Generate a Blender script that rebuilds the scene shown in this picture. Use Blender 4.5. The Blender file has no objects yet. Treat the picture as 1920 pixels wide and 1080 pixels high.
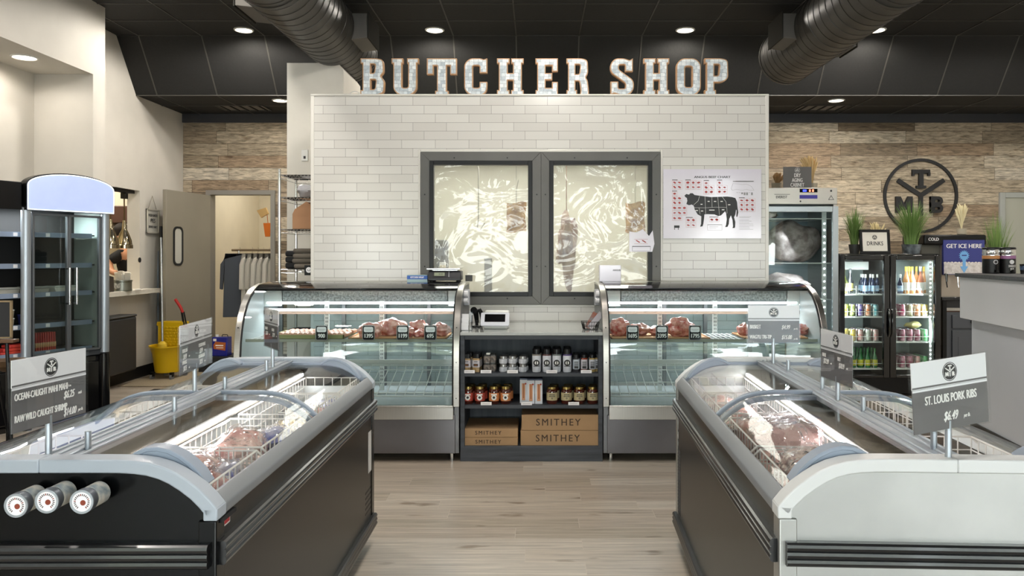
import bpy, math, random
from math import pi, sin, cos, radians as R
from mathutils import Vector, Matrix
random.seed(7)
S = bpy.context.scene
COL = S.collection
# ------------------------------------------------------------ camera, light, exposure
F = 1450.0
cam_d = bpy.data.cameras.new('camera'); cam = bpy.data.objects.new('camera', cam_d); COL.objects.link(cam)
cam.location = (0, 0, 1.45); cam.rotation_euler = (R(90), 0, 0)
cam_d.sensor_width = 36; cam_d.lens = F*36/1920
cam_d.shift_x = -45/1920; cam_d.shift_y = -62/1920
cam_d.clip_start = .05; cam_d.clip_end = 200
S.camera = cam
S.view_settings.view_transform = 'Standard'; S.view_settings.look = 'None'
S.view_settings.gamma = 1; S.view_settings.use_curve_mapping = False
S.view_settings.exposure = 0.5
S.cycles.max_bounces = 10; S.cycles.transparent_max_bounces = 28; S.cycles.diffuse_bounces = 4
S.cycles.glossy_bounces = 5; S.cycles.sample_clamp_indirect = 5
S.cycles.caustics_reflective = False; S.cycles.caustics_refractive = False
W = bpy.data.worlds.new('sky'); S.world = W; W.use_nodes = True
_n = W.node_tree.nodes; _l = W.node_tree.links
bg = _n['Background']; _tc = _n.new('ShaderNodeTexCoord'); _s = _n.new('ShaderNodeSeparateXYZ')
_r = _n.new('ShaderNodeValToRGB'); _l.new(_tc.outputs['Generated'], _s.inputs[0]); _l.new(_s.outputs[2], _r.inputs[0])
_r.color_ramp.elements[0].position = 0.0; _r.color_ramp.elements[0].color = (1, .985, .96, 1)
_r.color_ramp.elements[1].position = .6; _r.color_ramp.elements[1].color = (.6, .72, .92, 1)
_l.new(_r.outputs[0], bg.inputs[0]); bg.inputs[1].default_value = 9.5
sun_d = bpy.data.lights.new('sun', 'SUN'); sun = bpy.data.objects.new('sun', sun_d); COL.objects.link(sun)
sun_d.energy = 5; sun_d.angle = R(1); sun_d.color = (1, .95, .86); sun.rotation_euler = (R(-38), R(12), 0)  # from over the shop, onto the trees across the street
por = bpy.data.lights.new('storefront_portal', 'AREA'); por.shape = 'RECTANGLE'; por.size = 10; por.size_y = 3.1
por.cycles.is_portal = True
po = bpy.data.objects.new('storefront_portal', por); COL.objects.link(po); po.location = (.6, -3.45, 1.7); po.rotation_euler = (R(90), 0, 0)

def area(name, loc, rot, sx, sy, power, col=(1, 1, 1), parent=None):
    d = bpy.data.lights.new(name, 'AREA'); d.shape = 'RECTANGLE'; d.size = sx; d.size_y = sy; d.energy = power; d.color = col
    o = bpy.data.objects.new(name, d); COL.objects.link(o); o.location = loc; o.rotation_euler = rot
    if parent: o.parent = parent
    return o

# ------------------------------------------------------------ measuring
def PX(px, D): return (px-1005)*D/F          # a picture column at distance D, in metres to the right
def PZ(py, D): return 1.45-(py-478)*D/F      # a picture row at distance D, in metres above the floor

def lin(c):
    if isinstance(c, str):
        c = [int(c[i:i+2], 16)/255 for i in (0, 2, 4)]
        c = [x/12.92 if x <= .04045 else ((x+.055)/1.055)**2.4 for x in c]
    return (c[0], c[1], c[2], 1)

# ------------------------------------------------------------ materials
MATS = {}
def M(name, col='808080', rough=.5, metal=0, var=0, scale=8, bump=0, emit=None, estr=1, coat=0, stretch=None, col2=None, spec=None, alpha=None):
    if name in MATS: return MATS[name]
    m = bpy.data.materials.new(name); m.use_nodes = True; MATS[name] = m
    nt = m.node_tree; b = nt.nodes['Principled BSDF']
    b.inputs['Base Color'].default_value = lin(col); b.inputs['Roughness'].default_value = rough; b.inputs['Metallic'].default_value = metal
    if spec is not None: b.inputs['Specular IOR Level'].default_value = spec
    if coat: b.inputs['Coat Weight'].default_value = coat; b.inputs['Coat Roughness'].default_value = .08
    if alpha is not None: b.inputs['Alpha'].default_value = alpha
    if emit is not None:
        b.inputs['Emission Color'].default_value = lin(emit); b.inputs['Emission Strength'].default_value = estr
    if var or bump or col2:
        tc = nt.nodes.new('ShaderNodeTexCoord'); mp = nt.nodes.new('ShaderNodeMapping'); nz = nt.nodes.new('ShaderNodeTexNoise')
        nt.links.new(tc.outputs['Object'], mp.inputs[0]); nt.links.new(mp.outputs[0], nz.inputs['Vector'])
        if stretch: mp.inputs['Scale'].default_value = stretch
        nz.inputs['Scale'].default_value = scale; nz.inputs['Detail'].default_value = 6
        if var or col2:
            rp = nt.nodes.new('ShaderNodeValToRGB'); nt.links.new(nz.outputs[0], rp.inputs[0])
            a = lin(col); c2 = lin(col2) if col2 else [min(1, x*(1+var)) for x in a[:3]]+[1]
            c1 = a if col2 else [x*(1-var) for x in a[:3]]+[1]
            rp.color_ramp.elements[0].position = .35; rp.color_ramp.elements[0].color = c1
            rp.color_ramp.elements[1].position = .65; rp.color_ramp.elements[1].color = c2
            nt.links.new(rp.outputs[0], b.inputs['Base Color'])
        if bump:
            bp = nt.nodes.new('ShaderNodeBump'); bp.inputs['Strength'].default_value = bump; bp.inputs['Distance'].default_value = .01
            nt.links.new(nz.outputs[0], bp.inputs['Height']); nt.links.new(bp.outputs[0], b.inputs['Normal'])
    return m

def glassmat(name, tint=(.93, .97, .96), refl=1.0, rough=0.0, bump=0, scale=3, ior=1.45, milky=0, milkcol=(.9, .9, .85), stretch=(1, 1, 1)):
    """thin pane: clear transmission and a fresnel mirror layer"""
    if name in MATS: return MATS[name]
    m = bpy.data.materials.new(name); m.use_nodes = True; MATS[name] = m
    nt = m.node_tree; N = nt.nodes; L = nt.links; N.clear()
    out = N.new('ShaderNodeOutputMaterial'); tr = N.new('ShaderNodeBsdfTransparent'); tr.inputs[0].default_value = (*tint, 1)
    gl = N.new('ShaderNodeBsdfGlossy'); gl.inputs['Roughness'].default_value = rough; ge = N.new('ShaderNodeNewGeometry'); dt = N.new('ShaderNodeVectorMath'); dt.operation = 'DOT_PRODUCT'; L.new(ge.outputs['Incoming'], dt.inputs[0]); L.new(ge.outputs['Normal'], dt.inputs[1])
    def mt(op, a, b=None):
        n = N.new('ShaderNodeMath'); n.operation = op
        for i, v in enumerate((a, b)):
            if v is None: continue
            if isinstance(v, (int, float)): n.inputs[i].default_value = v
            else: L.new(v, n.inputs[i])
        return n.outputs[0]
    f0 = ((ior-1)/(ior+1))**2
    frv = mt('ADD', mt('MULTIPLY', mt('POWER', mt('SUBTRACT', 1.0, mt('ABSOLUTE', dt.outputs['Value'])), 5.0), 1-f0), f0)
    mx = N.new('ShaderNodeMixShader'); mul = N.new('ShaderNodeMath'); mul.operation = 'MULTIPLY'; mul.use_clamp = True; mul.inputs[1].default_value = refl
    L.new(frv, mul.inputs[0]); L.new(mul.outputs[0], mx.inputs[0])
    base = tr
    if milky:
        df = N.new('ShaderNodeBsdfDiffuse'); df.inputs[0].default_value = (*milkcol, 1); m2 = N.new('ShaderNodeMixShader'); m2.inputs[0].default_value = milky
        L.new(tr.outputs[0], m2.inputs[1]); L.new(df.outputs[0], m2.inputs[2]); base = m2
    L.new(base.outputs[0], mx.inputs[1]); L.new(gl.outputs[0], mx.inputs[2]); L.new(mx.outputs[0], out.inputs[0])
    if bump:
        tc = N.new('ShaderNodeTexCoord'); mp = N.new('ShaderNodeMapping'); mp.inputs['Scale'].default_value = stretch; nz = N.new('ShaderNodeTexNoise'); nz.inputs['Scale'].default_value = scale; nz.inputs['Detail'].default_value = 2.5
        nz.inputs['Distortion'].default_value = 1.2
        bp = N.new('ShaderNodeBump'); bp.inputs['Strength'].default_value = bump; bp.inputs['Distance'].default_value = .05
        L.new(tc.outputs['Object'], mp.inputs[0]); L.new(mp.outputs[0], nz.inputs['Vector']); L.new(nz.outputs[0], bp.inputs['Height'])
        L.new(bp.outputs[0], gl.inputs['Normal']); L.new(bp.outputs[0], dt.inputs[1])
    return m

def planks(name, ax, row, length, cols, gap, gapcol, rough=.6, grain=(1.2, 18), bump=.25, knots=0, third=False, jitter=1.0, gstr=.55, slope=0, graincol=.45):
    """rows of boards or tiles; ax = (along, across) object axes"""
    m = bpy.data.materials.new(name); m.use_nodes = True; MATS[name] = m
    nt = m.node_tree; N = nt.nodes; L = nt.links; b = N['Principled BSDF']
    def mth(op, a, c=None, clamp=False):
        n = N.new('ShaderNodeMath'); n.operation = op; n.use_clamp = clamp
        for i, v in enumerate((a, c)):
            if v is None: continue
            if isinstance(v, (int, float)): n.inputs[i].default_value = v
            else: L.new(v, n.inputs[i])
        return n.outputs[0]
    tc = N.new('ShaderNodeTexCoord'); sp = N.new('ShaderNodeSeparateXYZ'); L.new(tc.outputs['Object'], sp.inputs[0])
    u = sp.outputs[ax[0]]; v = sp.outputs[ax[1]]
    rv = mth('DIVIDE', v, row); ri = mth('FLOOR', rv); rf = mth('SUBTRACT', rv, ri)
    wn = N.new('ShaderNodeTexWhiteNoise'); wn.noise_dimensions = '1D'; L.new(ri, wn.inputs['W'])
    off = mth('MULTIPLY', ri, 1/3) if third else mth('MULTIPLY', wn.outputs['Value'], 7.3*jitter)
    cu = mth('ADD', mth('DIVIDE', u, length), off); ci = mth('FLOOR', cu); cf = mth('SUBTRACT', cu, ci)
    cb = N.new('ShaderNodeCombineXYZ'); L.new(ri, cb.inputs[0]); L.new(ci, cb.inputs[1])
    w2 = N.new('ShaderNodeTexWhiteNoise'); w2.noise_dimensions = '3D'; L.new(cb.outputs[0], w2.inputs['Vector'])
    rp = N.new('ShaderNodeValToRGB'); rp.color_ramp.interpolation = 'CONSTANT' if len(cols) > 2 else 'LINEAR'
    while len(rp.color_ramp.elements) < len(cols): rp.color_ramp.elements.new(.5)
    for i, c in enumerate(cols):
        rp.color_ramp.elements[i].position = i/len(cols) if len(cols) > 2 else i; rp.color_ramp.elements[i].color = lin(c)
    L.new(w2.outputs['Value'], rp.inputs[0]); colr = rp.outputs[0]
    height = None
    if gstr:
        gc = N.new('ShaderNodeCombineXYZ'); L.new(mth('MULTIPLY', u, grain[0]), gc.inputs[0]); L.new(mth('MULTIPLY', v, grain[1]), gc.inputs[1]); L.new(mth('MULTIPLY', w2.outputs['Value'], 40), gc.inputs[2])
        nz = N.new('ShaderNodeTexNoise'); nz.inputs['Scale'].default_value = 1; nz.inputs['Detail'].default_value = 9; nz.inputs['Roughness'].default_value = .68; nz.inputs['Distortion'].default_value = .8
        L.new(gc.outputs[0], nz.inputs['Vector'])
        g = N.new('ShaderNodeValToRGB'); L.new(nz.outputs[0], g.inputs[0])
        g.color_ramp.elements[0].position = .36; g.color_ramp.elements[0].color = (graincol, graincol, graincol, 1); g.color_ramp.elements[1].position = .62; g.color_ramp.elements[1].color = (1.15, 1.15, 1.15, 1)
        mx = N.new('ShaderNodeMix'); mx.data_type = 'RGBA'; mx.blend_type = 'MULTIPLY'; mx.inputs[0].default_value = gstr
        L.new(colr, mx.inputs[6]); L.new(g.outputs[0], mx.inputs[7]); colr = mx.outputs[2]; height = nz.outputs[0]
        if knots:
            n2 = N.new('ShaderNodeTexNoise'); n2.inputs['Scale'].default_value = 1; n2.inputs['Detail'].default_value = 2
            kc = N.new('ShaderNodeCombineXYZ'); L.new(mth('MULTIPLY', u, 4), kc.inputs[0]); L.new(mth('MULTIPLY', v, 11), kc.inputs[1]); L.new(mth('MULTIPLY', w2.outputs['Value'], 90), kc.inputs[2]); L.new(kc.outputs[0], n2.inputs['Vector'])
            k = N.new('ShaderNodeValToRGB'); k.color_ramp.elements[0].position = .66; k.color_ramp.elements[0].color = (1, 1, 1, 1); k.color_ramp.elements[1].position = .76; k.color_ramp.elements[1].color = (.35, .27, .2, 1); L.new(n2.outputs[0], k.inputs[0])
            mk = N.new('ShaderNodeMix'); mk.data_type = 'RGBA'; mk.blend_type = 'MULTIPLY'; mk.inputs[0].default_value = knots
            L.new(colr, mk.inputs[6]); L.new(k.outputs[0], mk.inputs[7]); colr = mk.outputs[2]
    # joint mask
    e1 = mth('LESS_THAN', mth('MULTIPLY', rf, row), gap); e2 = mth('LESS_THAN', mth('MULTIPLY', cf, length), gap)
    j = mth('MAXIMUM', e1, e2)
    mj = N.new('ShaderNodeMix'); mj.data_type = 'RGBA'; L.new(j, mj.inputs[0]); L.new(colr, mj.inputs[6]); mj.inputs[7].default_value = lin(gapcol)
    L.new(mj.outputs[2], b.inputs['Base Color'])
    rr = mth('ADD', mth('MULTIPLY', j, .5), rough); L.new(rr, b.inputs['Roughness'])
    if bump:
        h = mth('SUBTRACT', height if height else 0.5, j)
        bp = N.new('ShaderNodeBump'); bp.inputs['Strength'].default_value = bump; bp.inputs['Distance'].default_value = .004
        L.new(h, bp.inputs['Height']); L.new(bp.outputs[0], b.inputs['Normal'])
    return m

# ------------------------------------------------------------ mesh builder
class MB:
    def __init__(s): s.v = []; s.f = []; s.m = []; s.T = None
    def add(s, vs, fs, m=0, T=None):
        n = len(s.v); T = T or s.T
        s.v += [tuple(T @ Vector(p)) if T else tuple(p) for p in vs]
        s.f += [tuple(i+n for i in f) for f in fs]; s.m += [m]*len(fs); return s
    def box(s, x0, x1, y0, y1, z0, z1, m=0, T=None):
        if x0 > x1: x0, x1 = x1, x0
        if y0 > y1: y0, y1 = y1, y0
        if z0 > z1: z0, z1 = z1, z0
        v = [(x0, y0, z0), (x1, y0, z0), (x1, y1, z0), (x0, y1, z0), (x0, y0, z1), (x1, y0, z1), (x1, y1, z1), (x0, y1, z1)]
        return s.add(v, [(3, 2, 1, 0), (4, 5, 6, 7), (0, 1, 5, 4), (1, 2, 6, 5), (2, 3, 7, 6), (3, 0, 4, 7)], m, T)
    def cyl(s, p0, p1, r0, r1=None, n=16, m=0, cap=True, T=None):
        r1 = r0 if r1 is None else r1; p0 = Vector(p0); p1 = Vector(p1); d = (p1-p0).normalized()
        a = Vector((0, 0, 1)) if abs(d.z) < .9 else Vector((1, 0, 0)); e = d.cross(a).normalized(); g = d.cross(e)
        vs = []
        for p, r in ((p0, r0), (p1, r1)):
            for i in range(n):
                t = 2*pi*i/n; vs.append(p+e*cos(t)*r+g*sin(t)*r)
        fs = [(i, i+n, (i+1) % n+n, (i+1) % n) for i in range(n)]
        if cap: fs += [tuple(range(n)), tuple(range(2*n-1, n-1, -1))]
        return s.add(vs, fs, m, T)
    def tube(s, pts, r, n=8, m=0, closed=False, T=None):
        pts = [Vector(p) for p in pts]; k = len(pts); rr = r if isinstance(r, (list, tuple)) else [r]*k; vs = []; prev = None
        for i, p in enumerate(pts):
            if closed: d = (pts[(i+1) % k]-pts[i-1]).normalized()
            else: d = (pts[min(i+1, k-1)]-pts[max(i-1, 0)]).normalized()
            if prev is None:
                a = Vector((0, 0, 1)) if abs(d.z) < .9 else Vector((1, 0, 0)); e = d.cross(a).normalized()
            else: e = (prev-d*prev.dot(d)).normalized()
            prev = e; g = d.cross(e)
            for j in range(n):
                t = 2*pi*j/n; vs.append(p+e*cos(t)*rr[i]+g*sin(t)*rr[i])
        fs = []
        for i in range(k if closed else k-1):
            a = i*n; b = ((i+1) % k)*n
            fs += [(a+j, a+(j+1) % n, b+(j+1) % n, b+j) for j in range(n)]
        if not closed: fs += [tuple(range(n-1, -1, -1)), tuple((k-1)*n+j for j in range(n))]
        return s.add(vs, fs, m, T)
    def lathe(s, prof, c=(0, 0, 0), n=24, m=0, T=None, ms=None):
        vs = []; fs = []; k = len(prof); mats = []
        for r, z in prof:
            for i in range(n):
                t = 2*pi*i/n; vs.append((c[0]+r*cos(t), c[1]+r*sin(t), c[2]+z))
        for a in range(k-1):
            for i in range(n): fs.append((a*n+i, a*n+(i+1) % n, (a+1)*n+(i+1) % n, (a+1)*n+i)); mats.append(ms[a] if ms else m)
        if prof[0][0] > 1e-5: fs.append(tuple(range(n-1, -1, -1))); mats.append(ms[0] if ms else m)
        if prof[-1][0] > 1e-5: fs.append(tuple((k-1)*n+i for i in range(n))); mats.append(ms[-1] if ms else m)
        s.add(vs, fs, m, T); s.m[-len(mats):] = mats; return s
    def prism(s, poly, a, b, axis='y', m=0, T=None):
        """polygon in the plane across `axis`, from a to b along it: y -> (x,z), x -> (y,z), z -> (x,y)"""
        f = {'y': lambda p, t: (p[0], t, p[1]), 'x': lambda p, t: (t, p[0], p[1]), 'z': lambda p, t: (p[0], p[1], t)}[axis]
        n = len(poly); vs = [f(p, a) for p in poly]+[f(p, b) for p in poly]
        fs = [tuple(range(n)), tuple(range(2*n-1, n-1, -1))]+[(i, i+n, (i+1) % n+n, (i+1) % n) for i in range(n)]
        return s.add(vs, fs, m, T)
    def band(s, prof, th, a, b, axis='y', m=0, T=None):
        """an open profile thickened by th to its left side, extruded along axis"""
        n = len(prof); inner = []
        for i in range(n):
            p0 = Vector(prof[max(0, i-1)]); p1 = Vector(prof[min(n-1, i+1)]); d = (p1-p0).normalized(); inner.append((prof[i][0]+d.y*th, prof[i][1]-d.x*th))
        f = {'y': lambda p, t: (p[0], t, p[1]), 'x': lambda p, t: (t, p[0], p[1]), 'z': lambda p, t: (p[0], p[1], t)}[axis]
        vs = [f(p, a) for p in prof]+[f(p, a) for p in inner]+[f(p, b) for p in prof]+[f(p, b) for p in inner]; fs = []
        for i in range(n-1):
            fs += [(i, i+1, n+i+1, n+i), (2*n+i, 3*n+i, 3*n+i+1, 2*n+i+1), (i, 2*n+i, 2*n+i+1, i+1), (n+i, n+i+1, 3*n+i+1, 3*n+i)]
        fs += [(0, n, 3*n, 2*n), (n-1, 3*n-1, 4*n-1, 2*n-1)]
        return s.add(vs, fs, m, T)
    def blob(s, c, r, seed=0, amp=.15, n=14, k=10, m=0, T=None, fr=3.0, flat=0):
        from mathutils import noise
        vs = []; fs = []
        for j in range(k+1):
            ph = -pi/2+pi*j/k
            for i in range(n):
                t = 2*pi*i/n; d = Vector((cos(ph)*cos(t), cos(ph)*sin(t), sin(ph)))
                q = 1+amp*noise.noise(d*fr*.5+Vector((seed*3.1, seed*1.7, seed)))*2
                z = d.z*q
                if flat and z < -flat: z = -flat
                vs.append((c[0]+d.x*r[0]*q, c[1]+d.y*r[1]*q, c[2]+z*r[2]))
        for j in range(k):
            for i in range(n): fs.append((j*n+i, j*n+(i+1) % n, (j+1)*n+(i+1) % n, (j+1)*n+i))
        return s.add(vs, fs, m, T)
    def mesh(s, me, T=None, m=0):
        return s.add([v.co.copy() for v in me.vertices], [tuple(p.vertices) for p in me.polygons], m, T)
    def text(s, txt, size, T, m=0, depth=.001, xs=1.0, shear=0, align='CENTER', bold=0.0, spacing=1.0):
        c = bpy.data.curves.new('t', 'FONT'); c.body = txt; c.size = size; c.extrude = depth; c.align_x = align; c.align_y = 'CENTER'; c.shear = shear; c.space_character = spacing; c.resolution_u = 3; c.space_line = .9
        o = bpy.data.objects.new('t', c); me = bpy.data.meshes.new_from_object(o)
        for k_, dx in enumerate((0, bold*1.1, -bold*1.1) if bold else (0,)): s.mesh(me, T @ Matrix.Translation((dx, 0, k_*.00004)) @ Matrix.Diagonal((xs, 1, 1, 1)), m)
        bpy.data.objects.remove(o); bpy.data.curves.remove(c); bpy.data.meshes.remove(me); return s
    def build(s, name, mats, parent=None, loc=None, smooth=True, bevel=0, seg=2, rot=None, ang=35):
        me = bpy.data.meshes.new(name); me.from_pydata(s.v, [], s.f)
        mats = mats if isinstance(mats, (list, tuple)) else [mats]
        for x in mats: me.materials.append(x)
        me.polygons.foreach_set('material_index', [min(i, len(mats)-1) for i in s.m])
        me.validate(); fix_normals(me)
        if smooth:
            me.polygons.foreach_set('use_smooth', [True]*len(me.polygons)); me.set_sharp_from_angle(angle=R(ang))
        o = bpy.data.objects.new(name, me); COL.objects.link(o)
        if parent: o.parent = parent
        if loc: o.location = loc
        if rot: o.rotation_euler = rot
        if bevel:
            b = o.modifiers.new('bevel', 'BEVEL'); b.width = bevel; b.segments = seg; b.limit_method = 'ANGLE'; b.angle_limit = R(40)
        return o

def fix_normals(me):
    import bmesh
    b = bmesh.new(); b.from_mesh(me); bmesh.ops.recalc_face_normals(b, faces=b.faces); b.to_mesh(me); b.free()

def tag(o, label=None, cat=None, group=None, kind=None):
    if label: o['label'] = label
    if cat: o['category'] = cat
    if group: o['group'] = group
    if kind: o['kind'] = kind
    return o
def thing(name, label, cat, loc=(0, 0, 0), rz=0, group=None):
    o = bpy.data.objects.new(name, None); COL.objects.link(o); o.location = loc; o.rotation_euler = (0, 0, rz); o.empty_display_size = .1
    return tag(o, label, cat, group)
def struct(o): o['kind'] = 'structure'; return o
def copy_tree(o, parent=None):
    c = o.copy(); COL.objects.link(c)
    if parent: c.parent = parent
    for ch in list(o.children): copy_tree(ch, c)
    return c
FR = Matrix.Rotation(pi/2, 4, 'X')      # text plane -> upright, facing -y
def TL(x, y, z, extra=None):
    m = Matrix.Translation((x, y, z)) @ FR
    return m if extra is None else m @ extra
ORD = ['first', 'second', 'third', 'fourth', 'fifth', 'sixth', 'seventh', 'eighth', 'ninth', 'tenth', 'eleventh', 'twelfth']

def arc(cx, cy, r, a0, a1, n=8): return [(cx+r*cos(R(a0+(a1-a0)*i/n)), cy+r*sin(R(a0+(a1-a0)*i/n))) for i in range(n+1)]
def rrect(x0, x1, y0, y1, r, n=5):
    return arc(x1-r, y0+r, r, -90, 0, n)+arc(x1-r, y1-r, r, 0, 90, n)+arc(x0+r, y1-r, r, 90, 180, n)+arc(x0+r, y0+r, r, 180, 270, n)
def ring(mb, cx, cz, r0, r1, y0, y1, m=0, n=40, T=None, a0=0, a1=2*pi):
    vs = []; fs = []
    full = abs(a1-a0-2*pi) < 1e-4; k = n if full else n+1
    for i in range(k):
        t = a0+(a1-a0)*i/n
        for r, y in ((r0, y0), (r1, y0), (r1, y1), (r0, y1)): vs.append((cx+r*cos(t), y, cz+r*sin(t)))
    for i in range(n):
        a = i*4; b = ((i+1) % k)*4
        for q in range(4): fs.append((a+q, a+(q+1) % 4, b+(q+1) % 4, b+q))
    mb.add(vs, fs, m, T)
def disc(mb, cx, cz, r, y0, y1, m=0, n=32, T=None):
    mb.prism([(cx+r*cos(2*pi*i/n), cz+r*sin(2*pi*i/n)) for i in range(n)], y0, y1, 'y', m, T)
def bar2(mb, p, q, w, y0, y1, m=0, T=None):
    """a straight bar in the x,z plane"""
    p = Vector(p); q = Vector(q); d = (q-p).normalized(); n = Vector((-d.y, d.x))*w/2
    mb.prism([p+n, q+n, q-n, p-n], y0, y1, 'y', m, T)
def logo(mb, cx, cz, r, y0, y1, md, ml, T=None, solid=True, bold=.0):
    """round mark: a Y in a ring with T above, M left, B right"""
    T = T or Matrix.Identity(4)
    if solid:
        ring(mb, cx, cz, r*.93, r, y0, y1, md, 32, T); disc(mb, cx, cz, r*.86, y0, y1, md, 32, T); y1 = y0; y0 = y0-.0008
    else: ring(mb, cx, cz, r*.925, r, y0, y1, ml, 64, T)
    w = r*.11; e = r*.004
    class Q:
        k = 0
    def Y0():
        Q.k += 1; return y0-e*Q.k
    bar2(mb, (cx, cz+.02*r), (cx, cz-.5*r if solid else cz-.9*r+.35*r), w, Y0(), y1, ml, T)
    bar2(mb, (cx+.01*r, cz), (cx-.62*r, cz+.42*r), w, Y0(), y1, ml, T)
    bar2(mb, (cx-.01*r, cz), (cx+.62*r, cz+.42*r), w, Y0(), y1, ml, T)
    # T
    mb.box(cx-.24*r, cx+.24*r, Y0(), y1, cz+.6*r, cz+.70*r, ml, T); mb.box(cx-.06*r, cx+.06*r, Y0(), y1, cz+.2*r, cz+.62*r, ml, T)
    mb.box(cx-.13*r, cx+.13*r, Y0(), y1, cz+.2*r, cz+.27*r, ml, T); mb.box(cx-.24*r, cx-.18*r, Y0(), y1, cz+.53*r, cz+.62*r, ml, T); mb.box(cx+.18*r, cx+.24*r, Y0(), y1, cz+.53*r, cz+.62*r, ml, T)
    # M
    x0 = cx-.68*r; z0 = cz-.46*r; h = .44*r; ww = .44*r; b = .11*r
    mb.box(x0, x0+b, Y0(), y1, z0, z0+h, ml, T); mb.box(x0+ww-b, x0+ww, Y0(), y1, z0, z0+h, ml, T)
    bar2(mb, (x0+b*.6, z0+h-.02*r), (x0+ww/2, z0+.1*r), b, Y0(), y1, ml, T); bar2(mb, (x0+ww-b*.6, z0+h-.02*r), (x0+ww/2, z0+.1*r), b, Y0(), y1, ml, T)
    # B
    x0 = cx+.24*r
    mb.box(x0, x0+b, Y0(), y1, z0, z0+h, ml, T)
    for zc, rr in ((z0+.32*r, .12*r), (z0+.12*r, .12*r)):
        ring(mb, x0+.2*r, zc, rr*.3, rr, Y0(), y1, ml, 12, T, -pi/2, pi/2)
        mb.box(x0, x0+.2*r, Y0(), y1, zc+rr*.3, zc+rr, ml, T); mb.box(x0, x0+.2*r, Y0(), y1, zc-rr, zc-rr*.3, ml, T)
# ------------------------------------------------------------ common materials
white_wall = M('painted_wall', 'd3cec4', .75, var=.03, scale=3)
cream = M('cream_wall', 'dcd4c0', .8, var=.03, scale=3)
black_p = M('black_paint', '0a0a0b', .35, spec=.3)
black_gloss = M('black_gloss', '08080a', .12, coat=.5)
black_m = M('black_matte', '151516', .75)
steel = M('brushed_steel', 'b9b6b0', .3, 1, var=.06, scale=3, stretch=(1, 1, 60))
steel_h = M('brushed_steel_sheet', 'c4c2bd', .34, 1, var=.05, scale=3, stretch=(60, 1, 1))
steel_dk = M('dark_steel', '77787a', .38, 1, var=.1, scale=4)
chrome = M('chrome', 'd8d8d8', .14, 1)
grey_pl = M('blue_grey_plastic', '8f9aa8', .38, 0, var=.04, scale=5)
silver_pl = M('silver_plastic', 'a3aab2', .35, .5)
white_pl = M('white_plastic', 'e6e6e2', .35)
white_en = M('white_enamel', 'd9dcd8', .35)
alu = M('aluminium', 'b9c0c6', .3, .9)
led = M('white_led', 'ffffff', .5, emit='f4faff', estr=7)
lamp_e = M('lamp_diffuser', 'ffffff', .5, emit='fff1da', estr=9)
glass = glassmat('clear_glass', (.95, .98, .97), 1.0)
acrylic = glassmat('clear_acrylic', (.97, .98, .98), 1.0)
ink = M('dark_ink', '2b2a2b', .6); card_g = M('grey_card', '706d6d', .55, var=.12, scale=3, stretch=(1, 1, 3)); card_w = M('white_card', 'f6f4f6', .5); txt_w = M('white_print', 'f4f2ee', .5)
paper = M('paper', 'efece4', .7); cardboard = M('cardboard', 'b08e69', .8, var=.06, scale=6)
tile = planks('white_subway_tile', (0, 2), .0702, .274, ['cac7c1', 'd4d2cc'], .0026, '7f7c77', rough=.16, gstr=0, bump=.4, third=True)
wood_wall = planks('reclaimed_boards', (0, 2), .163, 1.02, ['a09079', 'b3a48d', 'c9bca6', '8f7f6a', 'a89780', 'bdad95', 'a38d74', 'd3c8b5', 'a3947e', '7d6d58', 'b09f88', 'c4b59d'], .0035, '2f2820', rough=.75, grain=(6.5, 48), bump=.7, gstr=.95, graincol=.34, knots=.7)
floor_m = planks('wood_look_floor', (0, 1), .152, 1.15, ['b3a696', 'bbaf9f', 'aca08f', 'c0b5a6', 'b6a999', 'b0a292'], .0028, 'c6bbae', rough=.3, grain=(1.8, 42), bump=.12, gstr=.6, graincol=.5, knots=.7)
ceil_m = M('black_ceiling_tile', '151514', .75, var=.12, scale=40, bump=.15)
grid_m = M('ceiling_grid', '45433f', .45, .1)
base_m = M('black_baseboard', '141313', .45)

WX, WD = -4.7, 10.3; ZL, ZU = 3.325, 3.91; NX = -4.29; RXW = 6.9; FY = -3.5
# ------------------------------------------------------------ shell
struct(MB().box(-8, 8, FY-.1, 13.6, -.1, 0).build('floor', floor_m, smooth=False))
# ceiling: high field, sloped fascia, low field
mb = MB(); t = .06; YS0, YS1 = 8.66, 9.09
mb.prism([(FY, ZU), (YS0, ZU), (YS1, ZL), (13.6, ZL), (13.6, ZL+.8), (FY, ZL+.8)], -8, 8, 'x')
struct(mb.build('ceiling', ceil_m, smooth=False))
g = MB(); x = -6.68
xs = [PX(1676, YS0)+(.705*i) for i in range(-12, 5)]
for x in xs:
    g.box(x-.007, x+.007, FY, YS0, ZU-.006, ZU+.004); g.add([(x-.007, YS0, ZU-.004), (x+.007, YS0, ZU-.004), (x+.007, YS1, ZL-.006), (x-.007, YS1, ZL-.006), (x-.007, YS0, ZU+.01), (x+.007, YS0, ZU+.01), (x+.007, YS1, ZL+.01), (x-.007, YS1, ZL+.01)], [(0, 1, 2, 3), (4, 7, 6, 5), (0, 3, 7, 4), (1, 5, 6, 2), (0, 4, 5, 1), (3, 2, 6, 7)])
    g.box(x-.007, x+.007, YS1, WD, ZL-.006, ZL+.004)
y = YS0
while y > FY: g.box(-8, 8, y-.007, y+.007, ZU-.006, ZU+.004); y -= .55
for y in (YS1, YS1+.62): g.box(-8, 8, y-.008, y+.008, ZL-.006, ZL+.004)
struct(g.build('ceiling_grid', grid_m, smooth=False))
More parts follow.
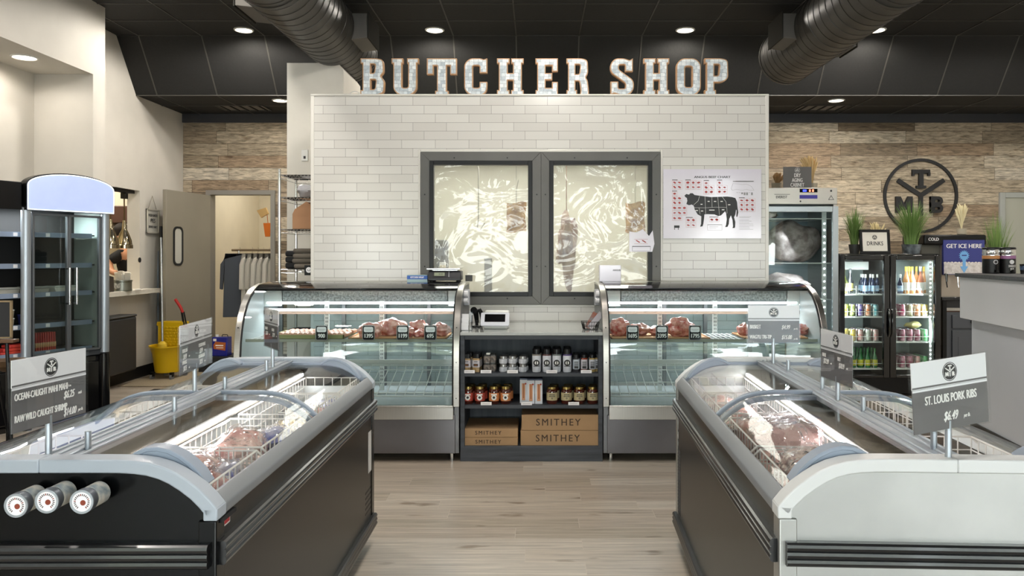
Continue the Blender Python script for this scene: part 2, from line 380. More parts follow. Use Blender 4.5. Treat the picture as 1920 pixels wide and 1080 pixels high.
# back wall of boards, with the closet door opening and a second door on the right
DX0, DX1, DZ = PX(393, WD), PX(511, WD), 2.26
mb = MB(); T_ = .12
mb.box(-8, DX0, WD, WD+T_, 0, 3.3); mb.box(DX0, DX1, WD, WD+T_, DZ, 3.3); mb.box(DX1, 8, WD, WD+T_, 0, 3.3)
struct(mb.build('wall_back', wood_wall, smooth=False))
struct(MB().box(-8, 8, WD-.03, WD, 3.21, 3.33).build('trim_1', M('charcoal_trim', '34353a', .5), smooth=False))
df = MB()
for x0, x1 in ((DX0-.04, DX0+.02), (DX1-.02, DX1+.04)): df.box(x0, x1, WD-.03, WD+.14, 0, DZ+.04)
df.box(DX0-.042, DX1+.042, WD-.032, WD+.142, DZ-.01, DZ+.05)
struct(df.build('door_frame', M('steel_door_frame', '8a8680', .4, .3), smooth=False, bevel=.004))
# swing door, open towards the shop
ang = math.atan2(9.31-WD, PX(308, 9.31)-DX0)
dr = MB(); dr.box(0, .98, -.022, .022, .02, 2.24)
d1 = struct(dr.build('door_1', M('taupe_door', '8b8578', .5, var=.04, scale=2), loc=(DX0, WD-.02, 0), rot=(0, 0, ang), bevel=.003))
w = MB(); r0 = rrect(.64, .84, 1.32, 1.80, .07)
for a, b, m in ((-.034, -.02, 0), (.02, .034, 0)):
    n = len(r0); inn = rrect(.665, .815, 1.345, 1.775, .05)
    vs = [(p[0], a, p[1]) for p in r0]+[(p[0], a, p[1]) for p in inn]+[(p[0], b, p[1]) for p in r0]+[(p[0], b, p[1]) for p in inn]
    fs = []
    for i in range(n):
        j = (i+1) % n; fs += [(i, j, n+j, n+i), (2*n+i, 3*n+i, 3*n+j, 2*n+j), (i, 2*n+i, 2*n+j, j), (n+i, n+j, 3*n+j, 3*n+i)]
    w.add(vs, fs, 0)
w.build('window_gasket', black_m, d1)
MB().prism(rrect(.665, .815, 1.345, 1.775, .05), -.026, .026, 'y').build('window_pane', M('door_pane', 'b9b9b2', .15, coat=.6), d1)
MB().cyl((.02, -.03, 2.12), (.02, -.03, 2.2), .02).box(-.01, .08, -.04, -.02, 2.16, 2.22).build('hinge', steel, d1)
# closet behind the door
mb = MB(); mb.box(-4.9, -4.8, WD+T_, 13.5, 0, 3.3); mb.box(-2.4, -2.3, WD+T_, 13.5, 0, 3.3); mb.box(-4.9, -2.3, 13.4, 13.5, 0, 3.3)
struct(mb.build('wall_closet', cream, smooth=False))
mb = MB(); mb.box(-3.85, -2.95, 13.36, 13.4, 0, 2.5).box(-3.95, -3.85, 13.33, 13.4, 0, 2.6).box(-2.95, -2.85, 13.33, 13.4, 0, 2.6).box(-3.95, -2.85, 13.33, 13.4, 2.5, 2.6)
struct(mb.build('door_3', M('cream_door', 'cfc3a2', .5), smooth=False, bevel=.004))
# right-hand rear door
mb = MB(); a = PX(1872, WD)
mb.box(a, a+.07, WD-.04, WD, 0, 2.28).box(a+.07, a+1.0, WD-.04, WD, 2.21, 2.28).box(a+1.0, a+1.07, WD-.04, WD, 0, 2.28)
struct(mb.build('door_frame', M('grey_door_frame', 'a3a6a1', .5), smooth=False, bevel=.004))
struct(MB().box(a+.07, a+1.0, WD-.02, WD, 0, 2.21).build('door_2', M('pale_green_grey_door', 'a9aa9d', .5, var=.03, scale=2), smooth=False))
# left wall: rear stretch with the serving hatch
HY0, HY1, HZ0, HZ1 = 7.95, PX(0, 1) and 4.7*F/743, 1.05, 2.21
mb = MB(); b = WX-.15
mb.box(b, WX, 7.7, HY0, 0, 4); mb.box(b, WX, HY1, WD, 0, 4); mb.box(b, WX, HY0, HY1, 0, HZ0-.05); mb.box(b, WX, HY0, HY1, HZ1, 4)
struct(mb.build('wall_left', white_wall, smooth=False))
struct(MB().box(b-.05, WX+.16, HY0-.1, HY1+.2, HZ0-.055, HZ0).build('hatch_counter_ledge', M('pale_stone', 'dcd8cc', .25, var=.04, scale=12), bevel=.005))
# kitchen beyond the hatch
mb = MB(); mb.box(-8, b, 10.2, 10.3, 0, 3.3); mb.box(-8, -7.9, 7.6, 10.3, 0, 3.3); mb.box(-8, b, 7.6, 7.7, 0, 3.3); mb.box(-8, b, 7.6, 10.3, 3.2, 3.3)
struct(mb.build('wall_kitchen', cream, smooth=False))
struct(MB().box(-6.6, -4.95, 9.95, 10.2, 1.78, 1.81).build('kitchen_shelf', white_en, bevel=.003))
tag(MB().box(-6.4, -5.0, 9.9, 10.19, 1.86, 2.08).build('kitchen_hood', M('brown_hood', '4a3128', .4), bevel=.01), 'dark brown hood above the kitchen shelf behind the serving hatch', 'hood')
# nearer left wall with the alcove for the merchandiser
AZ = 3.2; AY1 = 7.49; AX = -4.86
mb = MB(); mb.box(AX-.1, NX, AY1, 7.7, 0, 4); mb.box(AX-.1, AX, 4.2, AY1, 0, AZ+.1); mb.box(AX-.1, NX, 4.2, AY1, AZ, 4); mb.box(AX-.1, NX, FY, 4.2, 0, 4)
struct(mb.build('wall_left_near', white_wall, smooth=False))
struct(MB().box(RXW, RXW+.1, FY, WD, 0, 4).build('wall_right', white_wall, smooth=False))
bb = MB(); bb.box(WX, WX+.015, 7.7, WD, 0, .13).build('baseboard_left', base_m)['kind'] = 'structure'
bb = MB(); bb.box(NX, NX+.015, FY, 4.2, 0, .13).build('baseboard_left_near', base_m)['kind'] = 'structure'
bb = MB(); bb.box(DX1+.04, 6.0, WD-.015, WD, 0, .13).build('baseboard_back', base_m)['kind'] = 'structure'
# storefront behind the camera: piers, lintel, mullions, panes
mb = MB(); mb.box(-5, -4.0, FY-.12, FY, 0, 4); mb.box(5.9, 7, FY-.12, FY, 0, 4); mb.box(-5, 7, FY-.12, FY, 3.1, 4); mb.box(-4, 5.9, FY-.12, FY, 0, .12)
struct(mb.build('wall_front', M('dark_front_wall', '55524d', .7), smooth=False))
for i in range(6):
    x0 = -4.0+i*1.65; fr = MB()
    fr.box(x0, x0+.05, FY-.1, FY-.02, .12, 3.1).box(x0+1.6, x0+1.65, FY-.1, FY-.02, .12, 3.1).box(x0, x0+1.65, FY-.1, FY-.02, 3.04, 3.1).box(x0, x0+1.65, FY-.1, FY-.02, 2.3, 2.36).box(x0, x0+1.65, FY-.1, FY-.02, .12, .18)
    wdw = struct(fr.build('window_%d' % (i+3), black_p, smooth=False))
    MB().box(x0+.05, x0+1.6, FY-.065, FY-.055, .18, 3.04).build('pane', glassmat('shop_glass', (.97, .99, .98), 1), wdw)
struct(MB().box(-60, 60, -70, FY-.12, -.3, -.12).build('ground_street', M('asphalt', '8b8a86', .9, var=.1, scale=2), smooth=False))
# white column behind the tiled block
cx0, cx1 = PX(538, 7.3), PX(638, 7.3)+.03
mb = MB(); z1 = PZ(118, 7.3); mb.prism([(cx0, 0), (cx1, 0), (cx1, z1-.07), (cx1-.05, z1), (cx0, z1)], 7.3, 8.0, 'y')
struct(mb.build('wall_column', M('column_paint', 'dedad0', .7, var=.02), smooth=False))
struct(MB().box(PX(566, 7.3), PX(578, 7.3), 7.285, 7.3, PZ(302, 7.3), PZ(281, 7.3)).box(PX(570, 7.3), PX(574, 7.3), 7.28, 7.29, PZ(298, 7.3), PZ(293, 7.3), 1).build('wall_outlet', [white_pl, ink], bevel=.002))

# ------------------------------------------------------------ tiled block with cold-room windows
TY = 6.3; TX0, TX1 = PX(584, TY), PX(1440, TY); TZ = PZ(180, TY)
FX0, FX1, FZ0, FZ1 = PX(789, TY), PX(1238, TY), PZ(571, TY), PZ(285, TY)
mb = MB()
for b_ in ((TX0, FX0, 0, TZ), (FX1, TX1, 0, TZ), (FX0, FX1, 0, FZ0), (FX0, FX1, FZ1, TZ)): mb.box(b_[0], b_[1], TY, TY+.12, b_[2], b_[3])
struct(mb.build('wall_tile', tile, smooth=False))
side_w = M('block_side', 'd6d3cc', .6)
mb = MB(); mb.box(TX0, TX0+.08, TY+.12, 7.29, 0, TZ); mb.box(TX1-.08, TX1, TY+.12, 9.4, 0, TZ); mb.box(-1.78, TX1-.08, 9.3, 9.4, 0, TZ-.1); mb.box(TX0+.08, TX0+.1, 7.3, 9.3, 0, TZ-.1)
mb.box(TX0+.08, TX1-.08, TY+.12, 9.3, TZ-.1, TZ-.02)
struct(mb.build('wall_cold_room', M('cold_room_panel', 'c6c3b6', .55, var=.04, scale=2), smooth=False))
tr = MB(); tw = .022
tr.box(TX0-.006, TX0+tw, TY-.006, TY+.04, 0, TZ+.012).box(TX1-tw, TX1+.006, TY-.006, TY+.04, 0, TZ+.012).box(TX0-.006, TX1+.006, TY-.008, TY+.13, TZ, TZ+.016)
struct(tr.build('trim_2', M('glazed_trim_tile', 'd9d6ce', .2), bevel=.004))
tr = MB(); q = .02
tr.box(FX0-q, FX0, TY-.006, TY+.02, FZ0-q, FZ1+q).box(FX1, FX1+q, TY-.006, TY+.02, FZ0-q, FZ1+q).box(FX0, FX1, TY-.006, TY+.02, FZ1, FZ1+q).box(FX0, FX1, TY-.006, TY+.02, FZ0-q, FZ0)
struct(tr.build('trim_3', MATS['glazed_trim_tile'], bevel=.004))
mid = PX(1014.5, TY)
frame_st = M('window_frame_steel', '5c5a57', .45, .85, var=.08, scale=2)
film = glassmat('crinkled_film', (.93, .94, .92), .85, .02, bump=.3, scale=2.3, milky=.14, milkcol=(.8, .79, .73), stretch=(1, 1, 1.4))
for k, (a, b_, ga, gb) in enumerate(((FX0, mid, PX(806, TY), PX(998, TY)), (mid, FX1, PX(1030, TY), PX(1222, TY)))):
    z0, z1 = FZ0, FZ1; gz0, gz1 = PZ(555, TY), PZ(302, TY)
    m_ = MB()
    for P4 in ([(a, z0), (ga, gz0), (ga, gz1), (a, z1)], [(b_, z0), (b_, z1), (gb, gz1), (gb, gz0)], [(a, z1), (ga, gz1), (gb, gz1), (b_, z1)], [(a, z0), (b_, z0), (gb, gz0), (ga, gz0)]):
        m_.prism(P4, TY-.018, TY+.05, 'y')
    wn_ = struct(m_.build('window_%d' % (k+1), frame_st, smooth=False, bevel=.002))
    f2 = MB(); w_ = .034
    f2.box(ga, ga+w_, TY-.03, TY+.04, gz0, gz1).box(gb-w_, gb, TY-.03, TY+.04, gz0, gz1).box(ga+w_, gb-w_, TY-.03, TY+.04, gz1-w_, gz1).box(ga+w_, gb-w_, TY-.03, TY+.04, gz0, gz0+w_)
    f2.build('gasket', black_p, wn_, bevel=.002)
    MB().box(ga+w_, gb-w_, TY+.0, TY+.006, gz0+w_, gz1-w_).build('pane', film, wn_, smooth=False)
    s_ = MB()
    for fx in (.28, .72): s_.cyl((a+(b_-a)*fx, TY-.018, z1-.05), (a+(b_-a)*fx, TY-.022, z1-.05), .006).cyl((a+(b_-a)*fx, TY-.018, z0+.05), (a+(b_-a)*fx, TY-.022, z0+.05), .006)
    for xx in (a+.035, b_-.035):
        for fz in (.25, .72): s_.cyl((xx, TY-.018, z0+(z1-z0)*fz), (xx, TY-.022, z0+(z1-z0)*fz), .006)
    s_.build('screw', black_m, wn_)
area('cold_room_light', (0, 7.9, 2.6), (0, 0, 0), 2.6, 1.6, 70, (1, .98, .92))
# ------------------------------------------------------------ ceiling lights, vents, ducts
def downlight(x, y, z, label, r=.095, power=18):
    t = thing('ceiling_light', label, 'ceiling light', (x, y, z), group='recessed ceiling lights')
    MB().lathe([(r, .004), (r, -.006), (r*.86, -.012), (r*.8, -.004), (r*.8, .004)], n=32).build('trim_ring', white_pl, t)
    MB().lathe([(0.0001, -.004), (r*.8, -.004), (r*.8, .002), (.0001, .002)], n=32).build('diffuser', lamp_e, t)
    d = bpy.data.lights.new('downlight_beam', 'SPOT'); d.energy = power; d.spot_size = R(176); d.spot_blend = .3; d.color = (1, .93, .84); d.shadow_soft_size = .07
    o = bpy.data.objects.new('downlight_beam', d); COL.objects.link(o); o.location = (0, 0, -.03); o.parent = t
YL = 8.45
for px, lab in ((457, 'round ceiling light left of the left spiral duct'), (815, 'round ceiling light above the letters U and T of the sign'), (1285, 'round ceiling light above the letters O and P of the sign'), (1643, 'round ceiling light on the high ceiling right of the right duct')):
    downlight(PX(px, YL), YL, ZU, lab, .105, 45)
YL = 9.37
downlight(PX(526, YL), YL, ZL, 'round light on the low ceiling beside the white column', .1, 26)
downlight(PX(1568, YL), YL, ZL, 'round light on the low ceiling in front of the right vent', .1, 26)
downlight(-4.52, PX(0, 1) and 4.52*F/959, AZ, 'round light under the alcove soffit over the merchandiser', .11, 12)
for X_, Y_ in ((-2.5, 5.2), (0.2, 5.2), (2.9, 5.2), (-2.5, 1.9), (.2, 1.9), (2.9, 1.9), (5.4, 5.2), (5.2, 7.6), (5.0, 2.6), (3.2, 7.9), (-3.3, 7.9), (-3.4, 3.5), (-.2, 3.6)):  # fill spots without fixtures, added to brighten walls, boards and counter
    if True:
        d = bpy.data.lights.new('added_fill_spot', 'SPOT'); d.energy = 80; d.spot_size = R(176); d.spot_blend = .25; d.color = (1, .95, .88); d.shadow_soft_size = .1
        o = bpy.data.objects.new('added_fill_spot', d); COL.objects.link(o); o.location = (X_, Y_, ZU-.03)
def vent(x, lab):
    t = thing('ceiling_vent', lab, 'vent', (x, 9.84, ZL), group='ceiling vents')
    MB().box(-.3, .3, -.18, -.17, -.012, 0).box(-.3, .3, .17, .18, -.012, 0).box(-.3, -.29, -.18, .18, -.012, 0).box(.29, .3, -.18, .18, -.012, 0).build('frame', grid_m, t)
    MB().box(-.29, .29, -.17, .17, -.002, 0).build('backing', M('vent_backing', '6b6862', .5), t)
    for i in range(5):
        x_ = -.24+i*.12; MB().box(x_-.008, x_+.008, -.17, .17, -.014, -.002).build('slat', black_m, t)
vent(PX(457, 9.84), 'black slotted vent in the low ceiling on the left'); vent(PX(1541, 9.84), 'pale slotted vent in the low ceiling above the wooden wall')
duct_m = M('duct_paint', '413f3b', .42, .35, var=.12, scale=4)
def duct(x, lab, boxes, yend):
    z, r = 3.52, .285; t = thing('spiral_duct', lab, 'air duct', (x, 0, z), group='spiral ducts')
    b = MB(); prof = []
    b.cyl((0, -3.3, 0), (0, yend, 0), r, n=48); b.build('pipe', duct_m, t)
    pts = []; k = 0; y = -3.3
    sp = MB(); n = int((yend+3.3)/.13*48)
    sp.tube([((r+.001)*cos(2*pi*i/48), -3.3+i*.13/48, (r+.001)*sin(2*pi*i/48)) for i in range(n)], .003, n=4); sp.build('spiral_seam', duct_m, t)
    for yy in (2.0, 5.6, yend-.03):
        ring_ = MB(); ring(ring_, 0, 0, r, r+.007, yy-.02, yy+.02); ring_.build('joint_collar', duct_m, t)
    for sx, y0, y1, w in boxes:
        rb = MB(); rb.prism([(sx*.18, -.13), (sx*(r+w), -.1), (sx*(r+w), .12), (sx*.18, .12)], y0, y1, 'y'); rb.build('register_box', M('duct_box_paint', '6f6c67', .8, spec=.15), t, bevel=.006)
        MB().box(sx*(r+w), sx*(r+w+.012), y0-.01, y1+.01, -.11, .13).build('register_grille', M('register_grey', '3a3936', .95, spec=0), t, bevel=.002)
    for yy in (1.2, 3.2, 5.2, 7.4): MB().tube([(-.01, yy, r), (-.01, yy, .42)], .004, 6).build('hanger', duct_m, t)
duct(-1.93, 'dark grey spiral duct running above the left freezer side', [(-1, 6.1, 6.55, .16), (1, 7.0, 7.45, .12)], 8.0)
duct(2.62, 'dark grey spiral duct running over the right side of the shop', [(-1, 7.0, 7.4, .1), (1, 7.3, 7.7, .12)], 8.1)

# ------------------------------------------------------------ marquee letters on top of the tiled block
def rp(pts, n=5):
    out = []; k = len(pts)
    for i, p in enumerate(pts):
        if len(p) == 2 or p[2] == 0: out.append((p[0], p[1])); continue
        P = Vector(p[:2]); A = Vector(pts[i-1][:2]); B = Vector(pts[(i+1) % k][:2]); r = min(p[2], .47*(A-P).length, .47*(B-P).length)
        a = P+(A-P).normalized()*r; b = P+(B-P).normalized()*r
        for j in range(n+1):
            t = j/n; out.append(tuple(a*(1-t)**2+P*2*t*(1-t)+b*t*t))
    return out
def smooth_stroke(pts, w):
    L_, R_ = [], []
    for i, p in enumerate(pts):
        a = Vector(pts[max(0, i-1)]); b = Vector(pts[min(len(pts)-1, i+1)]); d = (b-a).normalized(); n = Vector((-d.y, d.x))*w/2; L_.append(tuple(Vector(p)+n)); R_.append(tuple(Vector(p)-n))
    return L_+R_[::-1]
s = .25
GL = {
 'B': [rp([(0, 0), (.5, 0, .12), (.68, .06, .14), (.7, .4, .16), (.58, .52, .05), (.68, .62, .12), (.66, .96, .14), (.48, 1, .1), (0, 1), (0, .86), (.06, .86), (.06, .14), (0, .14)]), rp([(.3, .16), (.42, .16, .05), (.45, .42, .05), (.3, .42)]), rp([(.3, .6), (.4, .6, .05), (.43, .84, .05), (.3, .84)])],
 'U': [rp([(0, .86), (.05, .86), (.05, .14, .1), (.2, 0, .1), (.55, 0, .1), (.7, .14, .1), (.7, .86), (.75, .86), (.75, 1), (.43, 1), (.43, .86), (.46, .86), (.46, .2, .06), (.29, .2, .06), (.29, .86), (.32, .86), (.32, 1), (0, 1)])],
 'T': [rp([(.22, 0), (.58, 0), (.58, .12), (.53, .12), (.53, .8), (.62, .8), (.62, .56), (.8, .56), (.8, 1), (0, 1), (0, .56), (.18, .56), (.18, .8), (.27, .8), (.27, .12), (.22, .12)])],
 'C': [rp([(.66, .36), (.44, .36), (.44, .2, .05), (.25, .2, .05), (.25, .8, .05), (.44, .8, .05), (.44, .6), (.66, .6), (.66, 1), (.56, .97), (.46, 1, .03), (.16, 1, .14), (0, .86, .14), (0, .14, .14), (.16, 0, .14), (.54, 0, .12), (.66, .12, .1)])],
 'H': [rp([(0, 0), (.34, 0), (.34, .14), (.29, .14), (.29, .4), (.43, .4), (.43, .14), (.38, .14), (.38, 0), (.72, 0), (.72, .14), (.67, .14), (.67, .86), (.72, .86), (.72, 1), (.38, 1), (.38, .86), (.43, .86), (.43, .6), (.29, .6), (.29, .86), (.34, .86), (.34, 1), (0, 1), (0, .86), (.05, .86), (.05, .14), (0, .14)])],
 'E': [rp([(0, 0), (.64, 0), (.64, .36), (.47, .36), (.47, .2), (.29, .2), (.29, .41), (.48, .41), (.48, .6), (.29, .6), (.29, .8), (.47, .8), (.47, .64), (.64, .64), (.64, 1), (0, 1), (0, .86), (.05, .86), (.05, .14), (0, .14)])],
 'R': [rp([(0, 0), (.33, 0), (.33, .14), (.28, .14), (.28, .38), (.4, .38, .04), (.44, .14), (.42, 0), (.7, 0), (.7, .14, .03), (.66, .4, .08), (.6, .48, .05), (.68, .6, .1), (.66, .95, .14), (.48, 1, .1), (0, 1), (0, .86), (.05, .86), (.05, .14), (0, .14)]), rp([(.28, .57), (.4, .57, .05), (.43, .83, .05), (.28, .83)])],
 'S': [rp([(.02, 0), (.12, .05, .02), (.3, 0, .05), (.52, 0, .12), (.68, .14, .14), (.68, .4, .12), (.25, .7, .06), (.26, .82, .04), (.43, .83, .04), (.43, .64), (.65, .64), (.65, 1), (.56, .95, .02), (.4, 1, .05), (.15, 1, .12), (.01, .86, .12), (.01, .62, .12), (.44, .32, .06), (.43, .18, .04), (.24, .18, .04), (.24, .37), (.02, .37)])],
 'O': [rp([(.16, 0, .14), (.54, 0, .14), (.7, .14, .14), (.7, .86, .14), (.54, 1, .14), (.16, 1, .14), (0, .86, .14), (0, .14, .14)]), rp([(.25, .22, .06), (.45, .22, .06), (.45, .78, .06), (.25, .78, .06)])],
 'P': [rp([(0, 0), (.33, 0), (.33, .14), (.28, .14), (.28, .34), (.5, .34, .1), (.68, .44, .14), (.67, .95, .15), (.48, 1, .1), (0, 1), (0, .86), (.05, .86), (.05, .14), (0, .14)]), rp([(.28, .53), (.4, .53, .05), (.43, .83, .05), (.28, .83)])],
}
def poly_curve(loops, sx, sz, ext, off):
    c = bpy.data.curves.new('c', 'CURVE'); c.dimensions = '2D'; c.fill_mode = 'BOTH'; c.extrude = ext; c.offset = off
    for lp in loops:
        sp = c.splines.new('POLY'); sp.points.add(len(lp)-1); sp.use_cyclic_u = True
        for p, q in zip(sp.points, lp): p.co = (q[0]*sx, q[1]*sz, 0, 1)
    o = bpy.data.objects.new('c', c); me = bpy.data.meshes.new_from_object(o); bpy.data.objects.remove(o); bpy.data.curves.remove(c); return me
def inset(lp, d):
    k = len(lp); A = sum(lp[i-1][0]*lp[i][1]-lp[i][0]*lp[i-1][1] for i in range(k))
    if A < 0: lp = lp[::-1]
    out = []
    for i in range(k):
        a, b, c = Vector(lp[i-1]), Vector(lp[i]), Vector(lp[(i+1) % k]); e1 = (b-a).normalized(); e2 = (c-b).normalized()
        n1 = Vector((-e1.y, e1.x)); n2 = Vector((-e2.y, e2.x)); n = (n1+n2)
        n = n1 if n.length < .3 else n.normalized()/max(.55, (n.normalized()).dot(n1))
        out.append(tuple(b+n*d))
    return out
rim_m = M('tan_wood_rim', 'b58d68', .6, var=.15, scale=20)
galv = planks('pressed_metal_face', (0, 2), .03, .035, ['b7c2c9', 'e6ebec', 'd2dadd'], .0018, '8d959b', rough=.32, gstr=.35, grain=(40, 60), bump=.6)
spans = [('B', 677, 722), ('U', 735, 786), ('T', 801, 857), ('C', 871, 914), ('H', 932, 982), ('E', 1004, 1046), ('R', 1062, 1104), ('S', 1143, 1188), ('H', 1206, 1254), ('O', 1267, 1313), ('P', 1320, 1364)]
LY = 6.37; HH = .302
for i, (ch, a, b) in enumerate(spans):
    x0, x1 = PX(a, LY), PX(b, LY); wdt = max(p[0] for p in GL[ch][0]); sx = (x1-x0)/wdt
    first = ch != 'H' or i < 6
    lab = {'B': 'letter B that opens the sign', 'U': 'letter U between B and T', 'T': 'letter T with wide top bar', 'C': 'letter C between T and H', 'H': 'letter H in the middle of the first word' if first else 'letter H after the S of the second word', 'E': 'letter E between H and R', 'R': 'letter R that ends the first word', 'S': 'letter S that starts the second word', 'O': 'letter O with a narrow slot', 'P': 'letter P at the right end of the sign'}[ch]
    t = thing('marquee_letter', 'silver and tan '+lab+', on the tiled block', 'letter', (x0, LY, TZ+.017), R(random.uniform(-1.5, 1.5)), 'butcher shop marquee letters')
    rim = MB(); rim.mesh(poly_curve(GL[ch], sx, HH, .022, 0), TL(0, 0, 0)); rim.build('rim', rim_m, t)
    fc = MB(); 
    lps = [[(p[0]*sx, p[1]*HH) for p in lp] for lp in GL[ch]]; lps = [inset(lps[0], .0085)]+[inset(h_, -.0085) for h_ in lps[1:]]
    fc.mesh(poly_curve(lps, 1, 1, .002, 0), TL(0, -.0235, 0)); fc.build('face', galv, t, smooth=False)
tag(MB().tube([(PX(650+i*2.6, LY), LY+.02, TZ+.02+.035*sin(pi*i/11)) for i in range(12)], .004, 6).build('power_cord', white_pl), 'white cord looping beside the letter B on the tiled block', 'cord')

# ------------------------------------------------------------ cold room contents
hook_m = steel
def hook(x, y, z0, z1, lab):
    m = MB(); m.box(x-.035, x+.035, y-.02, y+.02, z1-.22, z1); m.tube([(x, y, z1-.22), (x+.012, y, z1-.26), (x-.012, y, z1-.3), (x, y, z1-.34), (x, y, z0+.1), (x-.01, y, z0+.02), (x+.02, y, z0), (x+.06, y, z0+.06)], .006, 8)
    return tag(m.build('meat_hook', hook_m), lab, 'hook', 'cold room meat hooks')
Yc = 7.5
hook(PX(897, Yc), Yc, 1.45-(430-478)*Yc/F, TZ-.12, 'long empty steel meat hook in the middle of the left cold room window')
meat_dry = M('dried_rib_meat', '7a4a1c', .45, col2='b98a48', var=1, scale=14, bump=.6)
for px, pxw, lab in ((968, 38, 'brown rib rack hanging at the right of the left cold room window'), (1191, 38, 'brown rib rack hanging at the right of the right cold room window')):
    x = PX(px, Yc); w_ = pxw*Yc/F/2; z1, z0 = PZ(380, Yc), PZ(435, Yc)
    t = thing('rib_rack', lab, 'meat', (x, Yc, z0), group='hanging rib racks')
    m = MB(); vs = []; n, k = 14, 16
    for sd in (-1, 1):
        for j in range(k+1):
            for i in range(n+1):
                u = i/n*2-1; v = j/k
                vs.append((u*w_*(1-.08*sin(v*pi))+.004*sin(v*9), sd*(.035*(1-abs(u)**4)+.008*sin(u*22)), v*(z1-z0)+.012*sin(u*3)))
    N_ = (n+1)*(k+1); fs = []
    for sd in range(2):
        for j in range(k):
            for i in range(n): a = sd*N_+j*(n+1)+i; fs.append((a, a+1, a+n+2, a+n+1))
    for j in range(k):
        for e in (0, n): a = j*(n+1)+e; fs.append((a, a+n+1, a+n+1+N_, a+N_))
    for i in range(n):
        for e in (0, k): a = e*(n+1)+i; fs.append((a, a+1, a+1+N_, a+N_))
    m.add(vs, fs); m.build('meat', meat_dry, t)
    MB().tube([(0, 0, z1-z0-.03), (.0, .01, z1-z0+.12), (.02, .01, z1-z0+.22)], .005, 6).tube([(0, .01, z1-z0+.22), (0, .01, TZ-.12-z0)], .005, 6).box(-.035, .035, -.01, .03, TZ-.34-z0, TZ-.12-z0).build('hook', hook_m, t)
x = PX(1066, Yc)
m = MB(); m.blob((0, 0, .22), (.09, .08, .3), 5, .35, 18, 16); m.tube([(0, 0, .48), (0, 0, TZ-.12-PZ(505, Yc))], .005, 6)
tag(m.build('beef_quarter', M('dark_red_beef', '5d2a26', .35, col2='a48a78', var=1, scale=9), loc=(x-.02, Yc, PZ(505, Yc))), 'dark red beef piece hanging low at the left of the right cold room window', 'meat')
tag(MB().box(0, PX(835, 7.7)-PX(805, 7.7), 0, .3, 0, .55).build('storage_box', M('dark_grey_box', '4a4a4c', .6), loc=(PX(805, 7.7), 7.7, 1.05), bevel=.01), 'dark grey box in the lower left corner of the left cold room window', 'box')
tag(MB().box(-1.4, 1.6, 7.6, 8.2, .9, 1.05).build('cold_room_table', steel, bevel=.005), 'steel table inside the cold room', 'table')
tag(MB().box(PX(908, 7.6), PX(922, 7.6), 7.6, 7.7, 1.05, 1.42).build('wall_dispenser', M('grey_dispenser', '6e6d6a', .5), bevel=.01), 'narrow grey dispenser standing low in the left cold room window', 'dispenser')
t = thing('cleaning_jug', 'cream jug in the lower left of the left cold room window', 'jug', (PX(826, 7.45), 7.62, 1.05))
MB().lathe([(.07, 0), (.075, .02), (.075, .18), (.03, .26), (.03, .3)], n=20).build('body', M('cream_plastic', 'd8cfb9', .5), t); MB().cyl((0, 0, .3), (0, 0, .33), .032).build('cap', white_pl, t)

# ------------------------------------------------------------ beef chart poster
PXL, PXR, PZT, PZB = PX(1244, TY-.02), PX(1428, TY-.02), PZ(317, TY-.02), PZ(447, TY-.02)
pw, ph = PXR-PXL, PZT-PZB
t = thing('beef_chart', 'laminated white beef cuts chart with a black cow on the tiled wall', 'poster', (PXL, TY-.012, PZB))
MB().box(0, pw, 0, .003, 0, ph).build('sheet', M('poster_paper', 'd5d0dc', .16, coat=.8, var=.01), t, smooth=False)
red_i = M('red_meat_print', 'a3322f', .4); frm = M('thin_red_frame', 'c98b86', .5); gr = M('grey_print', '8d8a8e', .5); blk = M('black_print', '252526', .45)
def U(x, z): return (x/1000*pw, z/720*ph)       # the poster in 1000 x 720 units
pr = MB(); y0, y1 = -.0006, 0
def pbox(xa, za, xb, zb, m): a = U(xa, za); b = U(xb, zb); pr.box(a[0], b[0], y0, y1, a[1], b[1], m)
pr.text('ANGUS BEEF CHART', ph*.042, TL(pw*.5, y0, ph*.885), 0, .0003, bold=.0008, xs=1.35)
cow = [(215, 445), (235, 462), (262, 455), (275, 470), (300, 470), (318, 452), (400, 440), (480, 430), (560, 432), (650, 436), (700, 430), (735, 420), (752, 380), (758, 320), (765, 270), (755, 225), (745, 225), (748, 290), (742, 300), (735, 250), (722, 220), (735, 170), (732, 120), (728, 108), (705, 108), (712, 125), (706, 190), (690, 240), (672, 200), (668, 150), (655, 120), (630, 118), (640, 140), (648, 200), (640, 262), (630, 282), (590, 240), (560, 232), (520, 250), (450, 252), (420, 250), (415, 200), (408, 150), (400, 125), (375, 122), (385, 150), (388, 230), (350, 250), (320, 300), (310, 340), (290, 352), (262, 345), (235, 358), (245, 390), (240, 420), (225, 430)]
from mathutils.geometry import tessellate_polygon
cv = [U(*p) for p in cow]
tri = tessellate_polygon([[Vector((p[0], p[1], 0)) for p in cv]])
nn = len(cv); pr.add([(p[0], y0, p[1]) for p in cv]+[(p[0], y1, p[1]) for p in cv], [tuple(tt) for tt in tri]+[tuple(i+nn for i in tt[::-1]) for tt in tri]+[(i, (i+1) % nn, nn+(i+1) % nn, nn+i) for i in range(nn)], 0)
y0 = -.001
def line(pts, w, m):
    for a, b in zip(pts, pts[1:]): bar2(pr, U(*a), U(*b), w, y0, 0, m)
for L_ in ([(370, 440), (355, 390), (310, 350)], [(425, 438), (430, 320), (432, 255)], [(495, 432), (497, 320)], [(555, 432), (565, 330), (572, 245)], [(600, 434), (640, 380), (648, 310), (650, 260)], [(310, 320), (420, 318), (540, 325), (645, 322)], [(365, 318), (375, 250)]): line(L_, .0016, 1)
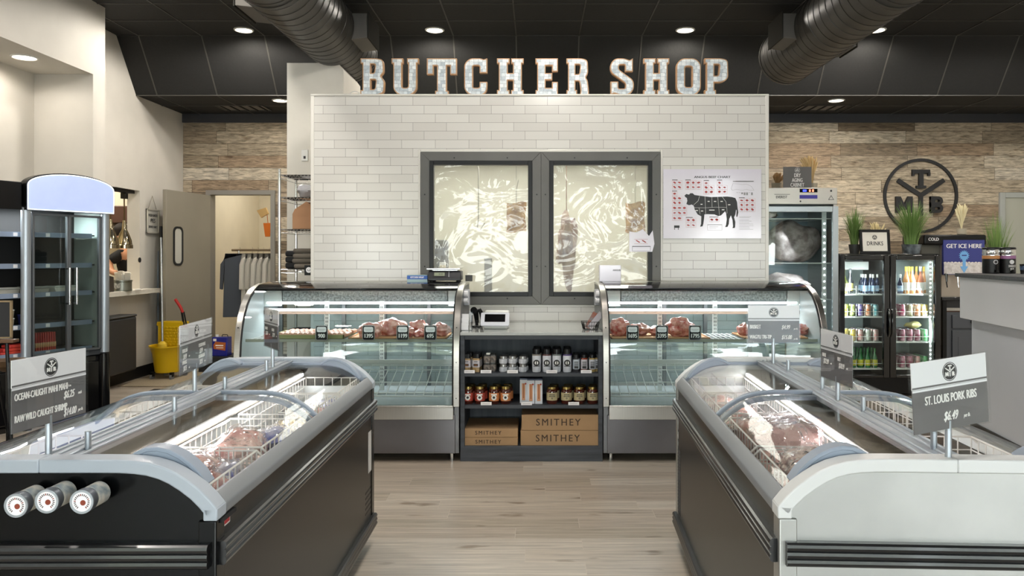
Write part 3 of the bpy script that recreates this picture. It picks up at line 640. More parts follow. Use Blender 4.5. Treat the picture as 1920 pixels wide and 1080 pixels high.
for x_, z_, w_ in ((390, 355, 20), (462, 385, 20), (528, 385, 24), (595, 385, 24), (672, 350, 24), (340, 290, 26), (395, 285, 22), (495, 295, 55), (610, 298, 26)): pbox(x_-w_/2, z_-4, x_+w_/2, z_+4, 1)
rnd = random.Random(3)
def cell(x, z, w=50, h=46, framed=True):
    if framed:
        for q in ((x, z, x+w, z+1.5), (x, z+h, x+w, z+h+1.5), (x, z, x+1.5, z+h), (x+w, z, x+w+1.5, z+h)): pbox(*q, 3)
    cx, cz = x+w/2, z+h*.55; a = rnd.uniform(-.7, .2); r0 = rnd.uniform(13, 18); r1 = rnd.uniform(7, 12)
    pts = [U(cx+r0*cos(q)*cos(a)-r1*sin(q)*sin(a), cz+r0*cos(q)*sin(a)+r1*sin(q)*cos(a)) for q in [2*pi*i/10 for i in range(10)]]
    pr.prism(pts, y0, 0, 'y', 2); pbox(cx-14, z+4, cx+14, z+6, 4)
for (x_, z_) in [(90, 555), (140, 555), (90, 508), (140, 508), (90, 440), (90, 392), (140, 392), (90, 345), (140, 345), (90, 292), (140, 292), (190, 292), (90, 240), (140, 240), (190, 240), (90, 185), (140, 185), (225, 555), (280, 555), (335, 555), (225, 508), (280, 508), (335, 508), (412, 550), (412, 505), (466, 505), (412, 458), (466, 458), (548, 553), (548, 505), (600, 505), (548, 460), (600, 460), (470, 170), (520, 170), (230, 165), (282, 165), (230, 112), (282, 112)]: cell(x_, z_)
for j in range(3):
    for i in range(3): cell(772+i*55, 370-j*47, 54, 46)
for q in ((90, 605, 145), (225, 605, 280), (412, 600, 466), (548, 603, 600), (90, 490, 140), (772, 420, 830), (470, 220, 560), (230, 215, 300)): pbox(q[0], q[1], q[2], q[1]+6, 0)
cow2 = [(690, 520), (710, 570), (770, 565), (800, 560), (850, 565), (900, 540), (925, 500), (880, 500), (850, 510), (800, 500), (750, 510), (700, 500), (690, 520)]
line(cow2, .0015, 4)
for q in range(10): pbox(rnd.uniform(670, 880), 585+rnd.uniform(0, 25), rnd.uniform(890, 930), 587+rnd.uniform(0, 25), 4) if q < 3 else pbox(670+q*25, rnd.choice((475, 460, 450)), 688+q*25, 478, 4)
for z_ in (225, 213, 190, 178, 160, 148, 130, 118, 104, 92): pbox(775, z_, 775+rnd.uniform(90, 155), z_+3, 4)
for q in ((450, 85, 600, 87), (450, 140, 600, 146), (450, 85, 452, 146), (598, 85, 600, 146), (470, 120, 560, 123), (470, 105, 540, 107)): pbox(*q, 4)
pbox(110, 110, 165, 135, 0); pbox(112, 90, 118, 112, 0); pbox(150, 90, 156, 112, 0)
pr.build('print', [blk, txt_w, red_i, frm, gr], t, smooth=False)
t = thing('chart_scrap', 'small torn corner of a beef chart stuck low on the right window frame', 'paper', (PX(1180, TY-.04), TY-.037, PZ(472, TY-.04)))
sw, sh = 46*TY/F, 42*TY/F
MB().prism([(0, 0), (sw*.93, 0), (sw*1.02, sh*.35), (sw*.95, sh*.95), (sw*.8, sh*.7), (sw*.55, sh), (sw*.3, sh*.85), (0, sh*.9)], 0, .003, 'y').build('sheet', MATS['poster_paper'], t, smooth=False)
q = MB(); q.box(sw*.2, sw*.75, -.0008, 0, sh*.55, sh*.56, 1).box(sw*.2, sw*.75, -.0008, 0, sh*.35, sh*.36, 1); q.prism([(sw*.25, sh*.5), (sw*.3, sh*.52), (sw*.45, sh*.42), (sw*.4, sh*.4)], -.0008, 0, 'y', 1); q.prism([(sw*.5, sh*.5), (sw*.55, sh*.52), (sw*.7, sh*.42), (sw*.65, sh*.4)], -.0008, 0, 'y', 1)
q.box(sw*.12, sw*.86, -.0008, 0, sh*.22, sh*.25, 0).box(sw*.12, sw*.13, -.0008, 0, sh*.03, sh*.22, 0).box(sw*.85, sw*.86, -.0008, 0, sh*.03, sh*.22, 0).box(sw*.12, sw*.86, -.0008, 0, sh*.03, sh*.04, 0)
q.build('print', [blk, red_i], t, smooth=False)
# ------------------------------------------------------------ island freezers
side_m = M('freezer_side', '2c2a27', .32, .5, var=.06, scale=1.5)
side_b = M('freezer_black_side', '211f1c', .32, .45, var=.06, scale=1.5)
end_blk = M('freezer_black_end', '060708', .22, spec=.25)
end_sil = M('freezer_silver_end', 'aeaeaa', .36, .75, var=.13, scale=2.2)
rail_m = M('freezer_grey_rail', '8c8f92', .38, .35, var=.03, scale=4)
cap_m = M('freezer_end_cap', 'a9b1ba', .38, .05)
cap_w = M('freezer_light_cap', 'd3d4d3', .38, .05)
lid_glass = glassmat('lid_glass', (.97, .975, .97), .5, .0, bump=.05, scale=1.5)
bump_m = M('rubber_bumper', '1b1b1c', .28, coat=.3)
liner = M('freezer_liner', 'cfd1ce', .4)
wire_w = M('white_wire', 'dcd8d2', .4)
CENT = M('freezer_center_beam', '6f685f', .35, .4)
PROF = [(0, .937), (.15, .937), (.2, .9365), (.24, .934), (.275, .929), (.31, .919), (.34, .905), (.37, .886), (.4, .863), (.425, .838), (.446, .812)]
LIDP = [(.045, .925), (.15, .925), (.2, .924), (.24, .921), (.275, .915), (.305, .906), (.335, .891), (.365, .871), (.39, .852), (.415, .828)]
HW, HL = .446, .985
MIR = Matrix.Diagonal((-1, 1, 1, 1))
def freezer(label, x, rz, endmat, capmat, sidemat, aisle):
    t = thing('island_freezer', label, 'freezer', (x, 2.92, 0), rz, 'island freezers')
    for T in (None, MIR): MB().box(HW-.05, HW-.008, -HL+.03, HL-.03, .1, .79, 0, T).build('side_panel', sidemat, t, bevel=.003)
    for sg in (-1, 1):
        e = MB(); half = [(p[0]*.985, p[1]-.034) for p in PROF]
        poly = [(-p[0], p[1]) for p in half[::-1]]+half[1:]+[(HW-.008, .1), (-HW+.008, .1)]
        e.prism(poly, sg*(HL-.012), sg*(HL-.05), 'y')
        e.build('end_panel', endmat, t, bevel=.003)
        c = MB()
        for T in (None, MIR): c.band(PROF, .034, sg*HL, sg*(HL-.06), 'y', 0, T)
        for T in (None, MIR): c.box(HW-.036, HW, sg*HL, sg*(HL-.06), .782, .814, 0, T)
        c.build('end_cap', capmat, t, bevel=.004, seg=3)
        for T in (None, MIR): MB().box(HW-.05, HW-.004, sg*(HL-.004), sg*(HL-.06), .1, .782, 0, T).build('corner_strip', endmat, t, bevel=.004)
    for T in (None, MIR):
        MB().prism([(.408, .836), (.418, .842), (.443, .814), (.446, .806), (.446, .786), (.436, .78), (.408, .8)], -HL+.06, HL-.06, 'y', 0, T).build('side_rail', rail_m, t, bevel=.004, seg=3)
    # bumpers: three ridges on every side, high and low
    for nm, zc in (('upper_bumper', .695), ('lower_bumper', .125)):
        bm = MB()
        for dz, rr in ((.019, .012), (0, .012), (-.019, .012)):
            for T in (None, MIR):
                bm.tube([(HW+.004, -HL+.02, zc+dz), (HW+.004, HL-.02, zc+dz)], rr, 10, 0, T=T)
            for sg in (-1, 1): bm.tube([(-HW+.02, sg*(HL+.004), zc+dz), (HW-.02, sg*(HL+.004), zc+dz)], rr, 10)
        for T in (None, MIR): bm.box(HW-.01, HW+.006, -HL+.02, HL-.02, zc-.03, zc+.03, 0, T)
        for sg in (-1, 1): bm.box(-HW+.02, HW-.02, sg*(HL-.012), sg*(HL+.006), zc-.03, zc+.03)
        bm.build(nm, bump_m, t)
    MB().box(-HW+.06, HW-.06, -HL+.07, HL-.07, .1, .14).build('underside', black_m, t)
    for sx in (-1, 1):
        for sy in (-1, 1): MB().cyl((sx*.35, sy*.85, 0), (sx*.35, sy*.85, .1), .022, .028, 14).build('foot', black_m, t)
    # tub
    tb = MB()
    for T in (None, MIR): tb.box(.40, .41, -HL+.06, HL-.06, .28, .825, 0, T)
    for sg in (-1, 1): tb.box(-.40, .40, sg*(HL-.06), sg*(HL-.072), .28, .80)
    tb.box(-.40, .40, -HL+.07, HL-.07, .27, .28); tb.box(-.012, .012, -HL+.07, HL-.07, .28, .82); tb.box(-.375, .375, -.012, .012, .28, .72)
    tb.build('tub_liner', liner, t)
    cb = MB(); cb.prism([(-.10, .84), (-.085, .83), (.085, .83), (.10, .84), (.10, .872), (.085, .88), (-.085, .88), (-.10, .872)], -HL+.06, HL-.06, 'y'); cb.build('centre_beam', CENT, t)
    for sx in (-1, 1):
        MB().box(sx*.101, sx*.108, -HL+.08, HL-.08, .852, .864).build('led_strip', led, t)
        area('freezer_led', (sx*.115, 0, .85), (0, R(-sx*25), 0), .02, 1.8, 3.0, (.96, .98, 1), t)
    cr = MB(); cr.box(-.05, .05, -HL+.05, HL-.05, .905, .922)
    for xx in (-.046, -.018, .018, .046): cr.tube([(xx, -HL+.05, .922), (xx, HL-.05, .922)], .006, 6)
    cr.build('centre_rail', silver_pl, t, bevel=.002)
    # sliding curved lids
    for sx, T in ((1, None), (-1, MIR)):
        for k, (ya, yb, dz) in enumerate(((-HL+.055, .06, 0), (-.02, HL-.055, -.012))):
            pr_ = [(p[0], p[1]+dz) for p in LIDP]
            lid = MB().band(pr_, .004, ya+.012, yb-.012, 'y', 0, T).build('curved_lid', lid_glass, t)
            for yy in (ya, yb-.026): MB().band([(p[0], p[1]+.006) for p in pr_], .016, yy, yy+.026, 'y', 0, T).build('lid_frame', grey_pl, lid, bevel=.004)
            # handle hump at the outer end of each lid
            yh = ya+.03 if k == 0 else yb-.03
            hp = [(.19, .928+dz), (.21, .941+dz), (.235, .951+dz), (.265, .953+dz), (.295, .946+dz), (.325, .931+dz), (.35, .912+dz), (.375, .887+dz), (.395, .856+dz)]
            h_ = MB().band(hp, .012, yh-.022, yh+.03, 'y', 0, T)
            h_.prism([(p[0], p[1]-.006) for p in hp]+[(.385, .852+dz), (.335, .889+dz), (.285, .91+dz), (.22, .92+dz)], yh-.018, yh-.008, 'y', 0, T)
            h_.build('lid_handle', grey_pl, lid, bevel=.003)
    for y_ in (-.82, -.31, .12, .6):
        MB().cyl((.03 if aisle > 0 else .015, y_, .92), (.03 if aisle > 0 else .015, y_, .972), .0085, n=14).build('short_post', alu, t, bevel=.001)
    return t
fl = freezer('black ended island freezer with curved glass lids on the left of the aisle', -1.252, R(.4), end_blk, cap_m, side_b, 1)
frz = freezer('silver ended island freezer with curved glass lids on the right of the aisle', 1.104, R(-2.7), end_sil, cap_w, side_m, -1)
# small details on the freezers
MB().box(HW-.008, HW+.001, -.955, -.86, .768, .778).build('rail_seal', black_m, fl)
q = MB(); q.box(.4375, .4395, -.965, -.885, .748, .774, 0); q.text('ANT', .02, Matrix.Translation((.440, -.943, .761)) @ Matrix.Rotation(pi/2, 4, 'Z') @ FR, 1, .0004, xs=.8); q.box(.4375, .4398, -.922, -.888, .752, .770, 1)
q.build('maker_sticker', [white_pl, M('sticker_red', 'b0222a', .4)], fl, smooth=False)
q = MB(); q.box(.436, .4395, .86, .94, .38, .58, 0); q.build('rating_plate', M('plate_white', 'cfcdc9', .4), fl, bevel=.002)
q = MB()
for i in range(6):
    for j in range(5): q.cyl((.436, .80+i*.025, .2+j*.025), (.4385, .80+i*.025, .2+j*.025), .007, n=8)
q.build('vent_holes', black_m, fl)['kind'] = 'stuff'
q = MB(); q.box(-.4385, -.436, .84, .955, .17, .5, 0)
for i in range(8):
    for j in range(18): q.box(-.4405, -.4385, .848+i*.013, .855+i*.013, .185+j*.017, .195+j*.017, 1)
q.build('vent_grille', [M('grille_dark', '1c1c1c', .5), M('grille_grey', '4b4a49', .5)], frz, smooth=False)
q = MB(); q.box(-.4385, -.436, .9, .95, .52, .58, 0).text('N', .05, Matrix.Translation((-.4392, .925, .55)) @ Matrix.Rotation(-pi/2, 4, 'Z') @ FR, 1, .0004); q.build('badge', [ink, txt_w], frz, smooth=False)
# magnetic spice tins on the black end
for i, (px, py) in enumerate(((24, 951), (82, 943), (148, 944))):
    D0 = 1.915; X_ = PX(px, D0-.075); Z_ = PZ(py, D0-.075)
    t = thing('spice_tin', ('leftmost round spice tin stuck to the black freezer end', 'middle round spice tin of three stuck to the black freezer end', 'rightmost round spice tin stuck to the black freezer end')[i], 'tin', (X_, D0+.012, Z_), group='spice tins on the black freezer end')
    m = MB(); m.cyl((0, 0, 0), (0, -.05, 0), .0275, n=32); m.build('body', M('marbled_label', 'd6cfc2', .35, col2='6f7f86', var=1, scale=30), t)
    m = MB(); m.cyl((0, -.05, 0), (0, -.056, 0), .0265, n=32).cyl((0, -.056, 0), (0, -.075, 0), .029, n=36); m.build('lid', M('tin_lid_grey', '6e7074', .3, .6), t, bevel=.0012)
    m = MB(); ring(m, 0, 0, .0235, .0285, -.0768, -.075, 2, 36); disc(m, 0, 0, .0235, -.0757, -.075, 0, 32); disc(m, .003, -.002, .0065, -.0765, -.0757, 1, 20)
    for a in range(20):
        aa = 2*pi*a/24-.9; bar2(m, (.0145*cos(aa), .0145*sin(aa)), (.019*cos(aa), .019*sin(aa)), .0022, -.0763, -.0757, 3 if a % 5 else 1)
    m.build('lid_label', [card_w, M('rust_dot', '8c3a22', .5), alu, M('brown_print', '5b4a44', .5)], t, smooth=False)

# ------------------------------------------------------------ baskets and packed meat
def basket(t0, sx, yc, label, ln=.43):
    o = MB(); x0, x1 = .112, .375; z0, z1 = .62, .838; r = .0024; y0_, y1_ = yc-ln/2, yc+ln/2; n = 4
    T = Matrix.Diagonal((sx, 1, 1, 1)); st = .043
    zs = [z0+(z1-z0)*i/5 for i in range(6)]; 
    for z in zs: o.tube([(x0, y0_, z), (x1, y0_, z), (x1, y1_, z), (x0, y1_, z)], r*1.6 if z == zs[-1] else r, n, 0, True, T)
    k = int((x1-x0)/st)
    for i in range(k+1):
        x = x0+(x1-x0)*i/k; o.tube([(x, y0_, z1), (x, y0_, z0), (x, y1_, z0), (x, y1_, z1)], r, n, 0, False, T)
    k = int(ln/st)
    for i in range(k+1):
        y = y0_+ln*i/k; o.tube([(x0, y, z1), (x0, y, z0), (x1, y, z0), (x1, y, z1)], r, n, 0, False, T)
    for y in (y0_, y1_): o.tube([(x1, y, z1), (.395, y, z1-.02)], r*1.6, n, 0, False, T)
    ob = o.build('wire_basket', wire_w)
    ob.location = t0.location; ob.rotation_euler = t0.rotation_euler
    return tag(ob, label, 'basket', 'wire baskets in the freezers')
meatA = M('pork_pink', 'bd776e', .35, col2='e6c3b4', var=1, scale=26, coat=1, bump=.3)
meatB = M('beef_red', '863630', .35, col2='cf9f92', var=1, scale=28, coat=1, bump=.3)
meatC = M('rib_meat', '7e4540', .35, col2='d6c3b2', var=1, scale=26, coat=1, bump=.4, stretch=(2, 1, 1))
chick = M('chicken_yellow', 'd6bd7c', .4, col2='e3cfa6', var=1, scale=12, coat=1, bump=.3)
bluew = M('blue_print_wrap', 'dcdce2', .3, col2='2b3f9e', var=1, scale=11, coat=1, bump=.3)
bluey = M('blue_yellow_bag', '1f3ba8', .3, col2='d8a92c', var=1, scale=9, coat=1, bump=.3)
purp = M('purple_stamp_wrap', 'caa09a', .35, col2='bf8f88', var=1, scale=9, coat=1, bump=.25)
wrapm = glassmat('shrink_wrap', (.99, .98, .98), 1.1, .05, bump=1.0, scale=14, milky=.07, milkcol=(.95, .92, .92))
def pack(t0, x, y, z, r, mat, label, seed, rz=0, group='packages in the freezers', wrap=True, tilt=0):
    M_ = t0.matrix_basis.copy() if False else Matrix.Translation(t0.location) @ Matrix.Rotation(t0.rotation_euler.z, 4, 'Z')
    r = tuple(q*1.16 for q in r); z += .128
    t = thing('meat_package', label, 'packaged meat', M_ @ Vector((x, y, z)), t0.rotation_euler.z+rz, group)
    t.rotation_euler.y = tilt
    MB().blob((0, 0, 0), r, seed, .16, 22, 14, fr=4).build('meat', mat, t)
    if wrap: MB().blob((0, 0, 0), (r[0]*1.05+.004, r[1]*1.05+.006, r[2]*1.1+.004), seed, .17, 26, 16, fr=4).build('wrap', wrapm, t)
    return t
Lb = [(-.72, 'nearest wire basket in the aisle side of the left freezer'), (-.25, 'wire basket just before the middle lid frame of the left freezer'), (.26, 'wire basket just past the middle lid frame of the left freezer'), (.72, 'farthest wire basket in the aisle side of the left freezer')]
Rb = [(-.72, 'nearest wire basket in the aisle side of the right freezer'), (-.25, 'wire basket just before the middle lid frame of the right freezer'), (.26, 'wire basket just past the middle lid frame of the right freezer'), (.72, 'farthest wire basket in the aisle side of the right freezer')]
for yc, lb in Lb: basket(fl, 1, yc, lb)
for yc, lb in Rb: basket(frz, -1, yc, lb)
basket(fl, -1, -.6, 'wire basket in the far row of the left freezer, near end', .6); basket(fl, -1, .4, 'wire basket in the far row of the left freezer, far end', .6)
basket(frz, 1, -.6, 'wire basket in the far row of the right freezer, near end', .6); basket(frz, 1, .4, 'wire basket in the far row of the right freezer, far end', .6)
LP = [(.18, -.85, .58, (.05, .075, .05), chick, 'pale yellow chicken bag at the near end of the left freezer'), (.3, -.86, .58, (.055, .07, .05), bluey, 'blue and yellow bag by the near corner of the left freezer'),
 (.17, -.68, .6, (.05, .08, .05), meatA, 'pink package behind the chicken bag in the left freezer'), (.29, -.69, .62, (.055, .09, .055), meatB, 'red meat package against the front wires in the left freezer'), (.22, -.6, .66, (.07, .08, .05), meatA, 'large pink package on top in the nearest left basket'),
 (.31, -.57, .63, (.045, .06, .05), bluew, 'white package with blue print at the aisle rim, nearest left basket'),
 (.18, -.36, .6, (.055, .09, .055), meatA, 'pink package on the inner side of the second left basket'), (.3, -.38, .6, (.05, .09, .055), meatC, 'marbled rib package on the aisle side of the second left basket'), (.24, -.28, .665, (.07, .1, .045), meatA, 'long pink package lying on top in the second left basket'),
 (.2, -.15, .62, (.06, .09, .05), chick, 'yellow chicken tray at the back of the second left basket'), (.3, -.14, .65, (.05, .08, .04), bluew, 'blue printed pouch leaning at the back of the second left basket'),
 (.18, .15, .56, (.05, .09, .05), bluew, 'blue and white pouch in the third left basket'), (.3, .2, .56, (.05, .09, .05), meatA, 'pink package in the third left basket'), (.22, .36, .57, (.08, .08, .05), chick, 'yellow package at the back of the third left basket'),
 (.22, .66, .56, (.08, .1, .05), meatA, 'pink package in the farthest left basket'), (.24, .84, .56, (.08, .07, .05), bluew, 'blue printed package in the farthest left basket')]
for i, a in enumerate(LP): pack(fl, a[0], a[1], a[2], a[3], a[4], a[5], i+1, rz=random.uniform(-.4, .4))
RP = [(.18, -.86, .57, (.055, .07, .045), meatC, 'dark ribs in a pack on the inner side of the nearest right basket'), (.31, -.86, .57, (.05, .07, .045), meatA, 'pale pork pack by the near corner of the right freezer'),
 (.19, -.7, .6, (.06, .09, .05), meatB, 'dark red pack beside the light strip in the nearest right basket'), (.3, -.69, .62, (.055, .1, .06), meatA, 'pink pork pack against the front wires of the right freezer'), (.24, -.62, .68, (.09, .09, .05), meatC, 'marbled pack on top in the nearest right basket'),
 (.17, -.38, .6, (.05, .09, .05), meatB, 'dark beef pack beside the light strip in the second right basket'), (.3, -.4, .62, (.055, .1, .06), meatA, 'pink pack on the aisle side of the second right basket'), (.23, -.3, .69, (.1, .13, .06), purp, 'big pale pork cut lying on top in the second right basket'), (.19, -.1, .66, (.07, .1, .055), purp, 'pale cut with a purple stamp before the middle lid frame'), (.31, -.14, .66, (.05, .09, .06), meatA, 'pink pack by the aisle rim before the middle lid frame'),
 (.3, .16, .63, (.06, .1, .05), meatB, 'red pack just past the middle lid frame of the right freezer'), (.18, .2, .6, (.06, .11, .06), purp, 'pale pack beside the light strip past the middle lid frame'), (.25, .38, .6, (.09, .08, .05), meatA, 'pink pack at the back of the third right basket'),
 (.22, .66, .57, (.09, .1, .05), purp, 'pale pack in the farthest right basket'), (.24, .85, .57, (.09, .07, .05), meatA, 'pink pack at the far end of the right freezer')]
for i, a in enumerate(RP): pack(frz, -a[0], a[1], a[2], a[3], a[4], a[5], i+31, rz=random.uniform(-.4, .4))
for i, (y_, l_) in enumerate(((-.75, 'near end'), (-.45, 'near half'), (.25, 'far half'), (.6, 'far end'))):
    pack(fl, -.24, y_, .56, (.09, .12, .05), (meatA, chick)[i % 2], 'packed meat in the outer row of the left freezer, '+l_, i+60, wrap=False)
    pack(frz, .24, y_, .56, (.09, .12, .05), (meatC, meatA)[i % 2], 'packed meat in the outer row of the right freezer, '+l_, i+70, wrap=False)
q = MB()
for i in range(6): q.box(-.02+rnd.uniform(-.03, .03), .0+rnd.uniform(0, .03), -.03+rnd.uniform(-.02, .02), .02, 0, .0015)

# ------------------------------------------------------------ price signs standing on the freezers
def price_sign(x, y, base, label, draw, rz=0, roll=0, zc=1.105, w=.25, h=.178):
    t = thing('price_sign', label, 'sign', (x, y, base), rz, 'price signs on the freezers')
    top = zc-h/2-base
    MB().cyl((0, .006, 0), (0, .006, top+.02), .0082, n=16).build('post', alu, t, bevel=.001)
    T = Matrix.Translation((0, 0, zc-base)) @ Matrix.Rotation(roll, 4, 'Y')
    a = MB(); a.box(-w/2-.006, w/2+.006, -.004, -.002, -h/2-.004, h/2+.004, 0, T).box(-w/2-.006, w/2+.006, .003, .005, -h/2-.004, h/2-.004, 0, T).build('acrylic_holder', acrylic, t, smooth=False)
    c = MB(); c.box(-w/2, w/2, -.0012, .0012, h*.12, h/2, 0, T).box(-w/2, w/2, -.0012, .0012, -h/2, h*.12, 1, T); c.box(-w/2, w/2, -.0018, -.0012, h*.13, h*.155, 1, T).box(-w/2, w/2, -.0018, -.0012, h*.085, h*.115, 0, T)
    c.build('card', [card_w, card_g], t, smooth=False)
    l_ = MB(); logo(l_, 0, h*.31, h*.135, -.0018, -.0012, 1, 2, T); draw(l_, T, w, h); l_.build('lettering', [txt_w, ink, txt_w], t, smooth=False)
    return t
def txt(mb, T, s_, size, x, z, xs=.55, align='LEFT', shear=0, bold=.0006, m=0): mb.text(s_, size, T @ TL(x, -.0018, z), m, .0004, xs, shear, align, bold)
def d_brisket(l, T, w, h):
    for i, (a, b) in enumerate((('BRISKET', '$4.99'), ('WAGYU TRI-TIP', '$15.00'))):
        z = -h*.08-i*h*.27; txt(l, T, a, .026, -w*.47, z, .56); txt(l, T, b, .028, w*.15, z-.002, .62, shear=.35); txt(l, T, 'per lb.', .012, w*.39, z-.009, .6, shear=.35, bold=.0002)
def d_ribs(l, T, w, h): txt(l, T, 'ST. LOUIS PORK RIBS', .031, 0, -h*.06, .6, 'CENTER'); txt(l, T, '$6.49', .033, -w*.02, -h*.32, .62, 'CENTER', .35); txt(l, T, 'per lb.', .014, w*.2, -h*.35, .6, 'CENTER', .35, .0002)
def d_fish(l, T, w, h):
    txt(l, T, 'OCEAN-CAUGHT MAHI MAHI', .0245, -w*.47, -h*.02, .56); txt(l, T, '6 oz.', .009, w*.24, -h*.02, .6, bold=0); txt(l, T, '$6.25', .028, w*.17, -h*.15, .62, shear=.35); txt(l, T, 'each', .012, w*.38, -h*.16, .6, shear=.35, bold=.0002)
    txt(l, T, 'RAW WILD CAUGHT SHRIMP', .0245, -w*.47, -h*.32, .56); txt(l, T, '$14.00', .028, w*.17, -h*.41, .6, shear=.35); txt(l, T, 'per lb.', .012, w*.38, -h*.42, .6, shear=.35, bold=.0002)
def four(a): 
    def f(l, T, w, h):
        for i, (s1, s2) in enumerate(a):
            x = (-w*.44, w*.06)[i % 2]; z = (-h*.03, -h*.27)[i//2]; txt(l, T, s1, .019, x, z, .55); txt(l, T, s2, .026, x+.01, z-.022, .6, shear=.35); txt(l, T, 'each', .01, x+.07, z-.024, .6, shear=.35, bold=.0002)
    return f
BZ = .93
price_sign(-1.255, 2.0, BZ, 'price sign for mahi mahi and shrimp, nearest on the left freezer', d_fish, R(84), 0, 1.105, .262)
price_sign(-1.30, 2.96, BZ, 'price sign seen at an angle in the middle of the left freezer', four([('PORK LOIN', '$4.99'), ('CHICKEN WINGS', '$3.99'), ('LAMB LEG', '$8.75'), ('CHICKEN LEGS', '$1.95')]), R(96.5), 0, 1.105, .37)
price_sign(-1.225, 3.58, BZ, 'thin price sign at the far end of the left freezer', four([('SAUSAGE', '$6.50'), ('BACON', '$7.99')]), R(-56), 0, 1.11, .23)
price_sign(1.137, 3.7, BZ, 'price sign for brisket and tri-tip at the far end of the right freezer', d_brisket, 0, 0, 1.12, .245)
price_sign(1.075, 2.77, BZ, 'clear backed price sign in the middle of the right freezer', four([('RIBEYE', '$12.99'), ('FILET', '$18.99')]), R(-87.5), 0, 1.085, .26)
price_sign(1.05, 1.96, BZ, 'price sign for pork ribs, nearest on the right freezer', d_ribs, R(20), R(-4), 1.1, .25)
# ------------------------------------------------------------ curved glass deli cases
CP = [(0, .39), (0, .62), (.004, .74), (.016, .84), (.04, .935), (.08, 1.02), (.135, 1.095), (.205, 1.155), (.29, 1.197), (.385, 1.222), (.48, 1.232)]
CG = CP[:]                                              # (depth, height) of the curved front
case_glass = glassmat('case_glass', (.92, .96, .96), 1.35, 0, ior=1.5)
rear_glass = glassmat('case_rear_glass', (.82, .86, .87), .6)
liner_b = M('case_liner', 'b3bcbd', .4)
perf = M('perforated_coil_cover', '9a9d9c', .5, .4, var=.45, scale=70)
def case(label, x, y, w):
    t = thing('deli_display_case', label, 'display case', (x, y, 0), 0, 'curved glass display cases')
    DB = .86
    for x0, nm in ((0, 'end_panel'), (w-.042, 'end_panel')):
        e = MB(); e.prism([(p[0]+.004, p[1]-.003) for p in CP]+[(DB, 1.232), (DB, .06), (.03, .06), (.03, .39)], x0+.004, x0+.038, 'x'); ep = e.build('end_panel', steel_dk, t, bevel=.002)
        MB().band(CP+[(.6, 1.236), (DB, 1.236)], .018, x0, x0+.042, 'x').build('steel_edge', steel, ep, bevel=.003)
        ins = MB(); xi = x0+.038 if x0 == 0 else x0+.004; s_ = .003 if x0 == 0 else -.003
        ins.prism([(p[0]+.02, p[1]-.015) for p in CP[1:]]+[(DB-.05, 1.2), (DB-.05, .45), (.03, .45)], xi, xi+s_, 'x'); ins.build('inner_liner', liner_b, ep)
        gk = MB(); gk.band([(p[0]+.002, p[1]-.002) for p in CP], .012, xi+s_, xi+s_+(.01 if x0 == 0 else -.01), 'x'); gk.build('gasket', black_m, ep)
        sc = MB()
        for zz in (.45, .7): sc.cyl((x0+.021, -.002, zz), (x0+.021, .0, zz), .004, n=8)
        sc.cyl((x0+.021, .028, .94), (x0+.021, .04, .94), .004, n=8)
        sc.build('screw', ink, ep)
    a, b = .042, w-.042
    MB().band([(p[0]+.004, p[1]-.004) for p in CG], .005, a, b, 'x').build('curved_glass', case_glass, t)
    MB().band([(.30, 1.204), (.385, 1.228), (.48, 1.238), (.60, 1.242)], .02, a, b, 'x').build('top_front_band', black_gloss, t, bevel=.002)
    tp = MB(); tp.box(a, b, .58, DB, 1.222, 1.24); tp.build('top_deck', steel, t, bevel=.003)
    MB().box(a, b, .006, .04, .30, .395).box(a, b, -.004, .02, .385, .40).build('lower_trim', steel_h, t, bevel=.003)
    MB().box(.03, w-.03, .02, .05, .06, .33).build('base_panel', M('base_steel', '77767a', .3, .95, var=.08, scale=2), t, bevel=.004)
    MB().box(.04, w-.04, .05, DB, .06, .36).build('base_body', steel_dk, t)
    for fx in (.06, w-.06):
        for fy in (.1, DB-.06): MB().cyl((fx, fy, 0), (fx, fy, .07), .018, n=12).build('foot', chrome, t)
    MB().box(a, b, .03, DB-.03, .37, .40).build('deck_pan', liner_b, t)
    # coil cover and lights under the roof
    c = MB(); c.box(a+.14, b-.1, .50, .52, 1.10, 1.175); c.box(a+.14, b-.1, .52, .80, 1.10, 1.19); c.build('coil_cover', perf, t)
    MB().box(a, a+.13, .495, .52, 1.06, 1.185).build('control_box', white_en, t, bevel=.002); MB().box(b-.09, b, .495, .52, 1.06, 1.185).build('control_box', white_en, t, bevel=.002)
    for yy, zz in ((.5, 1.085), (.47, 1.035)):
        MB().cyl((a+.02, yy, zz), (b-.02, yy, zz), .009, n=12).build('light_tube', led, t)
    area('case_light', (w/2, .46, 1.03), (R(-12), 0, 0), w-.2, .04, 5, (.97, .99, 1), t)
    area('case_rear_light', (w/2, .66, 1.05), (0, 0, 0), w-.2, .04, 3, (.97, .99, 1), t)
    MB().box(a, b, .49, .53, 1.0, 1.028).build('light_rail', M('brown_reflector', '6b5a4e', .4, .3), t)
    # rear sliding doors, standards and tile seen beyond
    MB().box(a, b, DB-.02, DB-.012, .42, 1.2).build('rear_glass', rear_glass, t)
    for fx in (.0, .34, .56, .80):
        MB().box(a+fx*(b-a), a+fx*(b-a)+.03, DB-.035, DB-.005, .4, 1.22).build('rear_mullion', steel_dk, t, bevel=.002)
    for fx in (.57, .30):
        s_ = MB(); X0 = w*fx; s_.box(X0, X0+.035, .60, .615, .40, 1.1, 0)
        for i in range(22): s_.box(X0+.01, X0+.014, .597, .60, .45+i*.028, .465+i*.028, 1); s_.box(X0+.022, X0+.026, .597, .60, .45+i*.028, .465+i*.028, 1)
        s_.build('shelf_standard', [white_en, ink], t, smooth=False)
    # wire racks below
    wr = MB(); nx = 22
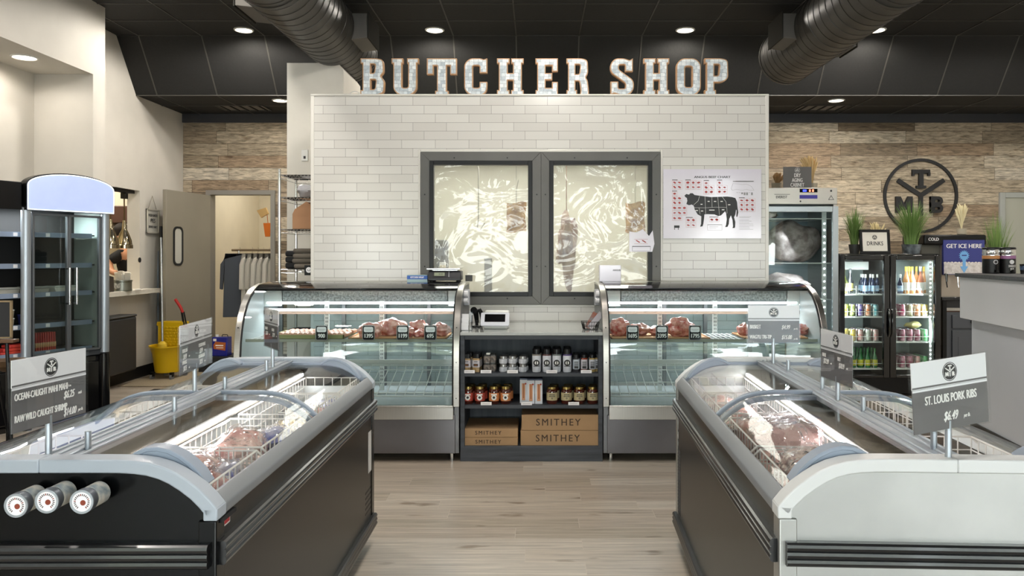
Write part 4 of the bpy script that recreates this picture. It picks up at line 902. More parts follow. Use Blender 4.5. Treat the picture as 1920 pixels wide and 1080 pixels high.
    for i in range(nx+1):
        xx = a+.02+(b-a-.04)*i/nx; wr.tube([(xx, .06, .455), (xx+.0, .10, .47), (xx, .5, .575), (xx, .52, .62)], .0035, 5)
    for yy, zz in ((.06, .455), (.10, .47), (.28, .517), (.5, .575), (.52, .62)): wr.tube([(a+.01, yy, zz), (b-.01, yy, zz)], .0045, 5)
    wr.build('lower_wire_rack', white_en, t)
    lp = MB(); lp.box(a+.01, b-.01, .52, .53, .60, .65)
    lp.build('rack_lip', white_en, t, bevel=.002)
    # upper shelf
    SZ = .845
    MB().box(a+.01, b-.01, .09, .098, SZ-.012, SZ+.008).build('shelf_front_rail', M('rail_yellow_clear', '8f9080', .3), t)
    sh = MB()
    for i in range(40):
        xx = a+.02+(b-a-.04)*i/39; sh.tube([(xx, .1, SZ), (xx, .56, SZ)], .0028, 5)
    for yy in (.105, .25, .4, .56): sh.tube([(a+.01, yy, SZ-.005), (b-.01, yy, SZ-.005)], .0045, 5)
    sh.build('upper_wire_shelf', white_en, t)
    return t, SZ+.004
CY = 5.39
cL, SZ = case('curved glass deli case on the left with scale on top', PX(437, CY), CY, PX(861, CY)-PX(437, CY))
cR, SZ = case('curved glass deli case on the right beside the ageing cabinet', PX(1131, CY), CY, PX(1556, CY)-PX(1131, CY))
# trays, meat and price tags in the cases
parch = M('butcher_paper', 'b98d62', .7); tray_w = M('clear_tray', 'c9cfbd', .3)
slice_m = M('sliced_pork', 'd9ae94', .4, col2='b97a62', var=1, scale=22, coat=.5)
roast = M('raw_roast', 'b56a60', .38, col2='e0b8aa', var=1, scale=24, coat=.6, bump=.3)
steakm = M('marbled_steak', 'ac4439', .35, col2='dfab9b', var=1, scale=34, coat=.6, bump=.3)
YS = CY+.30
def tray(px0, px1, lab, mat=parch, y0=CY+.13, y1=CY+.5, h=.012):
    x0, x1 = PX(px0, YS), PX(px1, YS); m = MB(); m.box(x0, x1, y0, y1, SZ, SZ+.004)
    for q in ((x0, x0+.006, y0, y1), (x1-.006, x1, y0, y1), (x0, x1, y0, y0+.006), (x0, x1, y1-.006, y1)): m.box(*q, SZ, SZ+h)
    return tag(m.build('meat_tray', mat), lab, 'tray', 'trays in the deli cases')
tray(520, 655, 'tray of sliced pork in the left case', M('olive_tray', '8b8a5a', .5), h=.03); tray(663, 768, 'paper lined tray under the big roasts in the left case'); tray(772, 842, 'paper lined tray at the right end of the left case')
tray(1142, 1232, 'paper lined tray at the left end of the right case'); tray(1236, 1322, 'paper lined tray under the steak in the right case'); tray(1385, 1500, 'wide paper lined tray behind the brisket sign in the right case')
def meat(px, wpx, hpx, lab, mat, sd, dy=0, grp='roasts in the deli cases'):
    Y = YS+dy; x = PX(px, Y); w_ = wpx*Y/F/2; h_ = hpx*Y/F/2
    return tag(MB().blob((0, 0, 0), (w_, max(.05, w_*.8), h_), sd, .17, 32, 20, fr=4.5).build('roast', mat, loc=(x, Y, SZ+.008+h_*.8)), lab, 'meat', grp)
k = 0
for row in range(3):
    for i in range(14):
        px = 532+i*9; k += 1
        if 596 < px < 606: continue
        tag(MB().prism([(0, 0), (.038, .0), (.05, .018), (.03, .034), (.006, .022)], 0, .085, 'y').build('pork_slice', slice_m, loc=(PX(px, YS), CY+.15+row*.11, SZ+.008), rot=(0, R(-12), R(random.uniform(-8, 8))), bevel=.006), 'pale pork slice fanned in rows on the olive tray of the left case', 'meat', 'fanned pork slices')
meat(694, 46, 30, 'pale pink roast at the left of the left case, before the 1395 tag', roast, 3, -.08); meat(735, 56, 34, 'large raw roast behind the 1395 tag in the left case', roast, 4, .06)
meat(764, 28, 22, 'red cut between the 1395 and 1199 tags', steakm, 5, -.1); meat(786, 40, 30, 'raw roast behind the 1199 tag', roast, 6, .07); meat(790, 26, 16, 'small red cut just right of the 1199 tag', steakm, 9, -.1); meat(826, 34, 26, 'raw roast at the right end of the left case', roast, 7)
meat(1160, 40, 34, 'fatty roast at the left end of the right case', steakm, 8, .03); meat(1200, 36, 24, 'roast just right of the 1695 tag', roast, 10, .05); meat(1232, 34, 18, 'red cut behind the 3395 tag', steakm, 11, .06); meat(1274, 52, 36, 'thick marbled steak left of the 1795 tag', steakm, 12, 0); meat(1500, 40, 22, 'red cut right of the brisket sign in the right case', steakm, 13, .05); meat(1395, 24, 24, 'red cut left of the brisket sign in the right case', steakm, 14, .05)
def ptag(px, num, lab):
    Y = CY+.075; t = thing('price_tag', lab, 'price tag', (PX(px, Y), Y, SZ-.004), 0, 'number tags in the deli cases')
    w_, h_ = .088, .108
    MB().prism(rrect(-w_/2, w_/2, 0, h_, .014), -.002, .002, 'y').build('plate', black_p, t)
    q = MB(); q.prism(rrect(-w_*.37, w_*.37, h_*.55, h_*.9, .01), -.003, -.002, 'y', 0)
    n = rrect(-w_/2+.003, w_/2-.003, .003, h_-.003, .012); 
    q.tube([(p[0], -.0025, p[1]) for p in n], .0009, 4, 1, True)
    q.text(num, .04, TL(0, -.0028, h_*.3), 1, .0004, .82, bold=.0012); q.box(-w_*.28, w_*.28, -.0034, -.003, h_*.72, h_*.735, 2); q.box(-w_*.2, w_*.2, -.0034, -.003, h_*.64, h_*.652, 2)
    q.build('print', [card_w, txt_w, ink], t, smooth=False)
for px, n in ((603, '900'), (691, '1395'), (755, '1199'), (807, '695'), (1186, '1695'), (1241, '3395'), (1303, '1795')): ptag(px, n, 'black price tag reading '+n+' clipped to the shelf rail')

# ------------------------------------------------------------ centre shelf unit
SY = 5.43; sx0, sx1 = PX(863, SY), PX(1130, SY)
oak = M('dark_stained_oak', '3e4249', .55, var=.25, scale=3, stretch=(1, 1, 12), bump=.15)
oak_in = M('dark_stained_oak_back', '4c525b', .6, var=.2, scale=3, stretch=(10, 1, 1))
t = thing('shelf_unit', 'dark stained wooden shelf unit between the two deli cases', 'shelves', ((sx0+sx1)/2, SY, 0)); hw = (sx1-sx0)/2
for sg in (-1, 1): MB().box(sg*hw, sg*(hw-.03), 0, .62, .1, .885).build('side_panel', oak, t, bevel=.002)
MB().box(-hw+.03, hw-.03, .45, .47, .1, .885).build('back_panel', oak_in, t)
Z1, Z2, Z3 = PZ(700, SY), PZ(760, SY), PZ(837, SY)
for z in (Z1, Z2): MB().box(-hw+.03, hw-.03, .004, .45, z-.024, z).build('shelf_board', oak, t, bevel=.002)
MB().box(-hw+.03, hw-.03, .004, .45, Z3-.02, Z3).build('bottom_board', oak, t, bevel=.002)
MB().box(-hw, hw, .0, .018, 0, Z3-.002).build('kick_board', oak, t, bevel=.002)
MB().box(-hw+.03, hw-.03, .002, .03, .855, .885).build('top_rail', oak, t, bevel=.002)
CZ = .908
tag(MB().box(sx0-.0, sx1+.0, SY-.02, TY-.01, .886, CZ).build('countertop', M('grey_quartz', 'aeb0ad', .12, var=.05, scale=14, coat=.4), bevel=.003), 'glossy pale stone countertop above the dark shelf unit', 'countertop')
def X5(zx): return PX(860+zx/6.98, SY+.05)
YF = SY+.075
def jar_set(proto, spots, grp, z):
    """first spot moves the proto, the rest are copies; spots = (x, y, label)"""
    for i, (x, y, lab) in enumerate(spots):
        o = proto if i == 0 else copy_tree(proto)
        o.location = (x, y, z); o.rotation_euler.z = R(random.uniform(-8, 8)); o['label'] = lab
def mkjar(name, cat, grp, r, h, body, lidm, lab_m, lab_z, cap_h, lid_r=None, square=False, neck=.8, art=None):
    t = thing(name, 'x', cat, group=grp); lid_r = lid_r or r*.86
    b = MB()
    if square: b.prism(rrect(-r, r, -r, r, r*.35), 0, h-cap_h, 'z')
    else: b.lathe([(r*.9, 0), (r, .006), (r, h-cap_h-.02), (r*.93, h-cap_h-.008), (r*neck, h-cap_h)], n=24)
    b.build('body', body, t, bevel=.002 if square else 0)
    c = MB()
    if square: c.prism(rrect(-lid_r, lid_r, -lid_r, lid_r, r*.3), h-cap_h, h, 'z')
    else: c.lathe([(lid_r, h-cap_h), (lid_r, h-.003), (lid_r-.003, h)], n=24)
    c.build('cap', lidm, t)
    q = MB(); a, bz = lab_z
    if square: q.prism(rrect(-r-.001, r+.001, -r-.001, r+.001, r*.35), a, bz, 'z')
    else: q.lathe([(r+.0008, a), (r+.0008, bz)], n=24); 
    lb = q.build('label', lab_m, t)
    if art:
        g = MB(); art(g, r, a, bz); g.build('print', [ink, M('art_white', 'eeeeea', .5), M('art_red', 'a83a30', .5), M('art_brown', '8a5a36', .5)], t, smooth=False)
    return t
gl_am = M('dark_sauce_glass', '4a1a0c', .08, coat=1); gold = M('gold_lid', 'b09a5e', .3, 1); blklid = M('black_lid', '0e0e10', .3)
def art_oval(g, r, a, b):
    z = (a+b)/2; disc(g, 0, z, r*.72, -r-.003, -r-.001, 0, 20); disc(g, 0, z, r*.4, -r-.0036, -r-.003, 1, 16); g.box(-r*.7, r*.7, -r-.0036, -r-.002, a+.012, a+.016, 0); g.box(-r*.12, r*.12, -r-.0042, -r-.003, z-r*.5, z+r*.5, 0)
def art_cream(g, r, a, b):
    z = (a+b)/2; g.box(-r*.5, r*.5, -r-.001, -r+.006, b-.016, b-.011, 0); g.box(-r*.55, r*.55, -r-.001, -r+.008, z, z+.004, 0); ring(g, 0, a+.016, .003, .006, -r-.0015, -r+.002, 0, 12)
def art_red(g, r, a, b):
    z = (a+b)/2; disc(g, 0, z-.004, r*.5, -r-.0015, -r+.006, 1, 12); g.box(-r*.55, r*.55, -r-.0015, -r+.008, b-.015, b-.006, 1); disc(g, 0, z-.002, r*.25, -r-.0025, -r+.006, 0, 8)
def art_panel(g, r, a, b):
    z = (a+b)/2; g.box(-r*.6, r*.6, -r-.003, -r-.001, a+.008, z, 0); g.box(-r*.35, -r*.05, -r-.0036, -r-.003, a+.01, z-.003, 3); g.box(r*.08, r*.4, -r-.0036, -r-.003, a+.01, z-.003, 3); g.box(-r*.5, r*.5, -r-.003, -r-.001, b-.012, b-.008, 0)
def art_lines(g, r, a, b):
    for q in range(3): g.box(-r*.6, r*.6, -r-.003, -r-.001, b-.02-q*.013, b-.015-q*.013, 0)
    g.box(-r*.6, r*.6, -r-.003, -r-.001, a+.006, a+.02, 0)
rown = ['front', 'middle', 'back']
def grid(xs, rows, dy, lab, names):
    out = []
    for j in range(rows):
        for i, x in enumerate(xs): out.append((x+(.008 if j else 0), YF+j*dy, lab % (names[i], rown[j] if rows == 3 else ('front' if j == 0 else 'back'))))
    return out
# upper shelf, left to right
p = mkjar('spice_jar', 'jar', 'square spice jars', .026, .128, M('spice_fill', 'a88a5e', .3, var=.3, scale=60, coat=1), blklid, M('spice_label', 'ccc6cc', .5), (.035, .085), .03, square=True, art=art_panel)
jar_set(p, grid([X5(108), X5(230)], 3, .062, 'square black capped spice jar, %s column, %s row, left end of upper shelf', ['leftmost', 'second']), 0, Z1)
p = mkjar('salt_grinder', 'jar', 'small framed label grinders', .024, .06, M('grinder_body', '3f3a36', .3, coat=1), M('grinder_band', '2b2a2b', .4), M('grinder_label', '8f8278', .5, col2='2d2a29', var=1, scale=60), (.008, .05), .006, square=True)
sp_ = []
for j in range(2):
    for i, x in enumerate((X5(370), X5(440))): sp_.append((x, YF+j*.055+i*.02, 0))
for L_ in range(2):
    for j, (x, y, _) in enumerate(sp_):
        o = p if (L_ == 0 and j == 0) else copy_tree(p); o.location = (x, y, Z1+L_*.0615)
        o['label'] = 'small square tin with framed label, %s layer, %s, right of the spice jars' % (('lower', 'upper')[L_], ('front left', 'front right', 'back left', 'back right')[j])
tag(MB().box(-.014, .014, -.02, .02, 0, .012).build('tin_stopper', white_pl, loc=(X5(385), YF, Z1+.1236), bevel=.003), 'white stopper resting on top of the small square tins', 'stopper')
p = mkjar('rub_tin', 'jar', 'low silver lidded jars', .0285, .057, M('clear_jar', 'c3c3c8', .15, coat=1), M('silver_lid', 'b5b5b3', .28, 1), M('pale_label', 'd9dbe2', .5, col2='b9bcc4', var=1, scale=40), (.006, .034), .018, .027)
n_ = 0
for L_ in range(2):
    for j in range(2):
        for i, zx in enumerate((583, 704, 838)):
            o = p if n_ == 0 else copy_tree(p); n_ += 1; o.location = (X5(zx)+j*.01, YF+j*.06, Z1+L_*.0575)
            o['label'] = 'low silver lidded jar in the %s stack, %s layer, %s row' % (('left', 'middle', 'right')[i], ('lower', 'upper')[L_], ('front', 'back')[j])
caps = ['8c8478', '5a2a22', '6f7a78', '3a1f6e']
for i, zx in enumerate((1018, 1153, 1283, 1420)):
    p = mkjar('seasoning_bottle', 'bottle', 'tall white seasoning bottles', .031, .165, M('seasoning_body', 'd8dae2', .35), blklid, M('seasoning_band_%d' % i, caps[i], .4), (.118, .126), .038, .028, neck=.86, art=lambda g, r, a, b: art_oval(g, r, .03, .105))
    for j in range(3):
        o = p if j == 0 else copy_tree(p); o.location = (X5(zx)+(.006 if j else 0), YF+j*.068, Z1)
        o['label'] = 'tall white seasoning bottle, %s from the left, %s row, upper shelf' % (ORD[i], rown[j])
for i, zx in enumerate((1540, 1645, 1752, 1825)):
    p = mkjar('slim_jar', 'jar', 'slim black capped jars', .0235, .125, M('slim_fill_%d' % i, ('3a3a3e', '8f3a26', 'a38c56', '9a8354')[i], .25, coat=1), blklid, M('slim_label_%d' % i, ('c2ccd6', 'cfcbd2', 'c9ccd4', 'b9bec8')[i], .5), (.02, .088), .026, art=art_lines)
    for j in range(3):
        o = p if j == 0 else copy_tree(p); o.location = (X5(zx)+(.006 if j else 0), YF+.005+j*.055+(.02 if i == 3 else 0), Z1)
        o['label'] = 'slim black capped jar, %s from the left of its set, %s row, upper shelf' % (ORD[i], rown[j])
# middle shelf
for zx, lm, nm in ((120, 'b24a3c', 'red label sauce jar, left one of the red pair'), (275, 'b24a3c', 'red label sauce jar, right one of the red pair'), (462, 'cf8450', 'orange label sauce jar, left one of the orange pair'), (613, 'cf8450', 'orange label sauce jar, right one of the orange pair')):
    p = mkjar('sauce_jar', 'jar', 'red and orange label sauce jars', .037, .125, gl_am, gold, M('sauce_label_'+lm, lm, .5), (.022, .078), .02, .032, art=art_red)
    for j in range(2):
        o = p if j == 0 else copy_tree(p); o.location = (X5(zx)+j*.014, YF+j*.085, Z2); o['label'] = nm+(', front row' if j == 0 else ', back row')
for i, zx in enumerate((1222, 1412, 1580, 1755)):
    p = mkjar('preserve_jar', 'jar', 'cream label preserve jars', .038, .122, gl_am, gold, M('cream_label', 'bfb28c', .55), (.026, .08), .018, .033, art=art_cream)
    for j in range(2):
        o = p if j == 0 else copy_tree(p); o.location = (X5(zx)+j*.018, YF+j*.088, Z2); o['label'] = 'cream label preserve jar, %s from the left, %s row' % (ORD[i], ('front', 'back')[j])
for i, (zx, dy) in enumerate(((848, .03), (945, 0), (1048, 0))):
    t = thing('utensil_box', 'tall white box with a copper coloured tool printed on it, %s' % ('leftmost of three', 'middle of three', 'rightmost of three')[i], 'box', (X5(zx), YF-.02+dy, Z2), group='tall white boxes on the middle shelf')
    MB().box(-.026, .026, 0, .15, 0, .176, 0).box(-.0262, .0262, -.0002, .1502, .166, .1765, 1).build('carton', [M('box_white', 'dcdfe6', .5), M('box_navy', '3a4660', .5)], t, smooth=False)
    q = MB(); q.box(-.012, .012, -.0012, 0, .02, .14, 0); q.box(-.004, .004, -.002, -.0012, .035, .14, 1); disc(q, .014, .138, .0065, -.0022, -.0012, 2, 14); q.build('print', [M('copper_print', 'd49a70', .5), M('copper_dark', 'a8653a', .5), MATS['art_red']], t, smooth=False)
tgs = [(140, Z1, 'under the spice jars'), (358, Z1, 'under the small square tins'), (705, Z1, 'under the low silver lidded jars'), (1218, Z1, 'under the white seasoning bottles'), (1670, Z1, 'under the slim jars'), (360, Z2, 'between the red and orange sauce jars'), (888, Z2, 'under the tall white boxes'), (1505, Z2, 'under the preserve jars')]
for zx, z, nm in tgs: tag(MB().box(-.038, .038, -.002, 0, 0, .022, 0).box(-.028, .028, -.0026, -.002, .009, .0115, 1).build('shelf_label', [card_w, MATS['grey_print']], loc=(PX(860+zx/6.98, SY), SY+.002, z+.001), smooth=False), 'small white shelf label '+nm, 'label', 'white shelf labels')
# cookware cartons at the bottom
def carton(px0, px1, py0, py1, lab, xs, y0=.03):
    Y = SY+y0; x0, x1, z0, z1 = PX(px0, Y), PX(px1, Y), PZ(py1, Y), PZ(py0, Y); w_, h_ = x1-x0, z1-z0
    t = thing('cardboard_box', lab, 'box', ((x0+x1)/2, Y, z0), 0, 'brown cartons on the bottom shelf')
    MB().box(-w_/2, w_/2, 0, .36, 0, h_).build('carton', cardboard, t, bevel=.003)
    MB().text('SMITHEY', h_*.62, TL(-w_*.03, -.001, h_*.5), 0, .0004, xs, bold=.0006, spacing=1.3).build('lettering', M('brown_ink', '43301f', .6), t, smooth=False)
    return t
zb = Z3
for args in ((866, 971, 820.5, 836.7, 'lower of the two flat brown cartons on the left', 1.0), (866, 971, 803.5, 820, 'upper of the two flat brown cartons on the left', 1.0), (976, 1124, 807.5, 836.7, 'lower of the two deep brown cartons on the right', .95), (978, 1124, 777.5, 807, 'upper of the two deep brown cartons on the right', .95)):
    carton(*args)

# ------------------------------------------------------------ things on the counter and on the cases
def on(px, Y): return PX(px, Y)
Yc_ = 5.68
t = thing('payment_terminal', 'white payment terminal with black screen on the countertop', 'card terminal', (on(930, Yc_), Yc_, CZ), R(-4))
MB().prism([(-.035, 0), (.06, 0), (.075, .02), (.03, .115), (-.0, .12), (-.05, .02)], -.085, .085, 'x').build('stand', white_pl, t, bevel=.008)
sc = MB(); Tt = Matrix.Translation((0, -.055, .075)) @ Matrix.Rotation(R(-28), 4, 'X')
sc.prism(rrect(-.105, .105, -.055, .05, .012), -.008, .008, 'y', 0, Tt); sc.build('housing', M('terminal_white', 'cfd0d8', .3), t, bevel=.003)
MB().box(-.075, .075, -.0095, -.008, -.025, .035, 0, Tt).build('screen', black_gloss, t)
MB().box(-.09, .09, .05, .1, 0, .13).build('printer', white_pl, t, bevel=.01)
t = thing('card_holder', 'clear tiered holder with white cards at the left of the countertop', 'card holder', (on(873, 5.55), 5.56, CZ), R(0))
MB().box(-.045, .045, -.03, .05, 0, .004).box(-.045, .045, .045, .049, 0, .13).box(-.045, -.042, -.03, .05, 0, .11).box(.042, .045, -.03, .05, 0, .11).build('stand', acrylic, t)
for i, (yy, zz) in enumerate(((-.02, .004), (.005, .035), (.03, .065))): MB().box(-.03, .02, yy, yy+.012, zz, zz+.05).build('card_stack', card_w, t, smooth=False)
t = thing('hand_scanner', 'black hand scanner on its stand behind the card holder', 'scanner', (on(895, 5.85), 5.8, CZ))
MB().lathe([(.035, 0), (.035, .01), (.012, .016), (.01, .05)], n=20).build('base', black_p, t)
MB().tube([(0, .02, .03), (-.005, .02, .08), (-.01, .0, .12), (-.02, -.04, .13)], [.014, .018, .022, .026], 14).build('head', black_p, t)
MB().tube([(.03, .02, .0), (.04, .02, .05), (.035, .01, .1), (.02, .0, .13), (.0, .0, .125)], [.01, .014, .018, .016, .008], 12).build('grip', black_p, t)
t = thing('wire_basket_of_leaflets', 'black wire basket holding folded leaflets at the right of the countertop', 'basket', (on(1107, 5.6), 5.62, CZ), R(8))
m = MB()
for z_, sc_ in ((0.002, .8), (.03, .93), (.058, 1.05)): m.tube([(-.055*sc_, -.05*sc_, z_), (.055*sc_, -.05*sc_, z_), (.055*sc_, .05*sc_, z_), (-.055*sc_, .05*sc_, z_)], .0018, 5, 0, True)
for i in range(7):
    u = -.05+i*.1/6; m.tube([(u*.85*1.1, -.04, .002), (u*1.15, -.053, .058)], .0012, 4).tube([(u*.85*1.1, .04, .002), (u*1.15, .053, .058)], .0012, 4).tube([(-.044, u*.8, .002), (-.058, u, .058)], .0012, 4).tube([(.044, u*.8, .002), (.058, u, .058)], .0012, 4)
m.build('basket', black_p, t)
MB().box(-.02, .02, -.002, .002, 0, .14).build('leaflet', MATS['spice_label'], t, loc=(-.005, 0, .012), rot=(R(8), R(38), 0), smooth=False)
MB().box(-.02, .02, -.002, .002, 0, .13).build('leaflet', M('leaflet_grey', '8d8b8c', .5, col2='b0562f', var=1, scale=20), t, loc=(-.02, .018, .01), rot=(R(4), R(30), 0), smooth=False)
CT = 1.24; Ys = CY+.70
t = thing('weighing_scale', 'black digital scale with silver pan on top of the left case', 'scale', (on(836, Ys), Ys, CT), R(2))
for sx_ in (-1, 1):
    for sy_ in (-1, 1): MB().cyl((sx_*.1, sy_*.08, 0), (sx_*.1, sy_*.08, .014), .014, n=14).build('foot', black_m, t)
MB().prism([(-.13, .012), (.12, .012), (.12, .085), (-.1, .085), (-.13, .03)], -.128, .128, 'x').build('housing', M('scale_black', '27272b', .35), t, bevel=.006)
MB().box(-.14, .12, -.125, .13, .095, .108).box(-.1, .1, -.08, .08, .085, .095).build('pan', chrome, t, bevel=.004)
Ts = Matrix.Translation((0, -.117, .058)) @ Matrix.Rotation(R(-27), 4, 'X')
q = MB(); q.box(-.09, .01, -.004, .0, -.018, .022, 1, Ts); q.box(-.08, 0, -.005, -.004, -.012, .016, 0, Ts); q.box(.03, .036, -.005, 0, -.02, .024, 2, Ts); q.text('0.00', .02, Ts @ TL(-.028, -.0055, .001), 1, .0003); q.build('display', [M('lcd_green', '8d947d', .3), ink, M('scale_grey', '9a9aa0', .4)], t, smooth=False)
t = thing('wrap_dispenser_box', 'small blue and white cutter box on the left case beside the scale', 'box', (on(785, Ys), Ys-.05, CT), R(-3))
MB().box(-.08, .08, -.02, .03, 0, .055, 0).box(-.0802, .0802, -.0205, .0302, .02, .05, 1).build('carton', [M('teal_carton', '9fb8bd', .5), M('blue_carton', '3f68b8', .5)], t, smooth=False, bevel=.002)
MB().text('KITCHEN WRAP', .02, TL(0, -.0215, .035), 0, .0004, .72, bold=.0004).build('lettering', txt_w, t, smooth=False)
tag(MB().box(-.028, .028, -.01, .01, 0, .05).build('small_box', [M('dark_label_box', '3a3a38', .5)], loc=(on(879, Ys+.05), Ys+.06, CT), bevel=.003), 'small dark box just right of the scale', 'box')
t = thing('paper_box', 'white box with printed lettering on the left end of the right case', 'box', (on(1143, Ys), Ys-.05, CT))
MB().box(-.085, .085, 0, .1, 0, .13).build('carton', MATS['poster_paper'], t, bevel=.004)
MB().text('ANGUS', .02, TL(.05, -.001, .09), 0, .0003, .9, bold=.0005).build('lettering', ink, t, smooth=False)
for sgx, lab, px in ((1, 'white roll holder clamped to the inner end of the left case', 873), (-1, 'white roll holder clamped to the inner end of the right case', 1122)):
    t = thing('ticket_roll_holder', lab, 'holder', (on(px, 5.82), 5.82, 1.09), 0, 'ticket roll holders')
    MB().box(-.03, .03, -.01, .05, -.02, .1).build('bracket', M('clear_grey', 'a9a9ae', .3), t, bevel=.006)
    MB().cyl((-.02, -.02, .07), (.02, -.02, .07), .022, n=18).build('roll', card_w, t); MB().cyl((-.024, -.02, .02), (.018, -.02, .02), .02, n=18).build('roll', card_w, t)
# ------------------------------------------------------------ arched merchandiser on the left
U_ = Vector((.304, .65, 0)).normalized(); A_ = Vector((PX(48, 6.4), 6.4, 0)); aU = math.atan2(U_.y, U_.x)
mch = thing('merchandiser_refrigerator', 'black refrigerated merchandiser with lit arched header and silver posts on the left', 'refrigerator', A_, aU)
# local frame: x along the front, y into the unit (left and back), z up; front faces -y
LW = .70; LN = -.42; DP = .44
MB().box(LN, LW+.02, .02, DP, 0, .55).box(LN, LW+.02, 0.0, DP, .06, .5).build('base_plinth', black_gloss, mch, bevel=.01)
MB().cyl((LW, -.005, 0), (LW, -.005, .56), .042, n=24).build('base_post', black_gloss, mch); MB().cyl((0, -.005, 0), (0, -.005, .57), .042, n=24).build('base_post', black_gloss, mch)
for x_ in (0, LW): MB().cyl((x_, -.005, .57), (x_, -.005, 1.84), .038, n=28).build('silver_post', M('post_silver', 'aab2ba', .35, .6), mch)
MB().box(LN, LW+.02, DP-.02, DP, .5, 2.03).build('back_wall', black_m, mch)
MB().box(LW+.0, LW+.02, .03, DP-.02, .5, 2.0).build('end_wall', M('pale_teal_liner', 'b7c4bf', .4), mch)
MB().box(LN, LW+.02, .02, DP, 1.86, 2.04).build('roof', black_p, mch, bevel=.01)
MB().box(LN, -.04, -.02, .02, 1.82, 2.05).build('side_canopy', black_p, mch, bevel=.006)
hp = [(-.03, 1.82), (LW+.05, 1.82), (LW+.05, 2.035)]+[(LW/2+.01+(LW/2+.04)*cos(R(a)), 2.035+.115*sin(R(a))) for a in range(10, 171, 8)]+[(-.03, 2.035)]
MB().prism(hp, -.06, .02, 'y').build('header_box', black_p, mch)
cxh, czh = LW/2+.01, 1.93
hp2 = [(cxh+(p[0]-cxh)*.985, czh+(p[1]-czh)*.94) for p in hp]
MB().prism(hp2, -.068, -.06, 'y').build('lit_header_panel', M('header_lightbox', 'b9c6ea', .3, emit='a9b9ee', estr=.4, var=.06, scale=4), mch)
n_ = len(hp2); MB().tube([(p[0], -.069, p[1]) for p in hp2], .004, 6, 0, True).build('header_trim', M('trim_glow', 'ffffff', .4, emit='e6f0ff', estr=1.0), mch)
mg = glassmat('cooler_glass', (.82, .86, .85), 1.6, 0)
for x0, x1 in ((.045, .36), (.36, .655)):
    f = MB(); w_ = .018
    for q in ((x0, x0+w_, .60, 1.8), (x1-w_, x1, .60, 1.8), (x0, x1, .60, .60+w_), (x0, x1, 1.8-w_, 1.8)): f.box(q[0], q[1], -.02, .01, q[2], q[3])
    fo = f.build('glass_door', M('door_frame_grey', '6c7074', .4, .5), mch, bevel=.002)
    MB().box(x0+w_, x1-w_, -.008, -.003, .6+w_, 1.8-w_).build('pane', mg, fo)
    xh = x1-.03 if x0 < .2 else x0+.035
    h = MB(); h.tube([(xh, -.07, 1.02), (xh, -.07, 1.34)], .009, 12); h.tube([(xh, -.02, 1.03), (xh, -.075, 1.03)], .007, 8).tube([(xh, -.02, 1.33), (xh, -.075, 1.33)], .007, 8); h.build('handle', chrome, fo)
strip = M('price_strip', '8a97ac', .35); shelf_b = M('black_shelf', '1d1e20', .4)
for z_ in (1.63, 1.366, 1.12, .855, .62):
    so = MB().box(LN+.02, LW-.03, .09, DP-.03, z_-.012, z_).build('shelf', shelf_b, mch)
    MB().box(LN+.02, LW-.06, .082, .09, z_-.03, z_+.012).build('price_strip', strip, so)
    tg = MB()
    for xx in (-.05, .22): tg.box(xx, xx+.035, .0805, .082, z_-.024, z_+.006)
    tg.build('shelf_tag', card_w, so)
MB().box(LN, LW+.02, .0, .09, .55, .6).build('front_bumper', M('bumper_grey', '3c3f44', .4), mch, bevel=.006)
area('merchandiser_light', (.1, .2, 1.85), (0, 0, 0), .8, .1, 16, (.9, .97, 1), mch)
TM = Matrix.Translation(A_) @ Matrix.Rotation(aU, 4, 'Z')
white_t = M('foam_tray_white', 'dddad0', .5)
def inm(name, lab, cat, x, y, z, grp, build):
    t_ = thing(name, lab, cat, TM @ Vector((x, y, z)), aU, grp); build(t_); return t_
def clam(t_):
    MB().prism([(-.085, 0), (.085, 0), (.1, .045), (-.1, .045)], -.07, .07, 'y').build('bowl', white_t, t_, bevel=.004)
    MB().prism([(-.104, .045), (.104, .045), (.104, .052), (.085, .062), (-.085, .062), (-.104, .052)], -.078, .078, 'y').build('lid', M('clear_lid', 'cfd2cc', .15, coat=1), t_, bevel=.004)
for x_, z_, l_ in ((-.28, 0, 'lower tray left of the left post'), (-.28, .062, 'upper tray left of the left post'), (-.07, 0, 'lower tray just behind the left post'), (-.07, .062, 'upper tray just behind the left post'), (.18, 0, 'lower tray of the stack behind the left door'), (.18, .062, 'upper tray of the stack behind the left door'), (.42, 0, 'tray behind the right door')):
    inm('food_tray', 'white lidded food tray, '+l_, 'food container', x_, .19, 1.12, 'white food trays', clam)
def cup(t_):
    MB().lathe([(.026, 0), (.033, .06)], n=16).build('cup', M('cup_beige', 'b0a58f', .5), t_); MB().lathe([(.035, .06), (.035, .066), (.03, .07)], n=16).build('lid', white_pl, t_)
for i, x_ in enumerate((-.3, -.21, -.12, -.03)):
    for L_ in range(2): inm('lidded_cup', 'small lidded cup on the fourth merchandiser shelf, %s from the left, %s layer' % (ORD[i], ('lower', 'upper')[L_]), 'cup', x_, .16, .855+L_*.0705, 'small lidded cups', cup)
def donut(t_): MB().lathe([(.012+.0, .02)]+[(.036+.022*cos(R(a)), .02+.018*sin(R(a))) for a in range(180, -181, -30)], n=18).build('ring', M('glazed_dough', '8a5a36', .3, coat=.8), t_)
for i, x_ in enumerate((-.34, -.25, -.17)):
    t_ = inm('baked_ring', 'glazed baked ring in wrap on the top merchandiser shelf, %s from the left' % ORD[i], 'pastry', x_, .17, 1.635, 'baked rings', donut); t_.rotation_euler.x = 0
redp = M('red_package', 'b5222c', .35, col2='d8503f', var=1, scale=6)
